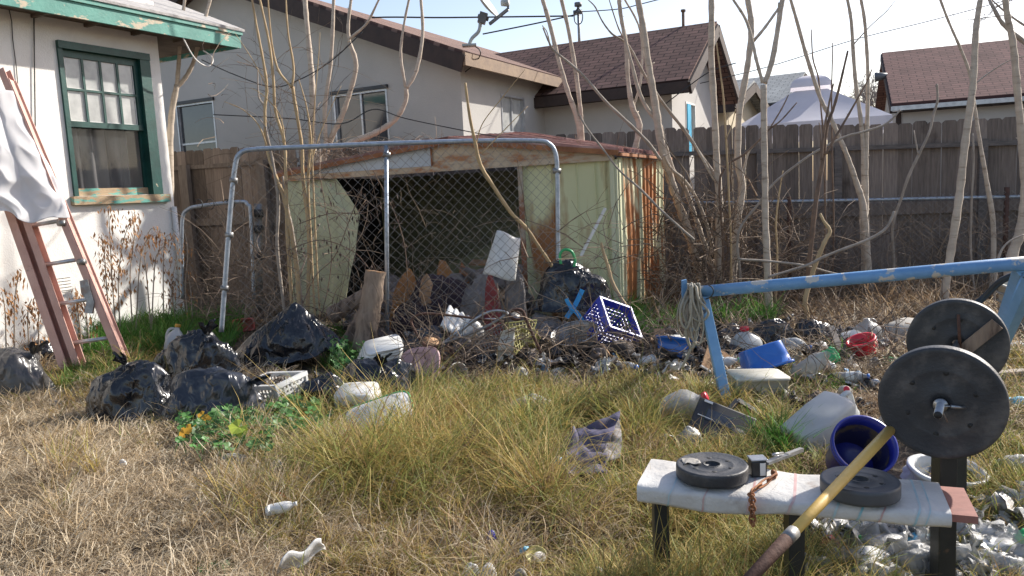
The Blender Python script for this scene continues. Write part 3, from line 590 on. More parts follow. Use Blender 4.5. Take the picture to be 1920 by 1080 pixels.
def far_house(name, label, frame_px, y, wallm, roofm, w_px, eave_px, ridge_px, axis, over=.4, gable_left=True):
    pass
def house_right():
    y = 18.0; c = V(1692, 215, y); c.z = 0; a = R(22); u = Vector((math.cos(a), -math.sin(a), 0)); f = Fr(c, u)
    top = f.at(1750, 196)[1]; T = thing('mauve_roofed_house', 'tan house with mauve shingle roof rising above the right end of the fence', 'house', c)
    m = MB(); wall_cells(m, f, 0, 12, -.1, top, []); D = 6
    m.quad(f.pt(0, -.1), f.pt(0, top), f.pt(0, top, -D), f.pt(0, -.1, -D)); e = f.pt(-.12, 0, .35); fe = Fr(e, u); ze = fe.at(1685, 193)[1]; zr = Fr(f.pt(0, 0, -2.9), u).at(1690, 95)[1]
    m.add([f.pt(0, top), f.pt(0, top, -D), f.pt(0, zr - .15, -D / 2)], [(0, 1, 2)])
    m.build('wall', 'stucco_tan', T, True)
    for d0, d1, z0, z1 in ((.35, -2.9, ze, zr), (-6.2, -2.9, ze, zr)):
        m = MB(); P = [f.pt(-.25, z0, d0), f.pt(12.3, z0, d0), f.pt(12.3, z1, d1), f.pt(-.25, z1, d1)]; slab(m, P, .09)
        m.build('roof', 'shingle_mauve', T, True, uvf=(P[0], u, (P[0] - P[3]).normalized()))
    m = MB(); fbox(m, f, -.27, 12.3, ze - .17, ze - .07, .33, .39); m.build('eave_fascia', 'alu', T, True)
    m = MB(); fbox(m, f, -.25, 12.3, ze - .20, ze - .19, 0, .34); m.bar(f.pt(-.26, ze - .14, .33), f.pt(-.26, zr - .12, -2.9), .05, .18); m.build('soffit', 'brown_trim', T, True)
    m = MB(); m.tube([f.pt(-.22, top + .9, -1.4), f.pt(-.5, top + .88, -1.4)], [.06, .12], 8); m.build('roof_lamp', 'dish_arm', T, True)
    m = MB(); fbox(m, f, -.13, -.02, top - .7, top - .12, -.1, .02); m.build('meter_box', 'brown_trim', T, True)
house_right()
def house_far():
    y = 24; dB = R(32); ax = Vector((math.sin(dB), math.cos(dB), 0)); u = Vector((math.cos(dB), -math.sin(dB), 0))
    for (px, y, top_py, eave_l, ridge_px, ridge_py, lab, nm, W, slp) in ((1462, 25, 196, 1350, 1482, 131, 'far house with pale grey shingle roof and cream gable behind the canopy', 'grey_roofed_house', 5, .42), (1362, 20, 200, 1316, 1356, 158, 'small cream outbuilding with grey shingle roof beside the brown roofed house', 'grey_roofed_shed', 3.2, .36)):
        c = V(px, top_py, y); top = c.z; c.z = 0; f = Fr(c, u); g = Fr(c, ax); D = W
        T = thing(nm, lab, 'house', c); m = MB(); L = -W * 1.5
        wall_cells(m, f, L, 0, -.1, top, []); wall_cells(m, g, 0, D, -.1, top, []); m.add([g.pt(0, top), g.pt(D, top), g.pt(D / 2, top + slp * D / 2)], [(0, 1, 2)])
        m.build('wall', mat('cream_wall', (.62, .53, .38), (.55, .47, .34), 2, .9), T, True)
        def rp(side, k, s): dd = D / 2 - side * k * (D / 2 + .35); return g.pt(dd, top + slp * (D / 2 - k * (D / 2 + .35)) + .2, s)
        for side in (1, -1):
            m = MB(); slab(m, [rp(side, 1, .3), rp(side, 1, L), rp(side, 0, L), rp(side, 0, .3)], .1); m.build('roof', 'shingle_grey', T, True, uvf=(rp(side, 1, 0), u, (rp(side, 1, 0) - rp(side, 0, 0)).normalized()))
        m = MB()
        for side in (1, -1): m.bar(rp(side, 1, .32) - Vector((0, 0, .18)), rp(side, 0, .32) - Vector((0, 0, .18)), .05, .24)
        m.bar(rp(1, 1, .3) - Vector((0, 0, .15)), rp(1, 1, L) - Vector((0, 0, .15)), .05, .2); m.build('eave_fascia', 'brown_trim', T, True)
        if W > 5:
            p = rp(1, .45, -3.4); m = MB(); m.tube([p, p + Vector((0, 0, .25)), p + Vector((0, 0, 1.0))], [.5, .16, .14], 12); m.build('flue', 'vent', T, True)
house_far()
def gazebo():
    y = 15.5; c = V(1520, 235, y); apex = V(1515, 165, y); dome = V(1515, 150, y)
    base = c.z; T = thing('canopy_gazebo', 'pale lilac garden gazebo canopy with small domed top behind the fence', 'gazebo', (c.x, c.y, 0))
    hw = (V(1660, 235, y).x - V(1385, 235, y).x) / 2; hz = V(1515, 172, y).z; rw = .30; cx = c.x
    m = MB(); a = R(20)
    def q(x, yy, z): return Vector((cx + x * math.cos(a) + yy * math.sin(a), y - x * math.sin(a) + yy * math.cos(a), z))
    k = 10
    for sd_ in range(4):
        r = R(90 * sd_); cs, sn = math.cos(r), math.sin(r)
        def fn(u, v):
            w_ = lerp(hw * .9, rw, v); x, yy = (u * 2 - 1) * w_, -w_; z = lerp(base, hz, v ** 1.0) - .10 * (1 - (2 * u - 1) ** 2) * v * (1 - v) * 2
            return q(x * cs - yy * sn, x * sn + yy * cs, z)
        m.grid(fn, 10, 10)
        def fn2(u, v):
            w_ = lerp(hw * .9, hw * .9 + .01, v); x, yy = (u * 2 - 1) * w_, -w_; return q(x * cs - yy * sn, x * sn + yy * cs, base - .25 * v + .02 * math.sin(u * 60) * v)
        m.grid(fn2, 60, 1)
    m.build('canopy', 'canopy', T, True)
    m = MB(); hd = V(1515, 148, y).z
    for sd_ in range(4):
        r = R(90 * sd_); cs, sn = math.cos(r), math.sin(r)
        def fn3(u, v):
            w_ = (rw + .08) * math.cos(v * math.pi / 2 * .98); x, yy = (u * 2 - 1) * w_, -w_; z = hz + .06 + (hd - hz + .0) * math.sin(v * math.pi / 2); return q(x * cs - yy * sn, x * sn + yy * cs, z)
        m.grid(fn3, 8, 8)
    m.build('dome_top', 'canopy', T, True)
    m = MB()
    for x in (-1, 1):
        for yy in (-1, 1): m.tube([q(x * hw * .86, yy * hw * .86, -.1), q(x * hw * .86, yy * hw * .86, base)], .04, 8)
    m.build('frame', 'dish_arm', T, True)
gazebo()

# ================================================================== WOODEN FENCE
FA = R(15.0); fu = Vector((math.cos(FA), -math.sin(FA), 0))
FY0 = 11.2; fo = Vector((0, FY0, 0)); ff = Fr(fo, fu)
def fence():
    def build(sA, sB, topA, topB, mat_, T, pw, rails, dz=0, style='ear', seed=1):
        rnd = random.Random(seed); m = MB(); n = int((sB - sA) / pw)
        for i in range(n):
            s = sA + i * pw; t = (s - sA) / (sB - sA); z = lerp(topA, topB, t) + rnd.uniform(-.012, .012) - .012 * math.sin(s * 1.7); w_ = pw - rnd.uniform(.001, .005); d = rnd.uniform(-.004, .004); lean = rnd.uniform(-.006, .006)
            e = .028; tn = rnd.random()
            P = [(s, -.1), (s + w_, -.1), (s + w_ + lean, z - e), (s + w_ - e + lean, z), (s + e + lean, z), (s + lean, z - e)]
            m.poly([ff.pt(a, b, d) for a, b in P], .018, ff.n, tn)
        return m.build('board_panel', mat_, T, True)
    s_l, zl = ff.at(332, 279); s_m1, zm1 = ff.at(1130, 254); s_r, zr = ff.at(1900, 223); s_x, zx = ff.at(1300, 240)
    s_a = ff.at(300, 279)[0] - 2.5; s_end = s_r + 3.5; s_mid = ff.at(560, 279)[0]; zc = ff.at(560, 272)[1]
    T = thing('wooden_fence', 'weathered grey board fence with dog-eared tops along the back of the yard', 'fence', ff.pt(0, 0))
    build(s_mid, s_x, zc, zx, 'fence', T, .168, None, seed=2)
    build(s_x, s_end, zx, lerp(zx, zr, (s_end - s_x) / (s_r - s_x)), 'fence', T, .168, None, seed=3)
    m = MB()
    za = ff.at(1300, 288)[1]; zb = ff.at(1900, 268)[1]; z2 = ff.at(1500, 398)[1]
    def rail(m, s0, s1, z0, z1, h, d): m.bar(ff.pt(s0, z0, d), ff.pt(s1, z1, d), .04, h)
    R_ = MB(); rail(R_, s_mid, s_end, lerp(za, zb, (s_mid - s_x) / (s_r - s_x)), lerp(za, zb, (s_end - s_x) / (s_r - s_x)), .055, .045); R_.build('top_rail', 'fence_rail', T, True)
    R_ = MB(); rail(R_, s_mid, s_end, z2, z2 + .0, .15, .035); R_.build('lower_rail', 'fence', T, True)
    for px in (1425, 1570, 1700 + 140):
        s = ff.at(px, 300)[0]; P = MB(); fbox(P, ff, s - .045, s + .045, -.1, za - .03, .006, .095, .9); P.build('post', 'fence_rail', T, True)
    T2 = thing('brown_fence', 'browner unpainted board fence section beside the white house corner', 'fence', ff.pt(s_mid - 1, 0))
    build(s_a, s_mid - .01, zl, zc, 'fence_brown', T2, .165, None, seed=5)
    z1 = ff.at(400, 313)[1]; z2b = ff.at(420, 415)[1]
    R_ = MB(); rail(R_, s_a, s_mid, z1, z1 + .02, .06, .045); R_.build('top_rail', 'post_wood', T2, True)
    R_ = MB(); rail(R_, s_a, s_mid, z2b, z2b, .11, .045); R_.build('lower_rail', 'post_wood', T2, True)
    for px in (356, 0 + 500):
        s = ff.at(px, 330)[0]; P = MB(); fbox(P, ff, s - .07, s + .07, -.1, z1 + .05, .07, .17); P.build('post', 'post_wood', T2, True)
    # dark green mildew cap board behind (kick board)
fence()

def mesh_fabric(m, fn, W, H, pitch, r=.0022, jit=.0):
    """woven wire: zig-zag diagonals drawn in the unit rectangle fn(s,z)"""
    n = int((W + H) / pitch) + 1
    for i in range(n):
        for sg in (1, -1):
            # line s - sg*z = c
            c = -H + i * pitch if sg > 0 else i * pitch
            a0 = 0; pts = []
            zz0, zz1 = 0, H
            # s = c + z  (sg>0)  or s = c - z
            if sg > 0: z0 = max(0, -c); z1 = min(H, W - c)
            else: z0 = max(0, c - W); z1 = min(H, c)
            if z1 - z0 < .02: continue
            k = max(2, int((z1 - z0) / .12) + 1)
            for j in range(k): z = lerp(z0, z1, j / (k - 1)); pts.append(fn(c + z if sg > 0 else c - z, z))
            m.tube(pts, r, 3, False, cap=False)
def chain_fence():
    f = Fr(ff.pt(0, 0, .28), fu); sA, zA = f.at(1255, 380); sB, zB = f.at(1905, 372)
    T = thing('chain_link_fence', 'low rusty chain link fence with grey top pipe in front of the grey boards', 'fence', f.pt(sA, 0))
    m = MB(); m.tube([f.pt(sA, zA - .01), f.pt(lerp(sA, sB, .5), (zA + zB) / 2), f.pt(sB + 1, zB)], .022, 8); m.build('top_rail', 'galv', T, True)
    for s in (sA + .3, lerp(sA, sB, .37), sB - .1, sB + 1): m = MB(); m.tube([f.pt(s, -.1), f.pt(s, zA + .01)], .03, 8); m.build('post', 'rust_dark', T, True)
    m = MB(); mesh_fabric(m, lambda a, z: f.pt(sA + a, z, .02), sB + 1 - sA, zA - .03, .085, .0022); m.build('wire_mesh', 'wire', T, True)
chain_fence()

# ================================================================== SHED
Cs = V(1163, 600, 7.75); Cs.z = 0
SY = R(25); su = Vector((math.cos(SY), -math.sin(SY), 0)); sf = Fr(Cs, su)     # front: s<0 to the left
sv = Vector((math.sin(SY), math.cos(SY), 0)); sg = Fr(Cs, sv)                   # right side going back
def shed():
    T = thing('metal_shed', 'rusting pale green metal shed with open dark doorway and red corrugated roof', 'shed', Cs)
    sL, zl = sf.at(532, 318); _, zr = sf.at(1160, 316); W = -sL
    D = sg.at(1247, 450)[0]; zr2 = sg.at(1240, 303)[1]
    H = .5 * (zl + zr); 
    o0, oz = sf.at(632, 328); o1, _ = sf.at(978, 320); hz = sf.at(800, 318)[1]
    # interior box
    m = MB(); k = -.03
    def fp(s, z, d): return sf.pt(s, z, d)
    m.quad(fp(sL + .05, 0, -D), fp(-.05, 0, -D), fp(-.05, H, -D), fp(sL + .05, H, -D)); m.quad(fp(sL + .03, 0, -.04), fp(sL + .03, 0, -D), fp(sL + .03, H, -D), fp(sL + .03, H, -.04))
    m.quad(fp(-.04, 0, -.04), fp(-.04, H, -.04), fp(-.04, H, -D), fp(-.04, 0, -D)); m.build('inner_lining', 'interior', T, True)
    # right side wall, ribbed sheet
    def rib(t, pitch=.17, dpt=.022):
        q = (t / pitch) % 1
        return dpt if q < .14 else (dpt * (1 - (q - .14) / .08) if q < .22 else (0 if q < .92 else dpt * (q - .92) / .08))
    ns = 150; m = MB(); vs = []
    for j, z in enumerate((0, .5, 1.0, H)):
        for i in range(ns + 1):
            s = D * i / ns; bulge = .02 * math.sin(s * 3) * math.sin(z * 2); vs.append(sg.pt(s, z, rib(s) + bulge))
    m.add(vs, [(j * (ns + 1) + i, j * (ns + 1) + i + 1, (j + 1) * (ns + 1) + i + 1, (j + 1) * (ns + 1) + i) for j in range(3) for i in range(ns)]); m.build('side_wall', 'shed_side', T, True)
    # back + left walls
    m = MB(); m.quad(fp(sL, 0, -D), fp(sL, H, -D), fp(0, H, -D), fp(0, 0, -D)); m.quad(fp(sL, 0, 0), fp(sL, H, 0), fp(sL, H, -D), fp(sL, 0, -D)); m.build('rear_wall', 'shed_panel', T, True)
    # right front panels (two leaves with folded ribs)
    m = MB(); ns = 120; vs = []
    def prof(s):
        q = (s - o1) / (0 - o1)
        d = 0
        for c, wd, hh in ((.0, .02, .03), (.335, .014, .022), (.365, .01, -.012), (.60, .008, .012), (.80, .008, .02), (.90, .012, .02), (.985, .02, .03)):
            d += hh * math.exp(-((q - c) / wd) ** 2)
        return d
    for j, z in enumerate(np.linspace(0, H - .01, 9)):
        for i in range(ns + 1):
            s = lerp(o1, 0, i / ns); vs.append(fp(s, z, prof(s) + .012 * math.sin(z * 5 + s * 4)))
    m.add(vs, [(j * (ns + 1) + i, j * (ns + 1) + i + 1, (j + 1) * (ns + 1) + i + 1, (j + 1) * (ns + 1) + i) for j in range(8) for i in range(ns)]); m.build('front_panel', 'shed', T, True)
    m = MB(); fbox(m, sf, -.045, .0, 0, H - .02, .035, .05); fbox(m, sg, .0, .05, 0, H - .02, .028, .04); fbox(m, sf, -.03, .026, 0, H - .022, -.04, .034); m.build('corner_trim', 'shed_side', T, True)
    m = MB(); fbox(m, sf, o1 - .025, o1 + .03, 0, H - .03, .036, .052); m.build('jamb', mat('jamb', (.40, .36, .28), (.30, .17, .10), 5, .7, c3=(.25, .10, .05), c3lo=.48, c3hi=.55), T, True)
    # buckled left panel
    out = [(538, 318), (625, 324), (650, 352), (690, 400), (689, 470), (674, 520), (658, 562), (640, 598), (618, 612), (538, 600)]
    yy = [sf.at(x, y) for x, y in out]; rows = 22; m = MB()
    def edge(z):
        P = yy[1:9]
        for a, b in zip(P, P[1:]):
            if (a[1] - z) * (b[1] - z) <= 0: return lerp(a[0], b[0], (z - a[1]) / (b[1] - a[1] + 1e-9))
        return P[-1][0] if z < P[-1][1] else P[0][0]
    zt = H - .02
    def fn(u, v):
        z = lerp(.0, zt, v); e = edge(z); s = lerp(sL + .01, e, u); out_ = .16 * u ** 2 * math.sin(v * math.pi) + .018 * math.sin(u * 19) + .02 * math.sin(u * 5 + v * 7) + .03 * (u > .97)
        return fp(s, z, .02 + out_)
    m.grid(fn, 50, 26); m.build('buckled_door', 'shed_panel', T, True, solid=.004)
    # gable & header
    ps, pz = sf.at(850, 268); g0 = [(sL, H), (0, H), (0, H + .03), (ps, pz + .0), (sL, H + .03)]
    m = MB(); bs = sf.at(815, 300)[0]
    def ztop(s): return lerp(H + .03, pz, (s - sL) / (ps - sL)) if s < ps else lerp(pz, H + .03, (s - ps) / (0 - ps))
    m.poly([fp(sL + .1, H + .035, .05), fp(bs, H + .035, .05), fp(bs, ztop(bs) - .005, .05), fp(sL + .1, ztop(sL + .1) - .0, .05)], .01, sf.n); m.build('gable_panel', 'shed_white', T, True)
    m = MB(); m.poly([fp(bs + .004, H + .035, .052), fp(-.02, H + .035, .052), fp(-.02, H + .05, .052), fp(ps, pz - .005, .052), fp(bs + .004, ztop(bs), .052)], .01, sf.n); m.build('gable_panel', 'shed_tan', T, True)
    m = MB(); m.bar(fp(sL, H + .0, .045), fp(0, H + .0, .045), .045, .065); m.build('header_rail', 'shed_tan', T, True)
    m = MB(); m.bar(fp(bs, H + .03, .066), fp(bs, ztop(bs) - .01, .066), .02, .012); m.build('gable_seam', 'rust', T, True)
    # roof: two ribbed slopes, ridge parallel to sides
    for side in (1, -1):
        m = MB(); ov = .07; rnd = random.Random(side + 4); eave_s = ov if side > 0 else sL - ov; NR = 15
        def rp_(u, v, h):
            d = lerp(.12, -D - .08, u); s = lerp(eave_s, ps, v); return fp(s, lerp(H + .05, pz + .03 + .17 * u, v) + h + .012 * noise.noise((s * 3, d * 3, 1)), d)
        for i in range(NR):
            u0, u1, u2, u3 = [(i + q) / NR for q in (0, .16, .22, 1)]; tn = rnd.random()
            for (ua, ub, ha, hb, tt) in ((u0, u0 + .03 / NR, 0, .035, tn), (u0 + .03 / NR, u1, .035, .035, rnd.random()), (u1, u2, .035, 0, tn), (u2, u3, 0, 0, rnd.random() * .7)):
                for j in range(10): va, vb = j / 10, (j + 1) / 10; m.quad(rp_(ua, va, ha), rp_(ub, va, hb), rp_(ub, vb, hb), rp_(ua, vb, ha), tt)
        m.build('roof', 'rust_roof', T, True, solid=.004)
    m = MB(); m.bar(fp(ov, H + .035, .125), fp(ps, pz + .012, .125), .012, .05); m.bar(fp(sL - ov, H + .035, .125), fp(ps, pz + .012, .125), .012, .05); m.build('roof_edge', 'rust', T, True)
    m = MB(); m.bar(fp(ov, H + .02, .12), fp(ov, H + .02, -D - .08), .05, .03); m.build('eave_trim', 'rust', T, True)
    return sL, D, H, o0, o1, ps, pz
SH = shed()

# ================================================================== CHAIN LINK GATES
def gate():
    y = 6.75
    T = thing('chain_link_gate', 'galvanised pipe gate panel of chain link standing in front of the shed', 'gate', V(725, 600, y))
    # plane slightly rotated
    a = R(-8); f = Fr(V(725, 500, y), Vector((math.cos(a), -math.sin(a), 0)))
    P = lambda x, yy, d=0: f.pt(*f.at(x, yy, d), d)
    m = MB(); m.tube(catmull([P(415, 622), P(424, 500), P(433, 380), P(441, 310), P(450, 288), P(475, 280), P(560, 276), P(725, 269), P(900, 264), P(1005, 264), P(1030, 270), P(1042, 290), P(1045, 330), P(1046, 420), P(1047, 560)], 7), .021, 12); m.build('pipe_frame', 'galv', T, True)
    m = MB(); m.tube([P(724, 272), P(725, 440), P(726, 640)], .019, 12); m.build('centre_post', 'galv', T, True)
    m = MB()
    for x, yy in ((438, 338), (430, 440), (421, 540), (1044, 320), (725, 290)): m = MB(); m.tube([P(x - 7, yy, .0), P(x + 7, yy + 1, .0)], .026, 10); m.build('clamp_band', 'steel_old', T, True)
    # fabric between top bar and ground, sagging
    sA, zb = f.at(428, 600); sB, _ = f.at(1043, 500); _, zt = f.at(700, 276)
    m = MB(); x0 = f.at(720, 400)[0]
    def inside(s, z):
        return True
    def fn(s, z):
        ss = x0 + s; return f.pt(ss, zb - .1 + z, .028 + .02 * math.sin(ss * 2.1 + z))
    mesh_fabric(m, fn, sB - x0, zt - zb + .09, .088, .0020)
    def fn2(s, z):
        ss = sA + .12 + s; return f.pt(ss, zb - .1 + z, .03 + .03 * math.sin(ss * 2.1 + z * 2))
    mesh_fabric(m, fn2, x0 - sA - .15, zt - zb + .06, .088, .0015)
    m.build('wire_mesh', 'wire', T, True)
    m = MB(); n = 60
    for i in range(n):
        s = lerp(sA + .2, sB - .1, i / n); z = f.at(0, 0)[1]
        c = lerp(f.at(475, 280)[1], f.at(1000, 264)[1], (s - sA) / (sB - sA)); m.tube([f.pt(s, c - .04, .024), f.pt(s + .012, c + .024, .012), f.pt(s + .03, c + .0, -.024)], .002, 3, False)
    m.build('tie_wire', 'wire', T, True)
gate()
def small_gate():
    y = 9.3; T = thing('small_pipe_gate', 'small rounded pipe gate with fine chain link between white house and big gate', 'gate', V(410, 590, y))
    P = lambda x, yy, d=0: V(x, yy, y + d)
    m = MB(); m.tube(catmull([P(342, 560), P(341, 470), P(342, 410), P(352, 393), P(375, 386), P(450, 378), P(464, 384), P(470, 405), P(476, 560)], 6), .022, 10); m.build('pipe_frame', 'galv', T, True)
    m = MB(); A = P(345, 560); B = P(473, 560); h = P(345, 395).z - A.z
    mesh_fabric(m, lambda s, z: A + (B - A).normalized() * s + Vector((0, 0, z)), (B - A).length, h, .085, .0018); m.build('wire_mesh', 'wire', T, True)
    m = MB()
    for x in (372, 394, 425, 432): c = P(x, 383, -.05); m.tube([c + Vector((.05 * math.cos(t), 0, .06 * math.sin(t))) for t in np.linspace(-2, 2.6, 9)], .006, 5)
    m.build('hook', 'cord_dark', T, True)
    T2 = thing('steel_post', 'dark round steel post with wire bands at the far edge of the small gate', 'post', P(488, 590))
    m = MB(); m.tube([P(486, 600, .1), P(484, 382, .1)], .045, 14); m.build('pipe', 'steel_old', T2, True)
    m = MB()
    for yy in (400, 430, 480): m.tube([P(478, yy, .05), P(492, yy, .05)], .05, 10)
    m.build('band', 'cord_dark', T2, True)
    c = MB(); A = P(492, 600, .1); h = P(492, 400).z - A.z; B = V(535, 590, 9.0)
    mesh_fabric(c, lambda s, z: A + (B - A).normalized() * s + Vector((0, 0, z)), (B - A).length, h, .085, .0018); tag(c.build('fence_mesh', 'wire'), 'narrow strip of old chain link between the steel post and the shed', 'wire mesh')
small_gate()

# ================================================================== TREES (bare, many-stemmed)
def stem(path, y0, y1=None, k=5, wob=.0035, seed=0):
    """path: (px, py, width px); returns points and radii in the place, from y0 (first) to y1 (last)"""
    y1 = y0 if y1 is None else y1; n = len(path)
    pts = [V(x, y, lerp(y0, y1, i / (n - 1))) for i, (x, y, w_) in enumerate(path)]
    rs = [w_ / 2 * .90 * p.y / FPX for p, (x, y, w_) in zip(pts, path)]
    P = catmull(pts, k); Rr = []
    for i in range(n - 1):
        for j in range(k): Rr.append(lerp(rs[i], rs[i + 1], j / k) * (1 + .10 * math.sin(i * 7.1 + j * 2.3 + seed)))
    Rr.append(rs[-1])
    P = [p + noise.noise_vector(p * 2.3 + Vector((seed, 0, 0))) * wob * 2 for p in P]
    return P, Rr
def down(path, wd=None):
    return path
def tree(name, label, group, bark, stems, cat='tree', base_idx=0):
    """stems: list of (kind, path, y0, y1); the first is the trunk, listed from the base upwards"""
    P0, R0_ = stem(stems[0][1], stems[0][2], stems[0][3])
    drop = cat != 'branch' and 'branch' not in label
    p0 = P0[0]; base = Vector((p0.x, p0.y, ground_z(p0.x, p0.y) - .03)) if drop else p0
    T = thing(name, label, cat, base, None, group)
    for i, (kind, path, y0, y1) in enumerate(stems):
        P, Rr = stem(path, y0, y1, seed=i)
        if i == 0 and drop and P[0].z > base.z + .04:
            d0 = (P[0] - P[2]).normalized(); q = P[0] + d0 * min(.35, (P[0].z - base.z) * .4); foot = Vector((q.x, q.y, base.z)); mid = (q + foot) / 2 + Vector((.02, 0, 0))
            ext = [foot, mid, q]; P = catmull(ext + [P[0]], 4)[:-1] + P; Rr = [Rr[0] * 1.15] * (len(P) - len(Rr)) + Rr
        if path[-1][1] <= 3:      # keep growing beyond the picture
            d = (P[-1] - P[-4]).normalized(); q = P[-1]
            for j in range(4): q = q + (d + Vector((.05 * math.sin(i + j), .05 * math.cos(i * 2 + j), .15))).normalized() * .28; P.append(q); Rr.append(Rr[-1] * .8)
        m = MB(); m.tube(P, Rr, 9); 
        rnd = random.Random(i * 7 + len(path))     # bud rings and short spurs
        for _ in range(max(2, int(len(P) / 7))):
            j = rnd.randrange(1, len(P) - 1); r_ = Rr[j]; a = rnd.uniform(0, 6.3); dv = Vector((math.cos(a), math.sin(a) * .5, .6)); m.tube([P[j], P[j] + dv * r_ * 1.6], [r_ * .45, r_ * .1], 5)
        m.build(kind, bark, T, True)
    return T
GT = 'bare stems of the young trees along the fence'
YB = 9.0
tree('bare_tree', 'pale bare tree forking low, just right of the white house corner', GT, 'bark', [
 ('trunk', [(322, 420, 14), (319, 300, 13), (321, 220, 12), (332, 160, 11)], 10.7, 10.7), ('limb', [(332, 162, 9), (335, 120, 8), (340, 50, 7), (346, 0, 6)], 10.7, 10.6), ('limb', [(330, 165, 10), (348, 145, 9), (364, 112, 8), (380, 50, 7), (394, 0, 6)], 10.7, 10.8)])
tree('bare_tree', 'thick straight pale stem rising behind the left of the shed, centre of its cluster', GT, 'bark', [
 ('trunk', [(590, 300, 15), (584, 262, 15), (586, 200, 13), (583, 133, 12), (576, 50, 10), (572, 0, 10)], 10.9, 10.9)])
tree('bare_tree', 'slim pale stem beside the thick straight one behind the shed roof', GT, 'bark', [
 ('trunk', [(608, 300, 10), (611, 270, 9), (609, 200, 9), (620, 117, 8), (626, 0, 7)], 10.9, 10.8)])
tree('bare_tree', 'pale tree bowing right in front of the double window of the taupe gable wall', GT, 'bark', [
 ('trunk', [(612, 285, 12), (622, 256, 12), (638, 224, 11), (653, 180, 10), (667, 123, 10), (655, 80, 9)], 10.95, 10.7), ('limb', [(655, 80, 7), (653, 50, 7), (658, 0, 6)], 10.7, 10.7), ('limb', [(654, 74, 6), (687, 45, 5), (710, 0, 4)], 10.7, 10.5)])
tree('bare_tree', 'pale tree sweeping out low over the shed roof then forking into two upright limbs', GT, 'bark', [
 ('trunk', [(640, 275, 11), (672, 262, 12), (704, 249, 12), (740, 225, 11), (760, 190, 10), (761, 165, 9)], 10.6, 10.5), ('limb', [(760, 165, 6), (751, 105, 6), (757, 50, 5), (767, 0, 5)], 10.5, 10.4), ('limb', [(762, 165, 8), (780, 132, 8), (792, 67, 7), (789, 0, 6)], 10.5, 10.6)])
GS = 'ochre shoots growing against the front of the shed'
for lab, st in (
 ('ochre shoot leaning left at the outer left of the clump before the shed', [[(560, 590, 8), (556, 500, 9), (535, 380, 8), (518, 333, 7), (500, 277, 6), (497, 207, 6), (500, 160, 6), (487, 83, 5), (472, 0, 4)], [(500, 277, 4), (485, 235, 3), (455, 205, 2), (420, 190, 1)], [(500, 160, 3), (478, 120, 2), (440, 60, 1)]]),
 ('yellow ochre shoot crossing in front of its neighbours left of the shed door', [[(548, 600, 7), (540, 450, 8), (536, 330, 7), (533, 265, 6), (517, 207, 6), (512, 150, 6), (503, 73, 5), (487, 0, 4)], [(533, 265, 4), (524, 215, 3), (495, 180, 2), (470, 165, 1)]]),
 ('ochre shoot with a wide fork halfway up against the taupe wall', [[(575, 600, 8), (580, 450, 8), (568, 330, 7), (566, 280, 7), (560, 233, 7), (548, 162, 7)], [(548, 163, 5), (523, 133, 5), (511, 90, 4), (505, 30, 3), (503, 0, 3)], [(548, 162, 5), (550, 127, 5), (541, 67, 4), (537, 0, 3)]]),
 ('thin ochre shoot tangled at the centre of the clump before the shed', [[(590, 590, 5), (583, 450, 5), (578, 330, 5), (582, 262, 5), (575, 200, 3), (560, 150, 2)], [(578, 330, 3), (600, 250, 2), (640, 160, 1)]]),
 ('thin straight shoot at the right edge of the clump before the shed', [[(600, 600, 4), (592, 450, 4), (588, 350, 4), (585, 270, 3), (595, 140, 2), (600, 60, 1)]]),
 ('kinked greyish shoot with a crook below the gable window line', [[(535, 600, 7), (520, 470, 7), (522, 380, 7), (511, 300, 6), (498, 240, 5), (495, 200, 5), (485, 180, 4), (483, 130, 2)], [(498, 240, 3), (478, 215, 2), (430, 195, 1)]]),
 ('grey brown stem curving at the lower left of the shed front', [[(570, 610, 6), (560, 520, 7), (548, 430, 7), (542, 400, 6), (530, 330, 5)], [(560, 520, 4), (585, 450, 3), (600, 420, 2)]])):
    sd_ = len(lab); yy = 7.1 + (sd_ % 5) * .06
    tree('ochre_shoot', lab, GS, 'bark_yellow' if 'grey' not in lab else 'bark_grey', [('trunk' if i == 0 else 'limb', p, yy, yy + .1) for i, p in enumerate(st)], 'sapling')
tree('bare_branch', 'pale yellow branch leaning across the gate from its right foot up to the left', None, 'bark_yellow', [
 ('trunk', [(1068, 590, 6), (1040, 510, 7), (1010, 462, 7), (985, 425, 8), (958, 398, 8), (925, 350, 8), (900, 308, 8), (890, 265, 7), (880, 215, 6), (872, 155, 5)], 6.9, 6.5), ('limb', [(893, 268, 3), (905, 230, 2), (940, 185, 2), (985, 130, 1)], 6.6, 6.5), ('limb', [(904, 288, 3), (950, 240, 2), (990, 200, 1)], 6.6, 6.8)], 'branch')
for lab, st in (
 ('left one of two parallel leaning stems before the brown roofed house wall', [[(1092, 300, 12), (1088, 267, 11), (1083, 227, 10), (1063, 167, 10), (1047, 110, 9), (1030, 43, 9), (1017, 0, 8)]]),
 ('right one of two parallel leaning stems before the brown roofed house wall', [[(1094, 300, 9), (1090, 233, 9), (1088, 205, 9), (1080, 140, 9), (1067, 60, 8), (1053, 0, 8)]]),
 ('wavy pale stem in front of the middle of the brown roof', [[(1184, 330, 13), (1190, 280, 12), (1199, 235, 13), (1186, 200, 12), (1178, 150, 9), (1174, 83, 9), (1165, 33, 8), (1161, 0, 8)], [(1187, 200, 6), (1202, 150, 5), (1201, 60, 4), (1172, 0, 4)]])):
    tree('bare_tree', lab, GT, 'bark', [('trunk' if i == 0 else 'limb', p, 9.9, 9.8) for i, p in enumerate(st)])
def tr(lab, st, y0=8.6, y1=None, bark='bark', name='bare_tree', cat='tree'):
    tree(name, lab, GT, bark, [('trunk' if i == 0 else 'limb', p, y0, y1 or y0) for i, p in enumerate(st)], cat)
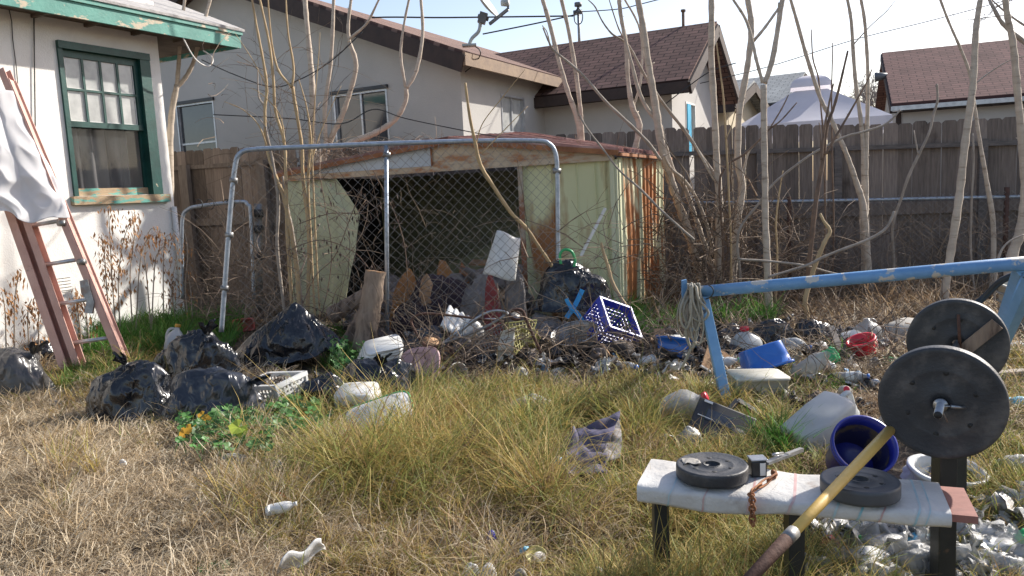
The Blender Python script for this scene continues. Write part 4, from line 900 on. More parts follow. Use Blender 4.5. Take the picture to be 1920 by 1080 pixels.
tr('thickest leaning trunk at the back corner of the shed, with a long curved limb', [
 [(1325, 540, 24), (1310, 500, 22), (1293, 440, 19), (1272, 380, 18), (1256, 330, 18), (1241, 275, 17), (1230, 205, 16), (1219, 140, 14), (1207, 60, 13), (1196, 0, 12)],
 [(1340, 520, 13), (1322, 460, 11), (1300, 395, 10), (1283, 350, 10), (1262, 318, 9), (1246, 270, 9), (1238, 235, 8), (1215, 205, 8), (1198, 170, 8), (1185, 120, 7), (1172, 73, 7), (1165, 30, 6), (1162, 0, 6)],
 [(1345, 510, 8), (1330, 440, 8), (1310, 380, 7), (1285, 340, 7), (1258, 315, 6), (1245, 290, 5)]], 8.8, 8.5)
tr('long thin grey limb slanting down right across the brown roof to the shed corner', [[(1238, 300, 7), (1215, 268, 7), (1183, 235, 7), (1133, 187, 6), (1087, 135, 6), (1040, 95, 5), (1030, 80, 4), (1018, 52, 3)], [(1032, 84, 3), (1026, 60, 2), (1017, 48, 2)]], 8.3, 8.0, 'bark_grey', 'bare_limb', 'branch')
tr('thin limb slanting over the rusty shed side from the brown house to the brush', [[(1302, 450, 5), (1250, 405, 5), (1203, 357, 5), (1160, 318, 4), (1133, 283, 4), (1100, 240, 4), (1086, 215, 3)]], 7.4, 7.6, 'bark_grey', 'bare_limb', 'branch')
tr('long limb running from the roof lamp down right behind the tall trunks', [[(1345, 345, 9), (1338, 325, 8), (1313, 290, 7), (1280, 240, 7), (1243, 193, 6), (1210, 143, 6), (1183, 92, 5), (1168, 76, 4), (1147, 63, 4), (1130, 40, 3), (1117, 13, 3), (1104, 0, 2)], [(1183, 92, 3), (1160, 55, 3), (1142, 0, 2)]], 8.9, 8.4, 'bark_grey', 'bare_limb', 'branch')
tr('tall straight trunk left of the forked ones, brush tangled at its foot', [[(1352, 560, 18), (1348, 470, 16), (1349, 380, 15), (1343, 300, 14), (1339, 200, 13), (1334, 100, 13), (1334, 0, 12)], [(1346, 345, 7), (1330, 320, 6), (1300, 265, 4)]], 8.5)
tr('trunk with a slight S bend crossing the pale shingle roof, thick limb to the right', [[(1372, 560, 17), (1380, 440, 15), (1391, 352, 15), (1383, 300, 14), (1386, 215, 13), (1391, 180, 13), (1404, 110, 12), (1409, 50, 12), (1402, 0, 11)], [(1413, 76, 7), (1435, 50, 6), (1460, 15, 5), (1470, 0, 4)], [(1391, 350, 6), (1402, 290, 4), (1425, 262, 3), (1433, 245, 2)]], 8.5)
tr('straight trunk in front of the canopy that splits into a wide Y near the top', [[(1443, 615, 17), (1440, 540, 16), (1437, 450, 14), (1434, 340, 13), (1432, 230, 13), (1432, 160, 13)], [(1430, 156, 7), (1417, 110, 7), (1411, 80, 6), (1398, 35, 6), (1376, 0, 5)], [(1434, 156, 10), (1448, 115, 10), (1458, 60, 10), (1467, 0, 10)], [(1433, 156, 5), (1445, 110, 4), (1457, 40, 4), (1460, 5, 3)]], 7.6)
tr('trunk slanting down right across the canopy dome into the low stump', [[(1625, 470, 13), (1618, 385, 14), (1606, 345, 11), (1590, 297, 10), (1570, 250, 9), (1554, 215, 9), (1537, 182, 8), (1514, 112, 8), (1497, 50, 7), (1483, 0, 6)]], 8.7)
tr('left stem of the pair rising beside the hazy round tree', [[(1620, 360, 15), (1619, 285, 9), (1613, 215, 8), (1603, 140, 8), (1597, 50, 7), (1589, 0, 6)], [(1601, 83, 3), (1630, 50, 2), (1662, 20, 2), (1678, 0, 1)]], 8.9)
tr('right stem of the pair rising beside the hazy round tree', [[(1623, 420, 15), (1622, 350, 13), (1624, 280, 9), (1627, 200, 8), (1627, 130, 7), (1622, 50, 7), (1614, 0, 6)]], 8.9)
tr('thin stem bowing right behind the leaning trunk in front of the mauve roof', [[(1852, 355, 9), (1843, 300, 8), (1833, 240, 7), (1826, 190, 6), (1818, 138, 6), (1803, 97, 6), (1783, 50, 5), (1763, 0, 5)]], 8.8)
tr('long leaning trunk crossing the mauve roof, planted before the beam', [[(1766, 600, 17), (1772, 545, 17), (1783, 470, 16), (1798, 370, 16), (1806, 300, 15), (1816, 220, 15), (1824, 150, 13), (1829, 60, 12), (1838, 0, 10)]], 7.4)
tr('thick trunk at the far right edge bending at its foot', [[(1890, 540, 24), (1898, 480, 21), (1914, 430, 19), (1921, 360, 17), (1916, 280, 15), (1910, 190, 14), (1900, 90, 13), (1890, 40, 12), (1885, 0, 11)]], 8.0)
tr('twiggy upper limb entering from the top right corner', [[(1960, 110, 10), (1912, 72, 9), (1880, 45, 8), (1862, 12, 7), (1856, 0, 6)], [(1940, 60, 5), (1895, 30, 4), (1860, 0, 3)], [(1826, 160, 3), (1850, 140, 3), (1890, 115, 2), (1925, 104, 2)], [(1890, 28, 2), (1850, 33, 2), (1800, 38, 1), (1785, 25, 1)]], 8.2, 8.4, 'bark_grey', 'bare_limb', 'branch')
GO = 'reddish brown saplings among the trunks'
def sp(lab, st, y0=8.1, bark='bark_dark'): tree('sapling', lab, GO, bark, [('trunk' if i == 0 else 'limb', p, y0, y0 + .1) for i, p in enumerate(st)], 'sapling')
sp('orange brown sapling with many upright shoots in front of the canopy right side', [[(1505, 610, 10), (1517, 500, 10), (1527, 400, 10), (1536, 340, 9), (1543, 300, 9), (1550, 240, 7), (1563, 200, 6), (1577, 150, 5), (1590, 95, 4)], [(1541, 300, 5), (1546, 240, 5), (1555, 190, 4), (1563, 157, 3)], [(1548, 290, 5), (1580, 235, 5), (1605, 190, 4), (1625, 155, 3), (1635, 130, 2)], [(1540, 300, 3), (1538, 250, 2), (1535, 230, 2)]], 7.5)
sp('long crooked shoot reaching up right to the mauve house meter box', [[(1420, 385, 5), (1450, 345, 5), (1500, 305, 5), (1533, 283, 5), (1583, 257, 5), (1620, 247, 5), (1655, 236, 5), (1675, 222, 4), (1688, 206, 3)]], 7.9, 'bark_grey')
sp('grey shoot with a crook standing before the fence under the mauve roof', [[(1690, 370, 5), (1703, 330, 6), (1722, 290, 6), (1742, 250, 5), (1750, 215, 5), (1757, 190, 5), (1756, 158, 4)], [(1722, 290, 3), (1716, 260, 3), (1714, 245, 2)]], 8.9, 'bark_grey')
sp('green tinged whip left of the S bent trunk', [[(1372, 520, 4), (1368, 400, 4), (1362, 280, 4), (1357, 190, 4), (1350, 130, 3), (1343, 80, 3)], [(1362, 260, 3), (1372, 235, 2), (1378, 205, 2)]], 8.2, 'bark_yellow')
sp('dark forked shoot above the fence between the two forked trunks', [[(1395, 290, 4), (1425, 262, 4), (1440, 245, 4), (1463, 228, 3), (1480, 210, 3), (1494, 193, 2)], [(1445, 240, 3), (1465, 205, 3), (1478, 178, 2)]], 8.4, 'bark_dark')
sp('straight spiky shoot left of the trunk that crosses the dome', [[(1540, 210, 3), (1535, 150, 3), (1524, 110, 3), (1521, 55, 2)]], 8.8)
sp('short straight spiky shoot right of the trunk that crosses the dome', [[(1560, 240, 3), (1560, 180, 3), (1561, 80, 2)]], 8.8)
sp('curved pale branch sweeping over the beam to a broken tip', [[(1440, 520, 5), (1511, 498, 6), (1546, 481, 6), (1617, 453, 6), (1650, 436, 6), (1666, 420, 6), (1676, 396, 5)]], 7.2, 'bark_grey')
sp('long branch lying almost level behind the left end of the beam', [[(1385, 486, 5), (1440, 490, 5), (1500, 497, 5), (1560, 512, 4), (1600, 518, 4)]], 7.3, 'bark_grey')
sp('broken bent stake standing behind the beam with a snapped elbow', [[(1518, 530, 9), (1527, 500, 9), (1545, 455, 9), (1556, 434, 8), (1545, 415, 6), (1538, 400, 5)]], 7.3, 'bark_yellow')
sp('thin upright stem rising beyond the beam close to the right trunk', [[(1830, 560, 4), (1820, 470, 4), (1822, 380, 4), (1826, 300, 4), (1824, 250, 3)]], 8.3, 'bark_grey')
sp('thin arching whip near the far right trunk', [[(1862, 600, 4), (1868, 520, 5), (1874, 480, 5), (1890, 455, 4), (1920, 440, 3)]], 7.4, 'bark_grey')
sp('tall thin whip standing right of the canopy forked trunk', [[(1452, 600, 4), (1458, 480, 4), (1455, 420, 4), (1462, 360, 3), (1468, 320, 2)]], 7.9, 'bark_yellow')
sp('pale cane leaning from the ground beside the rusty shed side', [[(1165, 560, 7), (1148, 530, 8), (1140, 500, 7), (1130, 470, 6), (1127, 455, 5)]], 6.5, 'bark_yellow')

# brush: tangled twigs nobody could count
def brush(name, label, regions, matn, seed=1):
    rnd = random.Random(seed); m = MB()
    for (x0, y0, x1, y1, Y0, Y1, n, L, up, th) in regions:
        for i in range(n):
            px, py, Y = rnd.uniform(x0, x1), rnd.uniform(y0, y1), rnd.uniform(Y0, Y1)
            p = V(px, py, Y); 
            gz = ground_z(p.x, p.y)
            if p.z < gz: p.z = gz + rnd.uniform(0, .1)
            d = Vector((rnd.gauss(0, 1), rnd.gauss(0, .5), rnd.gauss(up, .6))).normalized(); ln = L * rnd.uniform(.3, 1.3); k = 5; pts = [p]; cv = Vector((rnd.gauss(0, .35), rnd.gauss(0, .2), rnd.gauss(-.12, .25)))
            for j in range(k): d = (d + cv * .5 + Vector((rnd.gauss(0, .12), rnd.gauss(0, .1), rnd.gauss(0, .12)))).normalized(); p = p + d * (ln / k); p = Vector((p.x, p.y, max(p.z, gz + .01))); pts.append(p)
            r = th * rnd.uniform(.5, 1.5); t = rnd.random(); m.tube(pts, [r * (1 - .13 * j) for j in range(k + 1)], 3, False, tint=t, cap=False)
            if rnd.random() < .5:
                b = pts[rnd.randrange(1, k)]; dd = (d + Vector((rnd.gauss(0, .7), rnd.gauss(0, .4), rnd.gauss(0, .7)))).normalized(); m.tube([b, b + dd * ln * .2, b + dd * ln * .4 + Vector((0, 0, -.02))], [r * .6, r * .5, r * .3], 3, False, tint=t, cap=False)
    o = m.build(name, matn); o['kind'] = 'stuff'; o['label'] = label; o['category'] = 'brush'; return o
brush('dry_brush', 'tangled dry twigs heaped at the foot of the trunks beside the shed', [
 (1215, 400, 1520, 600, 8.0, 9.0, 420, .7, .7, .005), (1230, 340, 1450, 560, 8.2, 9.0, 130, .9, 1.2, .007), (1500, 430, 1900, 600, 8.3, 9.6, 520, .55, .9, .0032), (1220, 520, 1500, 600, 7.6, 8.6, 260, .5, .4, .005), (1450, 590, 1920, 640, 7.2, 8.4, 420, .5, .1, .004)], 'twig', 3)
brush('vine_tangle', 'bare vine tangle and weed stalks in front of the shed', [
 (380, 470, 560, 610, 7.2, 8.8, 260, .6, 1.0, .0038), (530, 330, 720, 610, 7.0, 7.3, 70, .8, .9, .0032), (760, 460, 1000, 620, 6.9, 7.3, 60, .6, .4, .0026), (740, 380, 900, 560, 6.85, 7.1, 40, .5, .8, .0018), (990, 420, 1180, 600, 6.4, 7.0, 50, .8, .6, .004), (480, 120, 640, 330, 7.2, 7.6, 60, .7, .9, .0026), (380, 60, 560, 300, 7.5, 8.2, 28, .8, .6, .003), (560, 275, 860, 300, 9.0, 9.8, 160, .5, .1, .004), (1000, 270, 1230, 300, 8.2, 9.2, 40, .35, .05, .003)], 'twig', 5)
brush('fallen_sticks', 'fallen sticks and dead stalks strewn between the rubbish', [
 (760, 610, 1340, 725, 5.5, 6.6, 950, .5, .12, .0036), (1280, 600, 1700, 720, 5.6, 7.0, 260, .55, .1, .0035), (620, 560, 800, 640, 6.5, 7.0, 70, .6, .5, .004), (440, 700, 560, 740, 5.4, 5.6, 40, .25, .3, .002), (1500, 640, 1700, 760, 4.8, 6.2, 200, .4, .1, .003)], 'twig', 9)

def far_tree():
    c = V(1640, 240, 30); rnd = random.Random(4); T = thing('round_bare_tree', 'hazy round leafless tree standing far off between canopy and mauve roof', 'tree', (c.x, c.y, 0)); m = MB()
    m.tube([Vector((c.x, c.y, -.1)), Vector((c.x, c.y, 2.6)), Vector((c.x + .1, c.y, 3.6))], [.22, .16, .12], 8); m.build('trunk', 'twig_far', T, True)
    m = MB(); ctr = Vector((c.x + .2, c.y, 4.2)); 
    def grow(p, d, L, r, k):
        q = p + d * L * .5 + Vector((rnd.gauss(0, .05), rnd.gauss(0, .05), 0)); e = q + (d + Vector((0, 0, .2))).normalized() * L * .5; m.tube([p, q, e], [r, r * .8, r * .6], 3, False, cap=False)
        if k == 0: return
        for _ in range(4 if k > 1 else 5):
            nd = (d + Vector((rnd.gauss(0, .55), rnd.gauss(0, .55), rnd.gauss(.12, .5)))).normalized(); grow(e if rnd.random() < .6 else q, nd, L * .72, r * .55, k - 1)
    for i in range(9):
        a = i * 6.28 / 9; grow(Vector((c.x + .1, c.y, 2.4 + .1 * i)), Vector((math.cos(a), math.sin(a), .9)).normalized(), 1.0, .07, 4)
    m.build('twigs', 'twig_far', T, True)
far_tree()
def top_right_twigs():
    rnd = random.Random(8); c = V(1905, 60, 15); T = thing('bare_tree', 'far fine-twigged tree peeking in at the top right corner', 'tree', (c.x + 1.2, c.y, 0), None, 'trees beyond the fence'); m = MB()
    m.tube([Vector((c.x + 1.2, c.y, -.1)), Vector((c.x + 1.1, c.y, 4.2)), Vector((c.x + .9, c.y, 5.0))], [.16, .1, .05], 8); m.build('trunk', 'twig_far', T, True); m = MB()
    def grow(p, d, L, r, k):
        e = p + d * L; m.tube([p, (p + e) / 2 + Vector((0, 0, .04)), e], [r, r * .8, r * .6], 4, False, cap=False)
        if k:
            for _ in range(3): grow(e, (d + Vector((rnd.gauss(-.1, .5), rnd.gauss(0, .4), rnd.gauss(0, .5)))).normalized(), L * .7, r * .6, k - 1)
    for i in range(6): grow(Vector((c.x + 1.1, c.y, 4.0 + .15 * i)), Vector((-.8, rnd.gauss(0, .4), .5 + rnd.gauss(0, .3))).normalized(), .75, .022, 4)
    m.build('twigs', 'twig_far', T, True)
top_right_twigs()

# overhead wires and a roof mast
def wires():
    def w_(lab, pts, y, r=.012, y1=None):
        m = MB(); n = len(pts); m.tube(catmull([V(x, yy, lerp(y, y1 or y, i / (n - 1))) for i, (x, yy) in enumerate(pts)], 6), r, 5); tag(m.build('overhead_cable', 'cord_dark'), lab, 'cable')
    w_('thick overhead cable running level from the gable roof to the small mast', [(560, 45), (700, 33), (840, 33), (1075, 30)], 15.5, .016)
    w_('overhead cable rising right from the brown eave to the mast', [(905, 64), (1000, 45), (1082, 27)], 15.2, .014)
    w_('overhead cable climbing from the mast to the top edge', [(1090, 22), (1160, 17), (1200, 8), (1262, -8)], 15.2, .010)
    w_('long thin wire climbing right across the sky above the canopy', [(1230, 175), (1430, 128), (1600, 75), (1740, 40), (1860, 8), (1960, -20)], 16, .009)
    w_('sagging black wire crossing the taupe wall behind the ochre shoots', [(378, 112), (440, 140), (510, 163), (560, 150), (620, 115), (680, 60)], 9.9, .007)
    w_('black wire drooping over the shed roof to the right', [(400, 215), (540, 222), (640, 232), (700, 205), (760, 222), (870, 245), (960, 262)], 8.6, .006)
    w_('slack dark wire looping from tree to roof lamp', [(1245, 197), (1280, 170), (1330, 135), (1380, 118)], 11, .008)
    p = V(1086, 75, 17); T = thing('roof_mast', 'small roof mast with coiled cables behind the brown roof ridge', 'mast', p - Vector((0, 0, .5)))
    m = MB(); m.tube([p - Vector((0, 0, .5)), V(1084, 8, 17)], .03, 8); m.build('pole', 'steel_old', T, True)
    m = MB(); m.tube([V(1084, 12, 17), V(1084, 5, 17)], .08, 8); m.tube([V(1075, 24, 17), V(1092, 22, 17)], .05, 6); m.build('bracket', 'dish_arm', T, True)
    for dx in (-7, 8): m = MB(); m.tube(catmull([V(1084, 14, 16.9), V(1084 + dx, 26, 16.9), V(1084 + dx * .9, 40, 16.9), V(1084 + dx * .2, 46, 16.9)], 4), .012, 4); m.build('cable', 'cord_dark', T, True)
wires()

# ================================================================== OBJECTS: generic builders
import bmesh
_ico = {}
def ico(sub):
    if sub not in _ico:
        b = bmesh.new(); bmesh.ops.create_icosphere(b, subdivisions=sub, radius=1); b.verts.ensure_lookup_table()
        _ico[sub] = ([v.co.copy() for v in b.verts], [tuple(v.index for v in f.verts) for f in b.faces]); b.free()
    return _ico[sub]
def ridge(p): return 1 - 2 * abs(noise.noise(p))
def crumple(px0, py0, px1, py1, name, label, cat, m, seed=1, dz=0.0, depth=.8, sub=5, amp=1.0, peak=None, group=None, Y=None, flat=.35, fold=1.0, hmin=.02, minh=None):
    """a soft crumpled lump (bag, rag, film) standing on the ground, filling that span of the photo"""
    cx = (px0 + px1) / 2; g = GG(cx, py1, dz)
    y = Y or g.y; W = (px1 - px0) * mpp(y) / 2; d = W * depth
    ctr = V(cx, py1, y); gx = ctr.x * (y + d) / y; gy = y + d
    base = dz + ground_z(gx, gy) - .01
    top = V(cx, py0, gy).z; H = max(minh or hmin, top - base)
    W = (px1 - px0) * mpp(gy) / 2 * 1.12
    vs, fs = ico(sub); out = []; so_ = Vector((seed * 3.7, seed * 1.3, seed * 2.1))
    pk = peak
    for v in vs:
        n1 = noise.noise(v * 1.3 + so_); wv = v + noise.noise_vector(v * 1.6 + so_) * .45
        d1 = noise.voronoi(wv * 1.5 + so_)[0]; d2 = noise.voronoi(Vector((wv.x, wv.y, wv.z * .6)) * 3.1 + so_ * 1.3)[0]; d3 = noise.voronoi(wv * 6.5 + so_)[0]
        wr = ridge(Vector((wv.x * 2.2, wv.y * 2.2, wv.z * .9)) * 1.7 + so_)
        w2 = ridge(Vector((wv.x * 1.2, wv.y * 4.0, wv.z * 2.2)) + so_ * 2.1)
        r = 1 + amp * (.24 * n1 - .10 * (d1[0] - .35) - .03 * fold * (d2[0] - .3) + .035 * fold * (wr - .4) + .035 * fold * (w2 - .4))
        q = v * r
        zz = q.z ** .8 if q.z > 0 else q.z * flat * .3
        if q.z < .25 and not pk: sp_ = 1 + .22 * (.25 - max(q.z, -.3)) ; q = Vector((q.x * sp_, q.y * sp_, q.z))
        if pk:
            dx, dy = q.x - pk[0], q.y - pk[1]; rr = math.hypot(dx, dy); ang = math.atan2(dy, dx)
            cone = max(0, 1 - rr / 1.15); zz = zz * .45 + cone * .75 * (1 + .0) + .05 * math.sin(ang * 13 + 2 * n1 * 3) * min(1, rr * 1.5) * (v.z > 0)
        out.append(Vector((gx + q.x * W / 1.08, gy + q.y * d / 1.05, base + max(0, zz + .08) * H / 1.08)))
    mb = MB(); mb.add(out, fs, True); o = mb.build(name, m); return tag(o, label, cat, group)

def put(name, label, cat, px, py, rot=(0, 0, 0), dz=0.0, group=None, lift=0.0):
    p = GG(px, py, dz); p.z += lift
    return thing(name, label, cat, p, rot, group), mpp(p.y)
def rimmed_tub(T, w, d, h, wall, m, p=5, taper=.86, rim=.012, n=36, part='body', rimm=None, hollow=True):
    mb = MB(); s = [(0, w * taper / 2 * .97, d * taper / 2 * .97, p, 0, 0), (.008, w * taper / 2, d * taper / 2, p, 0, 0), (h * .55, w * (taper + 1) / 4, d * (taper + 1) / 4, p, 0, 0), (h - .02, w / 2 - .004, d / 2 - .004, p, 0, 0)]
    if rimm is None: s += [(h - .018, w / 2 + rim, d / 2 + rim, p, 0, 0), (h, w / 2 + rim, d / 2 + rim, p, 0, 0)]
    else: s += [(h, w / 2, d / 2, p, 0, 0)]
    if hollow: s += [(h, w / 2 - wall, d / 2 - wall, p, 0, 0), (h * .5, w * (taper + 1) / 4 - wall, d * (taper + 1) / 4 - wall, p, 0, 0), (.012, w * taper / 2 - wall, d * taper / 2 - wall, p, 0, 0)]
    mb.loft(s, n, True, True, True); o = mb.build(part, m, T)
    if rimm:
        r = MB(); r.loft([(h - .012, w / 2 + rim, d / 2 + rim, p, 0, 0), (h + .004, w / 2 + rim, d / 2 + rim, p, 0, 0), (h + .004, w / 2 - wall, d / 2 - wall, p, 0, 0), (h - .012, w / 2 - wall, d / 2 - wall, p, 0, 0), (h - .012, w / 2 + rim, d / 2 + rim, p, 0, 0)], n, True, False, False); r.build('rim', rimm, T)
    return o
def jug(T, h, w, m, cap, d=None, p=4):
    d = d or w; mb = MB()
    mb.loft([(0, w * .42, d * .42, p, 0, 0), (.01, w * .48, d * .48, p, 0, 0), (h * .12, w * .5, d * .5, p, 0, 0), (h * .2, w * .485, d * .485, p, 0, 0), (h * .27, w * .5, d * .5, p, 0, 0), (h * .55, w * .5, d * .5, p, 0, 0), (h * .68, w * .44, d * .44, 3, 0, 0), (h * .8, w * .28, d * .28, 2.4, 0, 0), (h * .88, w * .14, d * .14, 2, 0, 0), (h * .97, w * .125, d * .125, 2, 0, 0)], 28); mb.build('body', m, T)
    b = MB(); b.tube(catmull([Vector((w * .10, 0, h * .88)), Vector((w * .36, 0, h * .86)), Vector((w * .47, 0, h * .72)), Vector((w * .46, 0, h * .52))], 5), w * .075, 8); b.build('handle', m, T)
    if cap: c = MB(); c.lathe([(.001, h * .95), (w * .16, h * .95), (w * .165, h * 1.03), (w * .15, h * 1.05), (.001, h * 1.05)], 18); c.build('cap', cap, T)
def bottle(T, h, r, m, cap, label=None):
    mb = MB(); pr = [(.001, .006), (r * .8, 0), (r, .02), (r * .93, h * .12), (r, h * .18), (r * .94, h * .3), (r, h * .36), (r * .97, h * .5), (r, h * .62), (r * .8, h * .76), (r * .42, h * .87), (r * .36, h * .95)]
    mb.lathe(pr, 20); mb.build('body', m, T, noise_amp=r * .12, noise_s=22)
    if cap: c = MB(); c.lathe([(.001, h * .94), (r * .44, h * .94), (r * .44, h), (.001, h)], 14); c.build('cap', cap, T)
    if label: c = MB(); c.lathe([(r * 1.02, h * .36), (r * 1.02, h * .60)], 20); c.build('paper_label', label, T)
def lattice(T, w, d, h, m, nx, ny, nz, bar=.008, rim=.028, solid_low=.0, part='side', bottom=True, taper=.92):
    """open box of crossing bars: rim, four sides, floor"""
    def P(x, y, z): k = lerp(taper, 1, z / h); return Vector((x * k, y * k, z))
    sides = (((-w / 2, -d / 2), (w / 2, -d / 2), nx), ((w / 2, -d / 2), (w / 2, d / 2), ny), ((w / 2, d / 2), (-w / 2, d / 2), nx), ((-w / 2, d / 2), (-w / 2, -d / 2), ny))
    for a, b, n in sides:
        mb = MB(); up = Vector((b[1] - a[1], a[0] - b[0], 0)).normalized()
        for i in range(n + 1): t = i / n; x, y = lerp(a[0], b[0], t), lerp(a[1], b[1], t); k = .012 if i in (0, n) else 0; mb.bar(P(x, y, 0), P(x, y, h - rim), bar + k, bar * .8 + k * .5, up=up)
        for j in range(nz): z = lerp(.004, h - rim, j / nz); mb.bar(P(a[0], a[1], z), P(b[0], b[1], z), bar * .76, bar * .9, up=(0, 0, 1))
        mb.build(part, m, T)
    mb = MB()
    for a, b, n in sides: A, B = P(a[0], a[1], h - rim / 2), P(b[0], b[1], h - rim / 2); e = (B - A).normalized() * bar * .9; mb.bar(A - e, B + e, bar * 1.9, rim, up=(0, 0, 1))
    mb.build('rim', m, T)
    if bottom:
        mb = MB()
        for i in range(nx + 1): x = lerp(-w / 2, w / 2, i / nx) * taper; mb.bar((x, -d / 2 * taper, .003), (x, d / 2 * taper, .003), bar * .8, .006)
        for i in range(ny + 1): y = lerp(-d / 2, d / 2, i / ny) * taper; mb.bar((-w / 2 * taper, y, .007), (w / 2 * taper, y, .007), bar * .8, .006)
        mb.build('floor', m, T)
def sheet_on(T, name, m, corners, nu=50, nv=50, amp=.03, fr=5, seed=1, solid=.003, drop=None):
    a, b, c, d = [Vector(q) for q in corners]; n = (b - a).cross(d - a).normalized(); so_ = Vector((seed * 5.1, seed, 0)); mb = MB()
    def fn(u, v):
        p = lerp(lerp(a, b, u), lerp(d, c, u), v); q = p * fr + so_
        return p + n * (amp * (ridge(q) - .4) + amp * .5 * noise.noise(q * 2.3)) + noise.noise_vector(p * 3 + so_) * amp * 1.2
    mb.grid(fn, nu, nv); return mb.build(name, m, T, T is not None, solid=solid)

# ================================================================== LADDER WITH SHEET
def ladder():
    b1, b2, b3 = GG(122, 698), GG(150, 700), GG(243, 693); T = thing('extension_ladder', 'faded red fibreglass extension ladder leaning on the white house, draped with a sheet', 'ladder', b1)
    yb = (b1.y + b3.y) / 2; w0 = wf.at(0, 130, .05); tp = wf.pt(w0[0], w0[1], .05); yt = min(7.3, tp.y)
    def L(x, y): return V(x, y, lerp(yb, yt, (693 - y) / 560))
    ax = (L(7, 150) - L(243, 693)).normalized(); side = (b3 - b1).normalized()
    def rail(xa, ya, xb, yb_, wpx, nm):
        A, B = L(xa, ya), L(xb, yb_); s = side; dpt = ax.cross(s).normalized()
        m = MB(); wd = wpx * mpp(6.3)
        m.bar(A, B, wd, .012, up=dpt.cross(ax)) if False else None
        h = .085
        m.bar(A, B, .008, h, up=dpt); k = wd * .5
        for sg in (-1, 1): m.bar(A + dpt * sg * h / 2 + s * k * .5, B + dpt * sg * h / 2 + s * k * .5, k, .008, up=dpt)
        return m.build(nm, 'ladder', T, True)
    rail(118, 690, -78, 130, 36, 'outer_rail'); rail(146, 692, -50, 132, 30, 'inner_rail'); rail(230, 688, 2, 132, 28, 'far_rail'); rail(243, 692, 20, 150, 10, 'far_rail')
    ys = [638 - 73.3 * i for i in range(-0, 7)]
    for i, y in enumerate(ys):
        xr = lerp(238, 7, (690 - y) / 545); xl = lerp(146, -50, (692 - y) / 560)
        A, B = L(xl + 2, y + 6), L(xr, y - 6); m = MB(); m.tube([A, B], .019, 10); m.build('rung', 'alu', T, True)
    c = L(176, 545); m = MB(); n_ = Vector((0, -1, 0)); m.poly([L(157, 525) - Vector((0, .07, 0)), L(172, 522) - Vector((0, .07, 0)), L(176, 540) - Vector((0, .07, 0)), L(184, 565) - Vector((0, .07, 0)), L(180, 586) - Vector((0, .07, 0)), L(166, 584) - Vector((0, .07, 0)), L(170, 562) - Vector((0, .07, 0)), L(160, 548) - Vector((0, .07, 0))], .03, n_); m.build('rung_lock', 'steel_old', T, True)
    m = MB()
    for x, y in ((120, 418), (157, 490)): m.tube([L(x - 4, y) - Vector((0, .05, 0)), L(x + 9, y) - Vector((0, .06, 0))], .03, 8)
    m.build('rung_socket', 'steel_old', T, True)
    # sheet
    left = [(-60, 168), (-80, 220), (-90, 300), (-95, 380), (-95, 425)]; right = [(30, 172), (55, 235), (90, 305), (118, 360), (134, 398)]
    lc, rc = catmull([Vector((x, y, 0)) for x, y in left], 8), catmull([Vector((x, y, 0)) for x, y in right], 8); m = MB()
    def fn(u, v):
        i = v * (len(lc) - 1); k = min(int(i), len(lc) - 2); f = i - k; a = lerp(lc[k], lc[k + 1], f); b = lerp(rc[k], rc[k + 1], f)
        q = lerp(a, b, u); bot = (v ** 6) * (12 * math.sin(u * 9) - 6 * math.sin(u * 23)); 
        p = L(q.x, q.y + bot); prof = math.sin(u * math.pi) ** .5
        wu = u + .10 * noise.noise((u * 2, v * 3, 9)); fold = (abs(math.sin(wu * 14 + 3.2 * v)) ** .7 - .5) * .024 * (1.1 - .6 * v) + .026 * (ridge(Vector((wu * 3.2, v * 2.6, 5))) - .5) * (.25 + v) + .018 * (ridge(Vector((wu * 9, v * 5, 1))) - .5)
        return p + Vector((0, -.06 - .10 * prof - fold * 1.5 - .42 * (1 - u) + .05, 0)) + Vector((fold * .3, 0, 0))
    m.grid(fn, 150, 90); tag(m.build('draped_sheet', 'sheet', solid=.002), 'white bed sheet draped over the upper rails of the red ladder', 'sheet')
ladder()

# ================================================================== BAGS
GB = 'black rubbish bags heaped in the yard'
crumple(184, 674, 336, 800, 'rubbish_bag', 'crumpled black rubbish bag at the left end of the heap, by the ladder foot', 'rubbish bag', 'bag', 1, group=GB, depth=.75, fold=1.6)
crumple(306, 688, 498, 806, 'rubbish_bag', 'large bluish black rubbish bag lying in front, between crumpled bag and white basket', 'rubbish bag', 'bag_blue', 8, group=GB, depth=.6, fold=1.1)
crumple(322, 616, 456, 700, 'rubbish_bag', 'glossy black rubbish bag resting against the white jug', 'rubbish bag', 'bag', 5, group=GB, depth=.6, fold=1.8, Y=5.9)
crumple(436, 586, 640, 700, 'rubbish_bag', 'big tent shaped black rubbish bag with a high peak in front of the shed door', 'rubbish bag', 'bag', 4, group=GB, depth=.55, peak=(.25, 0), fold=.9)
crumple(640, 672, 790, 770, 'rubbish_bag', 'black rubbish bag behind the white square tub, beside the pink lid', 'rubbish bag', 'bag', 6, group=GB, depth=.6, fold=1.5)
crumple(560, 700, 655, 780, 'rubbish_bag', 'flat black rubbish bag wedged between white basket and white square tub', 'rubbish bag', 'bag', 7, group=GB, depth=.6, fold=1.6)
crumple(-40, 655, 105, 760, 'rubbish_bag', 'dusty see-through black bag at the left edge behind the ladder foot', 'rubbish bag', 'bag_grey', 9, group=GB, depth=.6, fold=1.2)
crumple(35, 636, 112, 680, 'rubbish_bag', 'small black bag tucked behind the dusty bag at the left edge', 'rubbish bag', 'bag', 10, group=GB, depth=.6)
crumple(1400, 600, 1490, 668, 'rubbish_bag', 'small shiny black bag with white patches right of the red capped jug', 'rubbish bag', 'bag', 12, group=GB, depth=.6, fold=2)
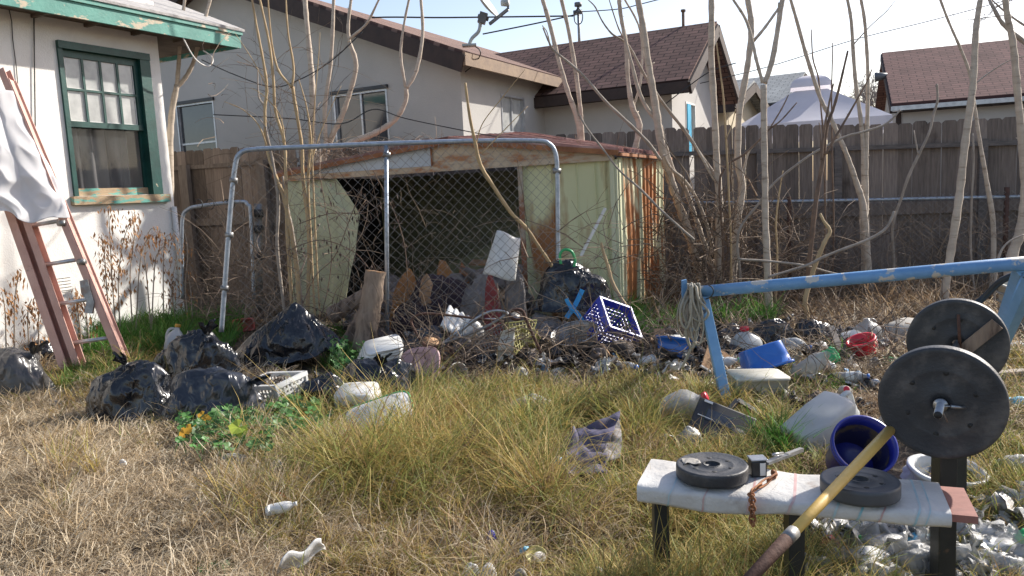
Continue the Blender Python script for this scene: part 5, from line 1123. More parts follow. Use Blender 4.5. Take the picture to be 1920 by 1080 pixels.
crumple(1484, 600, 1575, 660, 'rubbish_bag', 'small shiny black bag behind the leaning grey stick', 'rubbish bag', 'bag', 13, group=GB, depth=.6, fold=2)
crumple(1335, 608, 1402, 660, 'rubbish_bag', 'flat dark bag behind the blue frame leg', 'rubbish bag', 'bag_blue', 14, group=GB, depth=.7)
crumple(1005, 494, 1145, 600, 'rubbish_bag', 'full black rubbish bag set high on the pile against the shed front', 'rubbish bag', 'bag', 15, group=GB, depth=.5, Y=6.7, dz=.35, fold=.8)
crumple(990, 588, 1060, 640, 'pile_of_rags', 'grey brown rags below the high black bag', 'rags', 'rag', 16, depth=.7, Y=6.7, fold=1.8)
crumple(755, 610, 860, 700, 'rubbish_bag', 'dark bag beneath the rusty cart wheel', 'rubbish bag', 'bag_blue', 17, group=GB, depth=.8, Y=6.2)
crumple(860, 655, 1010, 735, 'rubbish_bag', 'torn black bag showing through twigs under the overturned cart', 'rubbish bag', 'bag', 18, group=GB, depth=.6, Y=5.9, fold=1.8)
crumple(1060, 640, 1200, 720, 'rubbish_bag', 'torn black bag half buried in straw below the steel basin', 'rubbish bag', 'bag', 19, group=GB, depth=.6, Y=5.9, fold=1.8)
crumple(1190, 650, 1330, 710, 'rubbish_bag', 'low black bag under twigs beneath the hanging cord', 'rubbish bag', 'bag', 20, group=GB, depth=.6, Y=5.8, fold=1.8)
crumple(290, 655, 345, 705, 'rubbish_bag', 'small dark bag scrap below the white jug', 'rubbish bag', 'bag', 21, group=GB, depth=.6)
crumple(740, 525, 905, 640, 'dark_blanket', 'dark purple blanket bundled in the shed doorway below the orange pots', 'blanket', 'rag_dark', 22, depth=.5, Y=7.25, fold=1.8)
crumple(868, 520, 945, 590, 'grey_cloth', 'crumpled grey cloth heaped in the doorway left of the red rag', 'cloth', 'rag', 23, depth=.5, Y=7.2, dz=.2, fold=2.2)
crumple(945, 505, 990, 610, 'grey_cloth', 'twisted pale grey cloth hanging at the right door jamb', 'cloth', 'rag', 24, depth=.6, Y=7.1, fold=2.4)
crumple(908, 515, 940, 592, 'red_rag', 'dull red rag standing up among the grey cloths', 'rag', 'red_cloth', 25, depth=.8, Y=7.0, sub=4)

def knots():
    bags = [o for o in bpy.data.objects if o.name.startswith('rubbish_bag')]
    for i, (key, px, py, d, sc_) in enumerate((('left end of the heap', 236, 684, (-.3, -.3, 1), 1.1), ('large bluish', 470, 716, (.9, -.3, .5), 1.1), ('against the white jug', 388, 628, (.2, -.1, 1), 1.3), ('beside the pink lid', 712, 684, (.3, -.3, 1), 1.0), ('dusty see-through', 60, 662, (.5, -.2, .8), 1.2))):
        o = [b for b in bags if key in b['label']][0]; loc = o.location; ctr = Vector((loc.x, loc.y, 0)); 
        # start the neck on the bag's own surface
        r = ray(px, py); best = None
        for v in o.data.vertices:
            w_ = v.co + loc - CP; t = w_.dot(r) / r.dot(r); dist = (w_ - r * t).length
            if best is None or dist + .15 * w_.y < best[0]: best = (dist + .15 * w_.y, v.co + loc)
        p = best[1]; D_ = Vector(d).normalized(); q = D_.to_track_quat('Z', 'Y').to_matrix(); rnd = random.Random(i); ph = rnd.uniform(0, 6); m = MB()
        def fn(u, v):
            a = u * 6.2832; L = .12 * sc_; rr = (.050 * (1 - v * 3) if v < .25 else .0125 + .055 * (v - .25) ** 1.2 * (1 + .5 * math.sin(5 * a + ph))) * sc_
            rr *= 1 + .18 * math.sin(11 * a + 3 * v); zz = L * (v - .2) * (1 + .25 * math.sin(3 * a + ph) * v); return p + q @ Vector((math.cos(a) * rr, math.sin(a) * rr * (1 - .5 * v), zz)) + Vector((0, 0, -.03 * v * v))
        m.grid(fn, 44, 14); m.build('tied_neck', o.data.materials[0], o, True)
knots()

# ================================================================== SHED DOORWAY THINGS
def log(px0, py0, px1, py1, wpx, y, lab, y1=None):
    A, B = V(px0, py0, y), V(px1, py1, y1 or y + .1); T = thing('cut_log', lab, 'log', A, None, 'cut logs in the shed doorway'); r = wpx / 2 * mpp(y)
    m = MB(); n = 12; P = [lerp(A, B, i / n) + noise.noise_vector(Vector((i * .3, px0, 0))) * r * .14 for i in range(n + 1)]; R_ = [r * (1.1 - .2 * i / n) * (1 + .05 * math.sin(i * 1.7)) for i in range(n + 1)]
    m.tube(P, R_, 22, cap=False); m.build('bark', 'log', T, True, noise_amp=.012, noise_s=14)
    for e, q in ((P[0], 0), (P[-1], -1)):
        d = (P[1] - P[0]).normalized() if q == 0 else (P[-1] - P[-2]).normalized(); m = MB(); o = (-1 if q == 0 else 1) * .002
        m.tube([e - d * .01, e + d * o], [R_[q] * .96] * 2, 20, False); m.build('cut_end', 'cutwood', T, True)
log(683, 655, 703, 508, 42, 6.55, 'upright cut log with cracked grey bark standing beside the gate post')
log(622, 592, 700, 545, 30, 6.95, 'split log lying with its orange end to the left behind the upright log', 7.0)
log(655, 640, 690, 575, 30, 6.75, 'dark log leaning behind the foot of the upright log')
for i, (x0, y0, x1, y1, Y, dz, lab, mt_) in enumerate(((736, 516, 790, 572, 7.35, .05, 'torn amber carton slumped behind the gate right of the centre post', 'orange_pot'), (782, 524, 826, 580, 7.3, .02, 'pale split amber panel between the two torn cartons', 'cutwood'), (806, 500, 866, 548, 7.6, .22, 'torn amber carton deeper in the doorway behind the dark blanket', 'orange_pot'), (852, 498, 884, 540, 7.6, .22, 'darker orange brown carton flap at the back of the doorway', 'rust'))):
    crumple(x0, y0, x1, y1, 'torn_carton', lab, 'carton', mt_, 90 + i, depth=.5, Y=Y, dz=dz, sub=2 if i % 2 else 3, fold=2.6, amp=1.7, group='torn cartons in the shed doorway')
for o_ in bpy.data.objects:
    if o_.name.startswith('torn_carton'):
        for p_ in o_.data.polygons: p_.use_smooth = False
m = MB(); A = [V(932, 432, 7.0), V(976, 446, 7.05), V(966, 526, 6.9), V(905, 514, 6.95)]
def fnb(u, v): p = lerp(lerp(A[0], A[1], u), lerp(A[3], A[2], u), v); return p + Vector((0, -.05 * math.sin(u * 3.14) - .03 * math.sin(v * 3), .01 * math.sin(u * 6)))
m.grid(fnb, 16, 16); tag(m.build('curled_panel', 'white_pl', solid=.006), 'curled white plastic panel leaning inside the right side of the shed doorway', 'panel')
m = MB(); m.tube([V(838, 606, 6.4), V(862, 600, 6.4)], .01, 5)
m = MB(); A2 = [V(842, 574, 6.5), V(888, 600, 6.5), V(872, 636, 6.3), V(826, 612, 6.3)]; 
m.grid(lambda u, v: lerp(lerp(A2[0], A2[1], u), lerp(A2[3], A2[2], u), v) + Vector((0, 0, .012 * math.sin(u * 26))), 40, 6); tag(m.build('foam_sheet', 'white_pl', solid=.012), 'white ribbed foam panel lying behind the overturned cart frame', 'panel')
crumple(862, 596, 905, 625, 'foam_piece', 'white foam chunk under the cart handle', 'foam', 'white_pl', 31, Y=6.2, dz=.22, sub=3, depth=.6)
m = MB(); m.bar(V(1089, 480, 6.75), V(1135, 390, 6.8), .022, .022); tag(m.build('white_stick', 'white_pl'), 'thin white square stick leaning on the shed front', 'stick')
m = MB(); m.tube(catmull([V(1052, 495, 6.6), V(1050, 478, 6.6), V(1058, 468, 6.6), V(1072, 472, 6.6), V(1078, 488, 6.6), V(1076, 500, 6.6)], 5), [.012] * 26, 8); tag(m.build('green_hose', 'green_pl'), 'bright green hose loop on top of the high black bag', 'hose')
for i, (lab, pts, w_) in enumerate((('blue plastic ribbon crossing from upper right to lower left below the high bag', [(1092, 543), (1082, 565), (1072, 582), (1062, 596)], 9), ('blue plastic ribbon crossing from upper left to lower right over the dark bag', [(1062, 560), (1070, 575), (1083, 588), (1094, 604)], 8))):
    m = MB(); P = catmull([V(x, y, 6.35 - .02 * i) for x, y in pts], 4)
    for a, b in zip(P, P[1:]): m.bar(a, b, .004, w_ * mpp(6.4), up=(1, 0, .3))
    tag(m.build('blue_ribbon', 'sky_strap'), lab, 'ribbon')

# milk crate, basin, cart
T = thing('milk_crate', 'royal blue milk crate tipped on its side below the high black bag', 'crate', V(1128, 632, 6.3), (R(42), R(22), R(28)))
lattice(T, .33, .33, .27, 'crate_blue', 8, 8, 6, .009, .06)
T = thing('steel_basin', 'dented grey steel basin resting on twigs beside the blue milk crate', 'basin', V(1086, 664, 6.15), (R(16), R(-12), 0))
m = MB(); m.lathe([(.001, 0), (.10, .0), (.145, .05), (.175, .15), (.190, .20), (.198, .203), (.194, .195), (.170, .145), (.14, .055), (.095, .01), (.001, .01)], 40); m.build('bowl', 'steel_old', T, noise_amp=.012, noise_s=9)
m = MB(); m.tube([Vector((.194 * math.cos(a), .194 * math.sin(a), .203)) for a in np.linspace(0, 6.283, 40)], .005, 6); m.build('rolled_rim', 'steel', T)
def cart():
    T = thing('overturned_cart', 'rusty overturned shopping cart with wire basket and bent chrome handle', 'cart', V(890, 690, 6.0))
    def tb(nm, pts, w_, mt, y=6.0, dy=.1): m = MB(); P = catmull([V(x, yy, y + dy * i / len(pts)) for i, (x, yy) in enumerate(pts)], 6); m.tube(P, w_ / 2 * mpp(6), 8); return m.build(nm, mt, T, True)
    tb('rusty_tube', [(792, 645), (777, 618), (771, 602), (780, 592), (800, 588), (850, 592), (905, 599), (945, 603)], 5, 'rust_dark', 6.05)
    tb('main_tube', [(822, 646), (850, 637), (890, 622), (920, 608), (952, 588)], 6, 'steel_old', 5.95, .15)
    tb('chrome_tube', [(833, 642), (850, 628), (862, 620), (880, 606), (905, 590), (925, 583), (945, 584), (958, 592)], 5, 'steel')
    tb('chrome_tube', [(832, 648), (853, 634), (875, 612), (898, 600), (930, 598)], 4, 'steel', 6.1)
    tb('handle', [(958, 584), (970, 580), (980, 584), (986, 598), (1000, 630), (1014, 662)], 6, 'rust_dark', 5.9, .0)
    tb('rusty_leg', [(838, 645), (852, 668), (868, 700)], 6, 'rust_dark', 5.95, -.1)
    for cx, cy, r, q in ((809, 641, 19, (.15, -.35, .9)), (966, 592, 13, (.3, -.4, .8))):
        c = V(cx, cy, 5.9); M_ = Matrix.Translation(c) @ Vector(q).normalized().to_track_quat('Z', 'Y').to_matrix().to_4x4(); rr = r * mpp(5.9)
        w_ = MB(); w_.lathe([(rr * .86, -.012), (rr, -.012), (rr, .012), (rr * .86, .012), (rr * .86, -.012)], 26); w_.xf(M_); wh = w_.build('wheel', 'rust_dark', T, True)
        w_ = MB(); w_.lathe([(.001, -.006), (rr * .87, -.006), (rr * .87, .006), (rr * .25, .008), (.001, .014)], 24); w_.xf(M_); w_.build('rim', 'cutwood' if r > 15 else 'steel_old', wh, True)
    # basket of wires: two skewed panels
    def panel(nm, q, nu, nv, mt, r=.0028):
        A, B, C_, D_ = [V(x, y, yy) for x, y, yy in q]; m = MB()
        for i in range(nu + 1): t = i / nu; m.tube([lerp(A, B, t), lerp(D_, C_, t)], r, 4, False)
        for j in range(nv + 1): t = j / nv; m.tube([lerp(A, D_, t), lerp(B, C_, t)], r, 4, False)
        for a, b in ((A, B), (B, C_), (C_, D_), (D_, A)): m.tube([a, b], r * 1.8, 5, False)
        m.build(nm, mt, T, True)
    panel('basket_side', [(882, 634, 6.1), (946, 606, 6.1), (966, 664, 5.9), (912, 698, 5.85)], 12, 9, 'steel_old'); panel('basket_end', [(946, 606, 6.1), (1006, 600, 6.2), (996, 630, 6.1), (966, 664, 5.9)], 9, 6, 'yellow_pl', .004)
    panel('basket_floor', [(882, 634, 6.1), (912, 698, 5.85), (985, 672, 6.2), (950, 640, 6.4)], 8, 8, 'rust_dark')
cart()
T = thing('yellow_rack', 'yellow ribbed plastic rack with pale rim standing on end in the cart', 'rack', V(985, 640, 6.25), (R(60), R(10), R(-20)))
lattice(T, .24, .10, .2, 'yellow_pl', 8, 3, 5, .008, .02)
m = MB(); m.poly([V(925, 680, 5.95), V(952, 650, 6.0), (V(966, 655, 6.0)), V(935, 700, 5.9)], .012, (0, -1, .4)); tag(m.build('wood_scrap', 'cutwood'), 'short orange stained board end lying under the cart basket', 'board')
m = MB(); m.grid(lambda u, v: lerp(lerp(V(938, 622, 5.92), V(966, 614, 5.92), u), lerp(V(930, 680, 5.85), V(962, 672, 5.85), u), v) + Vector((0, .02 * math.sin(v * 9), 0)), 8, 14); tag(m.build('cream_strap', 'beige_pl', solid=.004), 'cream webbing strap draped over the cart basket', 'strap')

# ================================================================== LEFT HEAP CONTAINERS
T, k = put('white_jug', 'white milk jug with orange cap standing behind the glossy black bag', 'jug', 322, 672, (R(8), R(-16), R(200)), lift=.02); jug(T, .30, .17, 'milk_pl', 'gold')
T, k = put('white_jug', 'white jug with a red cap lying at the left photo edge', 'jug', -6, 694, (R(80), R(10), R(20)), lift=.08); jug(T, .28, .18, 'milk_pl', 'red_pl')
T, k = put('red_tub', 'faded red plastic tub on its side by the foot of the gate pipe', 'tub', 458, 622, (R(70), 0, R(20)), lift=.06); rimmed_tub(T, .22, .13, .10, .004, 'dull_red')
T = thing('laundry_basket', 'white slotted laundry basket full of dry twigs in front of the heap', 'basket', GG(512, 766) + Vector((0, .12, .0)), (R(8), R(-6), R(-33)))
lattice(T, .40, .27, .19, 'white_pl', 11, 8, 5, .014, .03)
def basket_twigs():
    m = MB(); rnd = random.Random(2); c = GG(512, 766) + Vector((0, .12, .12))
    for i in range(150):
        p = c + Vector((rnd.gauss(-.03, .09), rnd.gauss(0, .06), rnd.uniform(-.05, .05))); d = Vector((rnd.gauss(0, 1), rnd.gauss(0, 1), abs(rnd.gauss(0, .5)))).normalized() * rnd.uniform(.05, .14); m.tube([p, p + d * .5 + Vector((0, 0, .01)), p + d], [.0025, .002, .001], 3, False, tint=rnd.random())
    o = m.build('basket_twigs', 'twig'); o['kind'] = 'stuff'; o['label'] = 'dry twigs filling the white slotted basket'; o['category'] = 'twigs'
basket_twigs()
T, k = put('square_tub', 'white square tub lying upside down at the grass edge below the black bag', 'tub', 672, 786, (R(180 + 12), R(-2), R(-12)), lift=.20); rimmed_tub(T, .30, .24, .20, .004, 'white_pl', rimm='beige_pl')
T, k = put('lidded_box', 'white box with green edge and blue corner lying tilted in the grass', 'box', 722, 812, (R(34), R(-14), R(10)), lift=.03)
m = MB(); m.loft([(0, .17, .12, 6, 0, 0), (.09, .19, .14, 6, 0, 0)], 32); m.build('body', 'beige_pl', T); m = MB(); m.loft([(.09, .195, .145, 6, 0, 0), (.10, .20, .15, 6, 0, 0), (.108, .19, .14, 6, 0, 0)], 32); m.build('lid', 'white_pl', T)
m = MB(); m.tube([Vector((.2 * math.copysign(abs(math.cos(a)) ** .34, math.cos(a)), .15 * math.copysign(abs(math.sin(a)) ** .34, math.sin(a)), .102)) for a in np.linspace(-.9, 2.2, 24)], .006, 6); m.build('green_edge', 'green_pl', T)
m = MB(); m.box((-.15, -.125, .1), (.10, .05, .022)); m.build('blue_corner', 'sky_strap', T)
T, k = put('pink_lid', 'dusty pink rounded lid standing on edge beside the black bag', 'lid', 790, 722, (R(62), R(-8), R(-24)), lift=.13); T.scale = (1.22,) * 3
m = MB(); m.loft([(0, .14, .125, 3.2, 0, .0), (.012, .15, .135, 3.2, 0, 0), (.022, .146, .131, 3.2, 0, 0), (.022, .115, .10, 3.2, 0, 0), (.016, .11, .095, 3.2, 0, 0)], 40); m.build('lid_plate', 'pink_pl', T); m = MB(); m.tube(catmull([Vector((-.06, -.07, .02)), Vector((-.08, 0, .02)), Vector((-.03, .07, .02))], 5), .005, 6); m.tube(catmull([Vector((.06, -.07, .02)), Vector((.02, -.01, .02)), Vector((.06, .05, .02))], 5), .004, 6); m.build('moulded_rib', 'pink_pl', T)
T, k = put('pleated_carton', 'stack of white pleated trays above a pale teal tub behind the black bag', 'carton', 716, 712, (R(14), R(-8), R(14)), lift=.05); T.scale = (1.15,) * 3
for i in range(6): m = MB(); z = .10 + i * .02; m.loft([(z, .14 - .004 * i, .11, 6, .01 * i, 0), (z + .004, .15 - .004 * i, .115, 6, .01 * i, 0), (z + .017, .14 - .004 * i, .11, 6, .01 * i, 0)], 28); m.build('tray', 'white_pl', T)
m = MB(); m.loft([(0, .12, .1, 6, 0, 0), (.099, .145, .115, 6, 0, 0)], 28); m.build('tub', 'teal_pl', T)
T, k = put('blue_saucer', 'small blue lid lying behind the white trays', 'lid', 668, 658, (R(20), 0, 0), lift=.15); m = MB(); m.lathe([(.001, .02), (.045, .02), (.05, .016), (.05, 0), (.045, 0), (.043, .014), (.001, .014)], 24); m.build('disc', 'blue_pl', T)
T, k = put('plastic_cup', 'small blue cup deep in the green leaves', 'lid', 574, 790, (R(60), 0, 0), lift=.08); m = MB(); m.lathe([(.001, .02), (.03, .02), (.033, .016), (.033, 0), (.03, 0)], 20); m.build('disc', 'blue_pl', T)

# ================================================================== CENTRE AND RIGHT RUBBISH
T, k = put('blue_bin', 'scuffed blue plastic crate beneath the hanging cord', 'bin', 1262, 690, (R(-18), R(6), R(-18)), lift=.08); rimmed_tub(T, .26, .20, .15, .005, 'blue_pl')
T, k = put('white_bowl', 'white plastic bowl lying upside down in front of the torn bags', 'bowl', 1212, 696, (R(172), R(-14), 0), lift=.11); m = MB(); m.lathe([(.001, 0), (.05, 0), (.09, .05), (.105, .10), (.11, .10), (.095, .05), (.055, -.006), (.001, -.006)], 30); m.build('bowl', 'white_pl', T)
crumple(1235, 640, 1285, 668, 'foam_piece', 'grey white foam lump on the scuffed blue crate', 'foam', 'white_pl', 33, Y=5.9, dz=.2, sub=3)
m = MB(); m.poly([V(1168, 655, 6.4), V(1196, 621, 6.5), V(1238, 648, 6.4), V(1232, 660, 6.2)], .02, (0, -1, .6)); tag(m.build('dark_board', 'black_pl'), 'dark grey slab lying flat before the green tuft at the shed corner', 'board')
m = MB(); m.grid(lambda u, v: V(1182 + 20 * u, 640 + 18 * v, 6.3) + Vector((0, .03 * math.sin(u * 6 + v * 3), 0)), 8, 8); tag(m.build('yellow_rag', 'gold', solid=.003), 'small ochre yellow rag on the dark slab', 'rag')
T, k = put('white_jug', 'white gallon jug with a red cap behind the blue storage tub', 'jug', 1402, 676, (R(-4), R(10), R(205))); jug(T, .27, .22, 'milk_pl', 'red_pl', p=3)
T, k = put('storage_tub', 'bright blue storage tub upturned on a grey box beside the blue leg', 'tub', 1424, 712, (R(160), R(-12), R(8)), lift=.24); rimmed_tub(T, .34, .24, .17, .004, 'blue_pl', p=4)
T, k = put('grey_box', 'grey beige plastic box sunk in the grass below the blue storage tub', 'box', 1418, 748, (R(4), R(3), R(6))); rimmed_tub(T, .35, .22, .17, .005, 'beige_pl', p=8, taper=.97, rim=.004, hollow=False)
T, k = put('plywood_scrap', 'tan board scrap leaning between blue leg and blue tub', 'board', 1348, 700, (R(62), R(35), R(10)), lift=.08); m = MB(); m.box((0, 0, 0), (.26, .20, .012)); m.build('board', 'cutwood', T); m = MB(); m.box((0, -.104, 0), (.27, .012, .02)); m.build('edge_strip', 'paper', T)
T, k = put('clear_bottle', 'large clear ribbed bottle leaning in the grass right of the grey box', 'bottle', 1487, 720, (R(30), R(42), 0), lift=.04, group=None); bottle(T, .33, .062, 'film', None)
T, k = put('clear_bottle', 'clear bottle lying left of the green bag', 'bottle', 1520, 700, (R(70), R(60), 0), lift=.06); bottle(T, .24, .05, 'film', 'white_pl')
crumple(1528, 652, 1575, 700, 'green_bag', 'shiny green plastic bag beneath the grey stick', 'plastic bag', 'green_pl', 41, fold=2, depth=.6)
crumple(1506, 640, 1560, 672, 'clear_box', 'pale clear clamshell box resting on the green bag', 'box', 'film', 42, fold=1, depth=.6, sub=4)
T = thing('grey_stick', 'flat grey wooden stick leaning over the green bag', 'stick', V(1590, 690, 5.5)); m = MB(); m.bar(V(1588, 690, 5.5), V(1558, 612, 5.8), .045, .02, up=(0, 1, 0)); m.build('stick', 'bark_grey', T, True)
crumple(1545, 618, 1590, 650, 'white_bag', 'white crumpled bag piece behind the grey stick', 'plastic bag', 'film_white', 43, depth=.6, sub=4)
crumple(1592, 612, 1616, 634, 'blue_bag', 'small pale blue crumpled wrapper behind the clear jug', 'wrapper', 'carton_blue', 44, depth=.6, sub=3)
T, k = put('red_bucket', 'small bright red bucket tipped beside the clear jug', 'bucket', 1624, 684, (R(6), R(-20), 0), lift=.06); rimmed_tub(T, .19, .19, .15, .004, 'red_pl', p=2, taper=.78)
m = MB(); m.tube(catmull([Vector((-.098, 0, .14)), Vector((-.06, -.10, .10)), Vector((.06, -.10, .10)), Vector((.098, 0, .14))], 6), .004, 6); m.build('handle', 'red_pl', T)
T, k = put('clear_jug', 'clear gallon jug without cap standing behind the red bucket', 'jug', 1628, 654, (0, R(-6), R(20)), lift=.04); jug(T, .22, .19, 'film', None, p=3)
crumple(1648, 628, 1668, 655, 'clear_cup', 'crushed clear cup right of the clear jug', 'cup', 'film', 45, depth=.8, sub=3)
T, k = put('clear_jug', 'clear jug with red cap lying in the grass left of the black radio', 'jug', 1248, 795, (R(25), R(60), R(8)), lift=.06); jug(T, .26, .17, 'film', 'red_pl')
T, k = put('glass_jar', 'round clear jar glinting in the grass below the red capped jug', 'jar', 1238, 838, (R(75), 0, R(20)), lift=.03); m = MB(); m.lathe([(.001, 0), (.035, 0), (.045, .02), (.047, .06), (.038, .085), (.033, .09), (.033, .10)], 24); m.build('body', 'film', T); m = MB(); m.lathe([(.034, .09), (.037, .09), (.037, .105), (.034, .105)], 20); m.build('rim', 'steel', T)
crumple(1265, 800, 1320, 850, 'clear_bag', 'thin clear plastic bag collapsed between jar and radio', 'plastic bag', 'film', 46, sub=4, fold=2, depth=.6)
def radio():
    p = GG(1352, 828); T = thing('cassette_radio', 'broken black portable radio lying face up in the grass with its handle raised', 'radio', p + Vector((0, .05, .03)), (R(38), R(20), R(-22)))
    T.scale = (1.1,) * 3; T.matrix_basis = T.matrix_basis @ Matrix.Scale(1.1, 4)
    m = MB(); m.box((0, 0, .05), (.27, .20, .07)); m.build('case', 'black_pl', T, bevel=.008)
    m = MB(); m.box((-.02, .02, .086), (.12, .06, .004)); m.build('display', 'glass_dark', T); m = MB(); m.box((-.09, .085, .087), (.04, .012, .003)); m.build('nameplate', 'paper', T)
    m = MB(); m.box((-.08, -.0, .0872), (.07, .004, .002)); m.build('trim_line', 'paper', T)
    m = MB(); m.lathe([(.001, .092), (.035, .092), (.04, .086)], 20); m.xf(Matrix.Translation((.08, -.03, 0))); m.build('speaker', 'rubber', T)
    m = MB(); P = [V(1368, 768, 4.35), V(1383, 750, 4.4), V(1440, 786, 4.3), V(1436, 804, 4.2)]
    for a, b in zip(P, P[1:]): m.bar(a, b, .03, .016, up=(0, -.5, 1))
    m.build('carry_handle', 'black_pl', T, True)
radio()
T, k = put('carboy', 'large white square carboy lying in the grass behind the dark blue bucket', 'jug', 1545, 838, (R(-64), R(10), R(-62)), lift=.10)
m = MB(); m.loft([(-.2, .085, .12, 6, 0, 0), (-.19, .10, .13, 6, 0, 0), (0, .105, .135, 6, 0, 0), (.13, .10, .13, 6, 0, 0), (.18, .07, .09, 4, 0, 0), (.20, .03, .03, 2, 0, .05), (.23, .03, .03, 2, 0, .05)], 36); m.build('body', 'milk_pl', T)
m = MB(); m.tube(catmull([Vector((0, -.10, .15)), Vector((0, -.09, .21)), Vector((0, .0, .22)), Vector((0, .04, .20))], 5), .014, 8); m.build('handle', 'milk_pl', T)
T, k = put('blue_bucket', 'dark blue bucket with dirty inside tipped towards the viewer behind the bench', 'bucket', 1592, 890, (R(50), R(-6), 0), lift=.05); T.scale = (.84,) * 3
m = MB(); m.lathe([(.001, 0), (.12, 0), (.128, .01), (.150, .24), (.158, .242), (.158, .29), (.165, .29), (.165, .302), (.152, .302), (.146, .24), (.122, .02), (.001, .015)], 48); m.build('body', 'navy_pl', T)
m = MB(); m.lathe([(.1195, .021), (.1425, .225)], 40); m.build('dirt_film', mat('dirt', (.12, .09, .06), (.02, .02, .09), 6, .8, lo=.42, hi=.5), T)
for z in (.255, .272): m = MB(); m.lathe([(.158, z), (.163, z + .003), (.158, z + .006)], 40); m.build('rib', 'navy_pl', T)
T, k = put('clear_bottle', 'small clear bottle with red cap lying above the big carboy', 'bottle', 1580, 757, (R(60), R(-35), 0), lift=.05); bottle(T, .26, .04, 'film', 'red_pl')
T, k = put('drink_can', 'crushed silver drink can in the straw right of the clear bottles', 'can', 1628, 727, (R(75), R(20), 0), lift=.03); m = MB(); m.lathe([(.001, .0), (.024, 0), (.031, .01), (.032, .09), (.026, .10), (.001, .098)], 22); m.build('body', 'steel', T, noise_amp=.004, noise_s=30); m = MB(); m.lathe([(.001, .101), (.014, .101), (.014, .104), (.001, .104)], 12); m.build('pull_tab', 'steel_old', T)
T, k = put('blue_label_bottle', 'milky bottle with turquoise label left of the upright weight disc', 'bottle', 1658, 812, (R(30), R(24), 0), lift=.02); bottle(T, .24, .06, 'film', None, 'turq')
crumple(1625, 800, 1662, 832, 'clear_cup', 'crushed clear cup at the rim of the dark blue bucket', 'cup', 'film', 47, sub=3)
crumple(955, 740, 1040, 790, 'clear_bag', 'pinkish clear plastic bag lying in the grass at the centre', 'plastic bag', 'film', 48, sub=4, fold=2, depth=.7)
crumple(980, 765, 1016, 785, 'paper_scrap', 'small torn white plastic piece below the pinkish bag', 'scrap', 'film_white', 49, sub=3, fold=2)
crumple(905, 776, 925, 786, 'yellow_scrap', 'tiny yellow scrap lying in the middle grass', 'scrap', 'yellow_pl', 50, sub=2)
crumple(1000, 672, 1040, 692, 'paper_scrap', 'white torn paper under twigs left of the steel basin', 'scrap', 'paper', 51, sub=3, Y=5.8, dz=.1)
# more recognisable packaging through the heap
for px, py, kind, sz, m1, m2, rot, nm, cat, lab in (
    (1345, 640, 'b', .24, 'film', 'blue_pl', (75, 20, 10), 'water_bottle', 'bottle', 'clear water bottle with blue cap left of the red capped jug'),
    (1470, 668, 'j', .22, 'milk_pl', 'blue_pl', (80, 30, 40), 'white_jug', 'jug', 'white jug with blue cap lying behind the big ribbed bottle'),
    (1500, 640, 'b', .24, 'teal_pl', 'white_pl', (70, -50, 0), 'soap_bottle', 'bottle', 'pale teal bottle with white cap between the two small shiny bags'),
    (1565, 725, 'b', .22, 'film', 'blue_pl', (80, -30, 60), 'water_bottle', 'bottle', 'clear water bottle with blue cap above the small red capped bottle'),
    (1600, 700, 't', .12, 'white_pl', None, (120, 20, 30), 'margarine_tub', 'tub', 'small white tub upside down left of the silver drink can'),
    (1655, 690, 'b', .20, 'green_pl', 'white_pl', (85, 30, 20), 'soda_bottle', 'bottle', 'small green bottle lying below the red bucket'),
    (1580, 655, 'j', .20, 'white_pl', 'gold', (70, -20, 70), 'white_jug', 'jug', 'small white jug with ochre cap right of the leaning grey stick'),
    (1690, 660, 'b', .22, 'film_white', 'red_pl', (85, 60, 0), 'milky_bottle', 'bottle', 'milky bottle with red cap lying near the grey concrete lump'),
    (1130, 690, 't', .14, 'beige_pl', None, (40, 20, 10), 'beige_tub', 'tub', 'beige food tub tilted in the twigs under the blue milk crate'),
    (1160, 704, 'b', .24, 'film_white', 'blue_pl', (80, -20, 30), 'milky_bottle', 'bottle', 'milky bottle with blue cap lying left of the overturned white bowl'),
    (1045, 704, 't', .15, 'white_pl', None, (150, 10, 40), 'white_tub', 'tub', 'white food tub upside down below the steel basin'),
    (975, 712, 'b', .24, 'film', 'white_pl', (80, 70, 0), 'clear_bottle', 'bottle', 'clear bottle with white cap under the right end of the cart'),
    (850, 716, 't', .16, 'beige_pl', None, (60, 0, 50), 'beige_tub', 'tub', 'beige tub lying right of the pink lid'),
    (1330, 700, 'b', .22, 'film_white', 'green_pl', (80, 10, 80), 'milky_bottle', 'bottle', 'milky bottle with green cap at the left foot of the tan board scrap'),
    (1700, 735, 'b', .22, 'film', 'red_pl', (85, -60, 0), 'clear_bottle', 'bottle', 'clear bottle with red cap in the straw left of the far weight disc')):
    T, k = put(nm, lab, cat, px, py, tuple(R(a) for a in rot), lift=sz * .28)
    if kind == 'b': bottle(T, sz, sz * .17, m1, m2, 'white_pl' if m1 == 'film' else None)
    elif kind == 'j': jug(T, sz, sz * .68, m1, m2)
    else: rimmed_tub(T, sz, sz * .9, sz * .55, .003, m1, p=2.4, rim=.005)
# clothes in the grass
T = None
o = sheet_on(None, 'purple_jeans', 'denim', [G(1070, 796, .24), G(1158, 776, .24), G(1134, 892, .13), G(1046, 874, .10)], 80, 80, .045, 7, 3, .006); tag(o, 'faded purple grey trousers crumpled in the middle grass', 'trousers')
o = sheet_on(None, 'grey_shirt', 'rag', [G(1128, 788, .2), G(1168, 782, .2), G(1164, 858, .12), G(1128, 866, .12)], 40, 40, .025, 8, 5, .005); tag(o, 'grey white shirt lying under the right side of the purple trousers', 'shirt')
crumple(1030, 855, 1064, 885, 'blue_wrapper', 'pale blue crumpled wrapper at the left hem of the purple trousers', 'wrapper', 'carton_blue', 52, sub=4, fold=2)

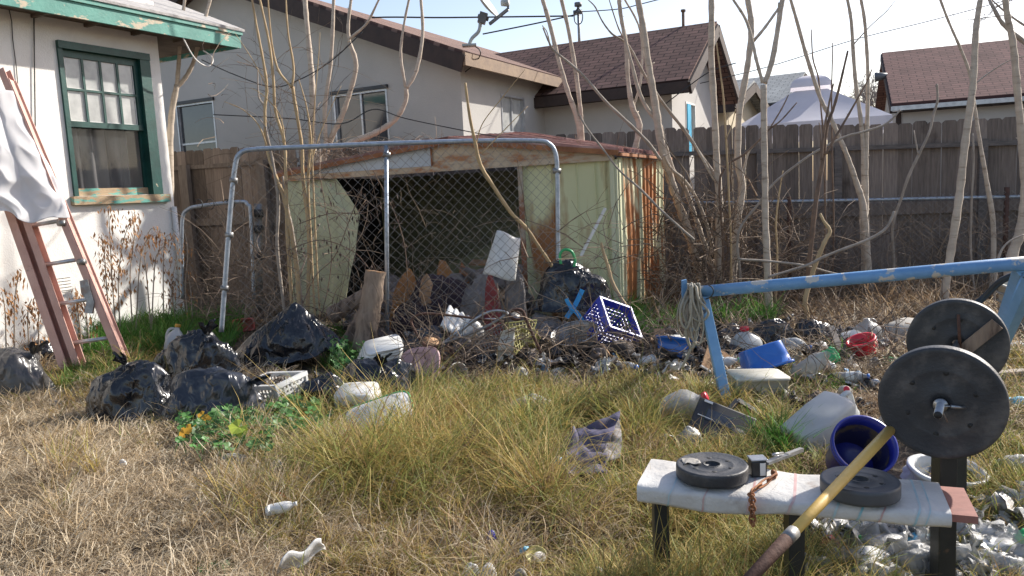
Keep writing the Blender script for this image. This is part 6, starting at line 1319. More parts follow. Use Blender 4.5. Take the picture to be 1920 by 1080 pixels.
# litter in the foreground grass
T, k = put('white_tube', 'crushed white bottle half hidden in the dry foreground grass', 'bottle', 503, 1004, (R(82), R(0), R(100)), lift=.10); bottle(T, .12, .022, 'film_white', 'white_pl')
m = MB(); A = [G(530, 1046, .2), G(602, 1012, .2), G(610, 1034, .14), G(515, 1084, .12)]; m.grid(lambda u, v: lerp(lerp(A[0], A[1], u), lerp(A[3], A[2], u), v) + Vector((0, -.01 * math.sin(v * 6), .012 * math.sin(u * 9))), 20, 12); tag(m.build('white_sleeve', 'film_white', solid=.004), 'curled white plastic sleeve lying at the bottom edge of the grass', 'plastic sheet')
crumple(634, 985, 690, 1012, 'clear_bag', 'flat clear wrapper in the dry grass near the bottom', 'plastic bag', 'film', 54, sub=4, fold=2)
T, k = put('can_lid', 'opened yellow and white can lid on bare soil at the bottom edge', 'lid', 1006, 1066, (R(30), R(8), 0), lift=.05); m = MB(); m.lathe([(.001, .0), (.033, 0), (.037, .006), (.040, .006), (.038, -.004), (.001, -.004)], 28); m.build('ring', 'yellow_pl', T, noise_amp=.003, noise_s=20); m = MB(); m.lathe([(.001, .006), (.022, .005), (.024, .002)], 20); m.xf(Matrix.Translation((.014, -.006, .0))); m.build('foil', 'paper', T)
for x0, y0, x1, y1, lab, nm, mt_ in ((866, 1058, 900, 1082, 'jagged white plastic shard, left of a pair at the bottom edge', 'plastic_shard', 'paper'), (898, 1058, 934, 1084, 'jagged white plastic shard, right of a pair at the bottom edge', 'plastic_shard', 'paper'), (964, 1066, 988, 1082, 'dull pebble-like scrap left of the yellow can lid', 'scrap', 'concrete'), (974, 1024, 996, 1038, 'grey blue plastic bit above the yellow can lid', 'plastic_bit', 'carton_blue'), (912, 992, 930, 1010, 'dark blue scrap in the grass shadow', 'scrap', 'navy_pl'), (1112, 1062, 1132, 1074, 'small grey stone at the bottom edge', 'stone', 'concrete'),
    (505, 862, 540, 890, 'little clear bag among weeds left of the middle', 'clear_bag', 'film'), (415, 850, 470, 870, 'flat clear wrapper on the pale dry grass', 'wrapper', 'film'), (290, 790, 330, 812, 'grey stone at the lower edge of the bag heap', 'stone', 'concrete'), (98, 752, 122, 776, 'clear bottle end sticking out of the left dry grass', 'clear_bottle', 'film'), (222, 862, 238, 872, 'whitish plastic flake in the pale dry grass', 'plastic_flake', 'film_white'), (505, 925, 540, 945, 'orange and green snack wrapper in the grass', 'wrapper', 'dull_red'), (1395, 1012, 1425, 1032, 'blue and white label scrap under the bench', 'wrapper', 'carton_blue')):
    crumple(x0, y0, x1, y1, nm, lab, nm.replace('_', ' '), mt_, len(lab), sub=3, fold=1.8, amp=1.3, dz=.05 if y0 > 840 and x0 < 1200 else 0)

# rubbish field under and right of the bench
GP = 'clear plastic waste under the bench'
under = [(1560, 965, 1640, 1000, 'film', 'clear bubble shaped plastic pack under the middle of the bench', 'plastic pack'), (1640, 980, 1750, 1000, 'bag_grey', 'grey flattened bag in the shade under the bench board', 'plastic bag'), (1530, 1008, 1580, 1045, 'dull_red', 'orange red and white wrapper under the bench', 'wrapper'), (1585, 1000, 1620, 1022, 'green_pl', 'little green bottle piece under the bench', 'scrap'), (1610, 1002, 1700, 1040, 'film', 'crumpled clear bag with bluish tint under the bench', 'plastic bag'), (1570, 1030, 1680, 1078, 'film_white', 'white crumpled bag at the bottom edge under the bench', 'plastic bag'), (1680, 1020, 1755, 1078, 'film', 'clear bag against the black bench post', 'plastic bag'), (1800, 985, 1850, 1015, 'film', 'clear plastic pack right of the black bench post', 'plastic pack'), (1810, 1010, 1900, 1050, 'film_white', 'white film spread in the grass right of the bench', 'plastic sheet'), (1860, 1040, 1925, 1082, 'film', 'clear bag in the bottom right corner', 'plastic bag'), (1895, 995, 1940, 1035, 'green_pl', 'green bottle at the right edge below the bench level', 'bottle'), (1700, 1002, 1752, 1022, 'carton_blue', 'pale blue wrapper beside the clear bag under the bench', 'wrapper'), (1790, 1045, 1860, 1080, 'film', 'crushed clear bottle at the bottom right of the bench', 'plastic bottle'), (1840, 1000, 1880, 1022, 'paper', 'white cup rim half sunk right of the bench', 'cup'), (1480, 1040, 1530, 1075, 'film', 'small clear film piece left of the white crumpled bag', 'plastic film')]
for i, (a, b, c, d, mt_, lab, cat) in enumerate(under): crumple(a, b, c, d, cat.replace(' ', '_'), lab, cat, mt_, 60 + i, sub=4, fold=2, amp=1.2, depth=.8, dz=.03)
T, k = put('white_basin', 'white plastic basin with a dark rag behind the black bench post', 'basin', 1770, 912, (R(10), R(4), 0)); rimmed_tub(T, .30, .24, .09, .006, 'white_pl', p=2.4, taper=.8)
m = MB(); m.lathe([(.001, .04), (.09, .045), (.11, .05)], 20); m.xf(Matrix.Translation((.04, 0, 0))); m.build('dark_content', 'rag_dark', T, noise_amp=.03, noise_s=14)
crumple(1690, 868, 1750, 905, 'white_film', 'white film sheet pushed against the white basin', 'plastic sheet', 'film_white', 81, sub=4, fold=2)
for (a, b, c, d, mt_, nm, lab) in ((1872, 850, 1935, 905, 'film', 'clear_bottle', 'clear bottle lying in the grass at the right photo edge'), (1884, 742, 1930, 775, 'carton_blue', 'blue_carton', 'blue and white carton at the right edge below the frame'), (1890, 640, 1935, 665, 'film_white', 'white_bag', 'white bag piece by the right end of the frame'), (1690, 690, 1712, 712, 'film', 'clear_cup', 'crushed clear cup left of the far weight disc')):
    crumple(a, b, c, d, nm, lab, nm.split('_')[1], mt_, len(lab) + 3, sub=4, fold=2)
m = MB(); m.bar(G(1815, 706, .08), G(1925, 696, .08), .07, .025); tag(m.build('grey_plank', 'bark_grey'), 'weathered plank lying right of the far weight disc', 'plank')
T, k = put('concrete_block', 'rounded grey concrete lump under the straw near the fence', 'concrete', 1700, 640, (0, 0, R(10)))
m = MB(); m.loft([(-.05, .24, .16, 3, 0, 0), (.06, .26, .17, 3, 0, 0), (.15, .20, .13, 2.6, 0, 0), (.18, .1, .07, 2, 0, 0)], 26); m.build('lump', 'concrete', T, noise_amp=.03, noise_s=6)
T, k = put('striped_bin', 'grey ribbed bin standing at the right edge near the fence', 'bin', 1925, 615, (R(6), R(-4), 0)); rimmed_tub(T, .42, .34, .42, .01, 'beige_pl', p=4)
for z in (.08, .16, .24, .32): m = MB(); m.loft([(z, .19 + z * .06, .155 + z * .05, 4, 0, 0), (z + .01, .198 + z * .06, .163 + z * .05, 4, 0, 0), (z + .02, .19 + z * .06, .155 + z * .05, 4, 0, 0)], 30, True, False, False); m.build('rib', 'concrete', T)
def litter(name, label, regions, mt_, seed, kind='bit'):
    rnd = random.Random(seed); m = MB()
    for (x0, y0, x1, y1, n, smin, smax, hz) in regions:
        for i in range(n):
            g = GG(rnd.uniform(x0, x1), rnd.uniform(y0, y1)); s_ = rnd.uniform(smin, smax); so_ = Vector((rnd.random() * 50, seed, i)); q = Euler((rnd.uniform(-.9, .9), rnd.uniform(-.9, .9), rnd.uniform(0, 6.3))).to_matrix(); t = rnd.random()
            g = g + Vector((0, 0, rnd.uniform(0, hz) + s_ * .25))
            if kind == 'film':
                k = 12; ax_ = rnd.uniform(.5, 1.0); vs = []
                for a in range(k + 1):
                    for b in range(k + 1):
                        u, v = a / k - .5, b / k - .5; p = Vector((u * s_ * 2, v * s_ * 2 * ax_, 0)); w_ = noise.noise_vector(p * (1.3 / s_) + so_); w2 = noise.noise_vector(p * (3.3 / s_) + so_); w3 = noise.noise_vector(p * (7 / s_) + so_); vs.append(g + q @ (p + w_ * s_ * .85 + w2 * s_ * .4 + w3 * s_ * .10))
                m.add(vs, [(a * (k + 1) + b, a * (k + 1) + b + 1, (a + 1) * (k + 1) + b + 1, (a + 1) * (k + 1) + b) for a in range(k) for b in range(k)], True, t)
            elif kind == 'board': m.box(g, (s_ * 2, s_ * rnd.uniform(.2, .8), .012), q, t)
            else:
                vs, fs = ico(3); e = Vector((rnd.uniform(.6, 1.4), rnd.uniform(.4, 1), rnd.uniform(.25, .7))); out = []
                for v in vs: r = 1 + .5 * noise.noise(v * 1.5 + so_) + .45 * (ridge(v * 2.6 + so_) - .5) + .2 * (ridge(v * 6 + so_) - .5); out.append(g + q @ Vector((v.x * e.x, v.y * e.y, v.z * e.z)) * r * s_ * .8)
                m.add(out, fs, True, t)
    o = m.build(name, mt_); o['kind'] = 'stuff'; o['label'] = label; o['category'] = 'litter'; return o
LM = [mat('litter_dark', (.05, .05, .055), (.018, .018, .022), 7, .55, .6, 16, tint=.7), mat('litter_pale', (.52, .50, .47), (.32, .30, .27), 7, .4, .5, 16, tint=.3), mat('litter_rag', (.20, .17, .155), (.09, .075, .07), 7, .9, .5, 30, tint=.6), mat('litter_brown', (.28, .17, .09), (.15, .09, .05), 7, .8, .5, 20, tint=.6), mat('litter_blue', (.05, .16, .36), (.20, .34, .45), 7, .45, .3, 16, tint=.5)]
litter('dark_litter', 'torn black and grey plastic film mixed through the rubbish heap', [(800, 640, 1340, 710, 60, .06, .14, .10), (1330, 610, 1700, 690, 60, .05, .11, .05), (560, 700, 800, 760, 10, .06, .12, .04), (1400, 690, 1660, 780, 24, .03, .08, .03), (1480, 960, 1900, 1075, 14, .03, .06, .02)], LM[0], 1, 'film')
litter('rag_litter', 'grey brown rags and pulp mixed through the rubbish heap', [(640, 615, 1320, 700, 90, .06, .15, .12), (1330, 610, 1900, 680, 70, .04, .11, .05)], LM[2], 2)
litter('pale_litter', 'small white plastic bits strewn through the rubbish heap', [(700, 625, 1340, 725, 90, .025, .07, .13), (1330, 620, 1700, 745, 140, .02, .06, .08), (1500, 970, 1930, 1110, 60, .03, .085, .02), (940, 740, 1300, 830, 16, .015, .03, .03)], LM[1], 3, 'film')
litter('clear_litter', 'flattened clear plastic waste in the grass under the bench', [(1500, 960, 1930, 1110, 60, .04, .10, .03), (1340, 640, 1680, 720, 24, .04, .08, .04)], 'film', 6, 'film')
litter('board_litter', 'broken bits of wood and card in the rubbish heap', [(660, 620, 1300, 705, 80, .05, .12, .16), (1340, 620, 1700, 700, 34, .04, .10, .03)], LM[3], 4, 'board')
litter('blue_litter', 'blue and pale blue plastic bits strewn in the rubbish heap', [(900, 640, 1640, 720, 22, .02, .05, .08), (1500, 990, 1930, 1080, 8, .015, .03, .02)], LM[4], 5)
def door_junk():
    rnd = random.Random(21)
    for nm, lab, mt_, n, kd in (('doorway_rags', 'dim heap of rags and bags inside the shed doorway', LM[2], 60, 0), ('doorway_boards', 'brown boards and card lying inside the shed doorway', LM[3], 24, 1)):
        m = MB()
        for i in range(n):
            px = rnd.uniform(690, 975); Y = rnd.uniform(7.6, 8.6); b = V(px, 590, Y); hmax = .30 + .35 * (px - 690) / 285 * rnd.random() + .15 * rnd.random(); g = Vector((b.x, Y, rnd.uniform(.02, hmax))); s_ = rnd.uniform(.08, .22); q = Euler((rnd.uniform(-.8, .8), rnd.uniform(-.8, .8), rnd.uniform(0, 6))).to_matrix(); so_ = Vector((i, 3, 5))
            if kd: m.box(g, (s_ * 2.4, s_ * .8, .02), q, rnd.random())
            else:
                vs, fs = ico(3); m.add([g + q @ Vector((v.x * 1.3, v.y, v.z * .6)) * s_ * (1 + .5 * noise.noise(v * 1.6 + so_) + .3 * (ridge(v * 2.6 + so_) - .5)) for v in vs], fs, True, rnd.random())
        o = m.build(nm, mt_); o['kind'] = 'stuff'; o['label'] = lab; o['category'] = 'junk'
door_junk()
def scrapsheet(px0, py0, px1, py1, name, label, cat, m, seed=1, tall=.05, group=None):
    """a crushed piece of film or paper: a folded sheet lying on the ground"""
    A, B, C_, D_ = GG(px0, py0), GG(px1, py0), GG(px1, py1), GG(px0, py1); s_ = Vector((seed * 2.7, seed * .9, seed * 4.1)); mb = MB(); W = (B - A).length; nz_ = 3.2 / max(W, .05)
    def fn(u, v):
        e = 1 + .25 * noise.noise((math.atan2(v - .5, u - .5) * 1.3, seed, 1)); uu, vv = .5 + (u - .5) * e, .5 + (v - .5) * e
        p = lerp(lerp(A, B, uu), lerp(D_, C_, uu), vv); q = p * nz_ + s_; w_ = noise.noise_vector(q) 
        h = abs(noise.noise(q + w_ * .7)) * 1.5 + .35 * abs(noise.noise(q * 3.1)) + .5 * max(0, noise.noise(q * .5))
        edge = 1 - max(abs(u - .5), abs(v - .5)) * 1.2
        return p + Vector((w_.x * W * .10, w_.y * W * .10, .01 + tall * h * (.4 + edge)))
    n = 26 if W > .12 else 14; mb.grid(fn, n, n, False); o = mb.build(name, m, solid=.0015); return tag(o, label, cat, group)

# ================================================================== BLUE FRAME
def frame():
    yl, yr = 4.95, 4.1
    A = V(1312, 547, yl); B = V(1960, 490, yr); T = thing('blue_pipe_frame', 'blue painted swing frame of one long pipe on splayed square legs', 'frame', GG(1362, 762))
    m = MB(); d = (B - A).normalized(); m.tube([A, lerp(A, B, .33), lerp(A, B, .66), B + d * .5], .038, 20); m.build('top_pipe', 'beam_blue', T, True)
    m = MB(); m.bar(A + Vector((.02, 0, -.03)), GG(1368, 768) + Vector((.0, 0, -.05)), .062, .062, up=(0, 1, .3)); m.build('leg', 'leg_blue', T, True, bevel=.004)
    def gd(a, b):
        d_ = b - a; return a + d_ * ((a.z + .04) / -d_.z) if d_.z < 0 else b
    m = MB(); m.bar(A + Vector((.0, .03, -.03)), gd(A + Vector((.0, .03, -.03)), V(1298, 650, 5.9)), .055, .055, up=(0, 1, .3)) ; m.build('leg', 'leg_blue', T, True, bevel=.004)
    c = lerp(A, B, .93); m = MB(); m.bar(c + Vector((.03, 0, -.03)), gd(c + Vector((.03, 0, -.03)), V(1868, 640, 5.2)), .062, .062, up=(0, 1, .3)); m.build('leg', 'leg_blue', T, True, bevel=.004)
    m = MB(); m.bar(V(1935, 520, 4.1), gd(V(1935, 520, 4.1), V(1876, 650, 4.6)), .06, .06, up=(0, 1, .3)); m.build('leg', 'leg_blue', T, True, bevel=.004)
    e = V(1284, 546, yl + .02); m = MB(); m.poly([e + Vector((-.016, 0, .07)), e + Vector((.014, 0, .075)), e + Vector((.018, 0, .0)), e + Vector((.014, 0, -.075)), e + Vector((.002, 0, -.09)), e + Vector((-.016, 0, -.07))], .03, (0, -1, 0)); m.build('end_hook', 'beam_blue', T, True)
    m = MB(); m.tube([e + Vector((.0, .015, 0)), A], .012, 8); m.build('end_rod', 'beam_blue', T, True)
    m = MB(); m.tube(catmull([V(1795, 590, 5.0), V(1840, 562, 5.0), V(1880, 525, 4.9), V(1930, 508, 4.8)], 4), .022, 8); m.build('inner_brace', 'post_black', T, True)
    # cord hank
    T2 = thing('cord_hank', 'hank of dirty white rope and cable hung over the left end of the blue pipe', 'rope', A + Vector((-.05, 0, .05))); rnd = random.Random(5)
    for i in range(15):
        x0 = 1296 + rnd.uniform(-10, 16); L = rnd.uniform(60, 120); w_ = rnd.uniform(6, 24); c = x0 + rnd.uniform(-10, 8); yy = yl - .05 + rnd.uniform(-.04, .07)
        top = 535 + rnd.uniform(-3, 4); P = [V(x0 - 3, top + 6, yy + .05), V(x0, top, yy), V(x0 + w_ * .3, top + L * .35, yy - .02), V(c + w_, top + L * .75, yy - .02), V(c + w_ * .2, top + L, yy), V(c - w_ * .9, top + L * .85, yy), V(c - w_, top + L * .5, yy), V(x0 - 5, top + 8, yy + .05)]
        m = MB(); m.tube(catmull(P, 6), rnd.choice((.006, .008, .009)), 7); m.build('rope_loop', rnd.choice(('cord', 'cord', 'cord', 'bark_grey')), T2, True)
    m = MB(); m.tube(catmull([V(1296, 560, yl - .05), V(1308, 620, yl - .05), V(1290, 665, yl - .03), V(1278, 690, yl)], 6), .009, 7); m.build('rope_end', 'cord', T2, True)
    for k in range(2): m = MB(); x = 1320 + k * 50; m.tube([V(x + 14 * math.sin(t) + 7 * t / 3, 548 - 2 * k + 13 * math.cos(t), yl - .06 - .04 * math.sin(t)) for t in np.linspace(.2, 3.0, 8)], .004, 5); m.build('wrapped_wire', 'cord_dark', T2, True)
frame()

# ================================================================== BENCH, DISCS, BAR, SHOVEL
BZ = .44
def bench():
    a, b, c, d = G(1194, 908, BZ), G(1785, 962, BZ), G(1790, 915, BZ), G(1243, 868, BZ)
    T = thing('weight_bench', 'narrow bench wrapped in dirty white plastic on black steel legs', 'bench', Vector(((a.x + b.x) / 2, (a.y + c.y) / 2, 0)))
    # plywood core
    u = (b - a).normalized(); nn = Vector((-u.y, u.x, 0)); W = .26
    a = a; b2 = G(1838, 968, BZ)
    L = (b2 - a).length; mid = (a + d) / 2
    m = MB(); o = a + nn * .02; P = [o + u * .06, o + u * L, o + u * L + nn * (W - .04), o + u * .06 + nn * (W - .04)]; m.poly([p + Vector((0, 0, -.012)) for p in P], .022, (0, 0, 1)); m.build('board', 'ply', T, True)
    m = MB(); Lw = (b - a).length
    def fn(s, t):   # t wraps around section
        ang = t * 2 * math.pi; cs = math.cos(ang); sn = math.sin(ang); e = .3
        x = math.copysign(abs(cs) ** e, cs) * (W / 2 + .004); z = math.copysign(abs(sn) ** .7, sn) * .028
        l = s * Lw; sag = .028 * max(0, math.sin(l * 5.2 + .6)) * (sn < 0) + .008 * noise.noise((l * 9, t * 6, 2)); bend = -.006 * math.sin(s * 3)
        return a + u * l + nn * (W / 2 + x) + Vector((0, 0, -.026 + z - sag * .8 + bend))
    m.grid(fn, 120, 40); m.build('plastic_wrap', 'wrap', T, True)
    for s, mt_, w_ in ((.115, 'tape_blue', .006), (.235, 'tape_red', .006), (.385, 'tape_red', .008), (.52, 'tape_red', .010), (.66, 'tape_blue', .008), (.735, 'tape_blue', .008), (.80, 'tape_red', .006), (.90, 'tape_blue', .007), (.93, 'tape_blue', .005)):
        m = MB()
        def ft(q, t, s=s, w_=w_ * .7): p = fn(s + (q - .5) * w_ / Lw * 1.2 + .015 * math.sin(t * 6.28), t); c0 = fn(s, 0) * .5 + fn(s, .5) * .5; return c0 + (p - c0) * 1.015
        m.grid(ft, 1, 40); m.build('tape_band', mt_, T, True)
    def leg(px, py_t, w_=.045, yy=None, top=None):
        p = G(px, py_t, BZ - .06); m = MB(); m.bar(Vector((p.x, p.y, -.03)), Vector((p.x, p.y, top or BZ - .055)), w_, w_, up=(0, 1, 0)); m.build('leg', 'post_black', T, True, bevel=.003)
    leg(1237, 918, .05); leg(1489, 952, .05); 
    p = G(1262, 900, BZ - .06); m = MB(); m.bar((G(1237, 918, BZ - .06)) + Vector((0, 0, -.22)), G(1489, 952, BZ - .06) + Vector((0, .05, -.22)), .025, .025); 
    return T, a, u, nn, W, L
BT, Ba, Bu, Bn, BW, BL = bench()
def uprights():
    T = thing('bar_upright', 'black square steel uprights carrying the loaded bar at the right end of the bench', 'rack', Vector((1.4, 2.5, 0)))
    P1 = V(1772, 860, 2.42); m = MB(); m.bar(Vector((P1.x, P1.y, -.03)), V(1772, 770, 2.42), .058, .058, up=(0, 1, 0)); m.build('post', 'post_black', T, True, bevel=.004)
    P2 = V(1797, 880, 2.98); m = MB(); m.bar(Vector((P2.x, P2.y, -.03)), V(1797, 670, 2.98), .05, .05, up=(0, 1, 0)); m.build('post', 'post_black', T, True, bevel=.004)
    m = MB(); m.bar(V(1772, 1010, 2.45), V(1797, 1000, 2.96), .035, .035); m.build('cross_bar', 'post_black', T, True)
uprights()
def disc(T_loc, axis, r, th, name, label, m, holes=6, group=None, face=None, hr=.30, roll=0, boss=True):
    q = Vector(axis).normalized().to_track_quat('Z', 'Y'); T = thing(name, label, 'weight disc', T_loc, (q @ Euler((0, 0, roll)).to_quaternion()).to_euler(), group)
    mb = MB(); h = th / 2
    mb.lathe([(.016, -h * .7), (r * .45, -h * .7), (r * .9, -h * .75), (r * .96, -h), (r * .995, -h * .85), (r, -h * .5), (r, h * .5), (r * .995, h * .85), (r * .96, h), (r * .90, h * .92), (r * .62, h * .80), (r * .60, h * .86), (r * .57, h * .80), (r * .30, h * .80), (r * .27, h * .92), (r * .2, h * .95), (.03, h * .95), (.022, h * .6), (.016, h * .6), (.016, -h * .7)], 72)
    o = mb.build('disc', m, T)
    for i in range(holes): a = i * 2 * math.pi / holes + .4; mb = MB(); mb.lathe([(.001, h * .83), (.0085, h * .83), (.0085, h * .80)], 12); mb.xf(Matrix.Translation((r * .60 * math.cos(a) * .82, r * .60 * math.sin(a) * .82, 0)) if not boss else Matrix.Translation((r * .56 * math.cos(a), r * .56 * math.sin(a), 0))); mb.build('hole', 'rubber', T)
    return T
def barbell():
    c1, c2 = V(1765, 754, 2.36), V(1794, 643, 3.02); ax = (c1 - c2).normalized()
    r1, r2 = 111 / FPX * 2.36 * 1.0, 86 / FPX * 3.02
    disc(c1, ax, r1, .045, 'weight_disc', 'large black weight disc facing the viewer on the near end of the bar', 'plate', group=None)
    disc(c2, ax, r2, .045, 'weight_disc', 'black weight disc on the far end of the bar, tan board across it', 'plate')
    T = thing('barbell_bar', 'short steel bar through both weight discs with pin collars', 'bar', c1)
    e = c1 + ax * .13; m = MB(); m.tube([e, c2 - ax * .12], .0125, 16); m.build('shaft', 'steel', T, True)
    m = MB(); m.tube([c1 + ax * .026, c1 + ax * .035], .021, 20); m.build('collar', 'steel', T, True)
    m = MB(); m.tube([e, e + ax * .002], .0115, 14); m.build('end_cap', 'rubber', T, True)
    m = MB(); p = c1 + ax * .045; m.tube([p, V(1785, 762, 2.31)], .003, 6); m.build('pin', 'steel', T, True); m = MB(); m.tube([V(1783, 762, 2.31), V(1810, 765, 2.31)], .0055, 8); m.build('pin_grip', 'steel', T, True)
    m = MB(); m.tube([p, V(1777, 792, 2.31)], .0025, 6); m.build('pin', 'steel_old', T, True)
    m = MB(); pc = c2 + ax * .04; m.tube([PL(1797, 590, pc, ax), PL(1800, 655, pc, ax)], .006, 8); m.build('clamp_bolt', 'rust_dark', T, True)
    m = MB(); q = ax; pc = c2 + ax * .032; A, B = PL(1806, 658, pc, ax), PL(1870, 607, pc, ax); m.bar(A, B, .05, .010, up=ax) ; tag(m.build('tan_board', 'cutwood' if False else 'log'), 'short tan wooden lath lying across the far weight disc', 'lath')
barbell()
T = disc(G(1335, 882, BZ + .026), (0, 0, 1), .116, .044, 'weight_disc', 'left weight disc lying flat on the wrapped bench with a torn grey patch', 'plate', group=None)
T.location.z = BZ + .028
m = MB(); m.grid(lambda u, v: Vector((.035 + .055 * u, -.005 - .05 * v + .01 * math.sin(u * 7), .0225 + .003 * math.sin(u * 9 + v * 5))), 10, 10); m.build('torn_patch', 'concrete', T, solid=.002)
T = disc(G(1612, 912, BZ + .026), (0, 0, 1), .113, .046, 'weight_disc', 'right weight disc lying flat on the wrapped bench under the yellow handle', 'plate_flat'); T.location.z = BZ + .028
m = MB(); m.tube([Vector((.060, -.086, 0)), Vector((.063, -.090, 0))], .010, 14); m.build('screw_plug', 'plate', T)
def shovel():
    A = V(1672, 803, 2.44); B = V(1478, 1008, 1.92); d = (B - A).normalized(); T = thing('yellow_handled_shovel', 'shovel with worn yellow handle and rusty socket leaning across the bench', 'shovel', B)
    m = MB(); m.tube([A, lerp(A, B, .3), lerp(A, B, .7), B], [.0165, .0165, .0155, .0145], 18); m.build('handle', 'handle_yellow', T, True)
    C_ = B + d * .34; m = MB(); m.tube([B - d * .03, B + d * .02, C_], [.0175, .018, .013], 16); m.build('socket', 'rust_dark', T, True)
    m = MB(); m.tube([B - d * .032, B + d * .012], .0185, 16); m.build('collar', 'steel_old', T, True)
    # blade continues below the picture to the ground
    s = d.cross(Vector((0, 0, 1))).normalized(); nrm = s.cross(d); 
    L = (C_.z - .02) / -d.z; mb = MB()
    def fb(u, v): wdt = .10 * (min(1, v * 4 + .25)) * (1 - max(0, v - .75) * 2.4); return C_ + d * (L * .9 * v) + s * ((u - .5) * 2 * wdt) + nrm * (.03 * (2 * u - 1) ** 2)
    mb.grid(fb, 10, 16); mb.build('blade', 'rust_dark', T, True, solid=.003)
shovel()
def clamp():
    c = G(1422, 893, BZ); T = thing('rusty_clamp_tool', 'steel latch tool with long bright lever and rusty chain between the flat discs', 'tool', c)
    z = BZ + .002
    m = MB(); m.box(c + Vector((0, .01, .028)), (.05, .045, .055)); m.build('body', 'post_black', T, True, bevel=.004)
    m = MB(); m.box(c + Vector((0, .01, .059)), (.055, .05, .005)); m.build('cap_plate', 'steel', T, True, bevel=.003)
    m = MB(); m.box(c + Vector((.010, -.0145, .028)), (.018, .002, .042)); m.build('paper_label', 'paper', T, True)
    m = MB(); A, B = c + Vector((.03, .02, .035)), V(1503, 843, 2.72); m.bar(A, lerp(A, B, .62), .022, .009, up=(0, 0, 1)); m.build('lever', 'steel', T, True)
    m = MB(); m.bar(lerp(A, B, .55), B, .016, .014, up=(0, 0, 1)); m.build('lever_grip', 'steel_old', T, True)
    m = MB(); m.tube([lerp(A, B, .2) + Vector((0, 0, .02)), lerp(A, B, .45) + Vector((0, 0, .012))], .006, 8); m.build('spring', 'steel', T, True)
    P = catmull([c + Vector((.04, -.0, .012)), c + Vector((.03, -.05, .02)), c + Vector((.0, -.055, .02)), Vector((c.x - .005, Ba.y - .012, BZ - .005)), Vector((c.x - .01, Ba.y - .02, BZ - .05)), Vector((c.x - .012, Ba.y - .02, BZ - .085))], 4)
    tq = (G(1412, 925, BZ) - Ba).dot(Bu); fe = lambda o, z: Ba + Bu * tq + Bn * o + Vector((0, 0, z)); P = catmull([c + Vector((.045, .0, .01)), c + Vector((.045, -.03, .012)), fe(0, .014), fe(-.028, .0), fe(-.03, -.04), fe(-.03, -.085)], 3)
    for i in range(len(P) - 1):
        t = (P[i + 1] - P[i]).normalized(); sd_ = t.cross(Vector((0, 1, .3)) if i % 2 else Vector((1, .2, 0))).normalized(); ct = (P[i] + P[i + 1]) / 2; l = (P[i + 1] - P[i]).length * .75
        m = MB(); m.tube([ct + t * math.cos(a) * l + sd_ * math.sin(a) * .0095 for a in np.linspace(0, 6.2832, 12)], .0034, 6); m.build('chain_link', 'rust', T, True)
clamp()

# ================================================================== PLANTS
def leaf(m, p, d, L, W, tint, droop=.3, n=None):
    """pointed leaf blade"""
    d = Vector(d).normalized(); s = d.cross(Vector((0, 0, 1)));
    if s.length < .1: s = Vector((1, 0, 0))
    s.normalize(); a = p + d * L * .5 - Vector((0, 0, L * droop * .2)); e = p + d * L - Vector((0, 0, L * droop))
    m.add([p, a + s * W / 2, e, a - s * W / 2], [(0, 1, 2, 3)], False, tint)
def round_leaf(m, c, nrm, r, tint):
    nrm = Vector(nrm).normalized(); u = nrm.orthogonal().normalized(); v = nrm.cross(u); k = 10; a0 = random.uniform(0, 6)
    pts = [c - nrm * r * .12]; 
    for i in range(k): a = a0 + 2 * math.pi * i / k * .94; rr = r * (1 if i % 2 else .86); pts.append(c + (u * math.cos(a) + v * math.sin(a)) * rr + nrm * r * .10 * math.sin(i * 2.1))
    m.add(pts, [(0, i, i + 1) for i in range(1, k)], False, tint)
def mallow(name, label, spans, seed, n, r=(.02, .038), lime=0, gold=0, h0=.02):
    rnd = random.Random(seed); T = None; st = MB(); lv = MB(); ex = {}
    for (x0, y0, x1, y1, dz, cnt) in spans:
        for i in range(cnt):
            px, py = rnd.uniform(x0, x1), rnd.uniform(y0, y1); g = GG(px, py, rnd.uniform(h0, dz)); 
            if T is None: T = thing(name, label, 'weed', (g.x, g.y, ground_z(g.x, g.y)))
            base = Vector((g.x + rnd.uniform(-.06, .06), g.y + rnd.uniform(-.05, .05), ground_z(g.x, g.y))); st.tube([base, (base + g) / 2 + Vector((0, 0, .02)), g], .0022, 4, tint=.6)
            nr = Vector((rnd.gauss(.15, .45), rnd.gauss(-.25, .4), 1)); round_leaf(lv, g, nr, rnd.uniform(*r), rnd.random())
    st.build('stems', 'green_leaf', T, True); lv.build('leaves', 'green_leaf', T, True)
    return T
T = mallow('mallow_weed', 'leafy green mallow weed with round leaves in front of the big bag heap', [(335, 772, 510, 838, .16, 330), (400, 760, 470, 800, .22, 70)], 3, 0)
m = MB(); c = GG(446, 800, .2); round_leaf(m, c, (.1, -.6, .8), .05, .5); round_leaf(m, c + Vector((.02, 0, -.03)), (-.3, -.6, .8), .035, .7); m.build('yellow_green_leaf', 'lime_leaf', T, True)
for px, py in ((350, 806), (358, 802), (380, 778), (386, 786), (346, 812)): m = MB(); round_leaf(m, GG(px, py, .15), (.1, -.6, .8), .032, .5); m.build('yellow_leaf', 'gold_leaf', T, True)
mallow('mallow_weed', 'low spreading mallow weed below the white slotted basket', [(505, 748, 600, 800, .18, 190), (560, 730, 620, 790, .12, 60), (520, 742, 560, 762, .2, 40)], 4, 0)
mallow('mallow_weed', 'small bright mallow plant right of the tent shaped bag', [(622, 640, 690, 690, .22, 170), (615, 628, 650, 660, .3, 60)], 5, 0, r=(.018, .03))
mallow('mallow_weed', 'scattered mallow leaves under the first mallow at the grass edge', [(490, 800, 610, 845, .06, 60), (520, 925, 545, 950, .06, 6), (380, 1050, 430, 1080, .04, 14)], 6, 0)

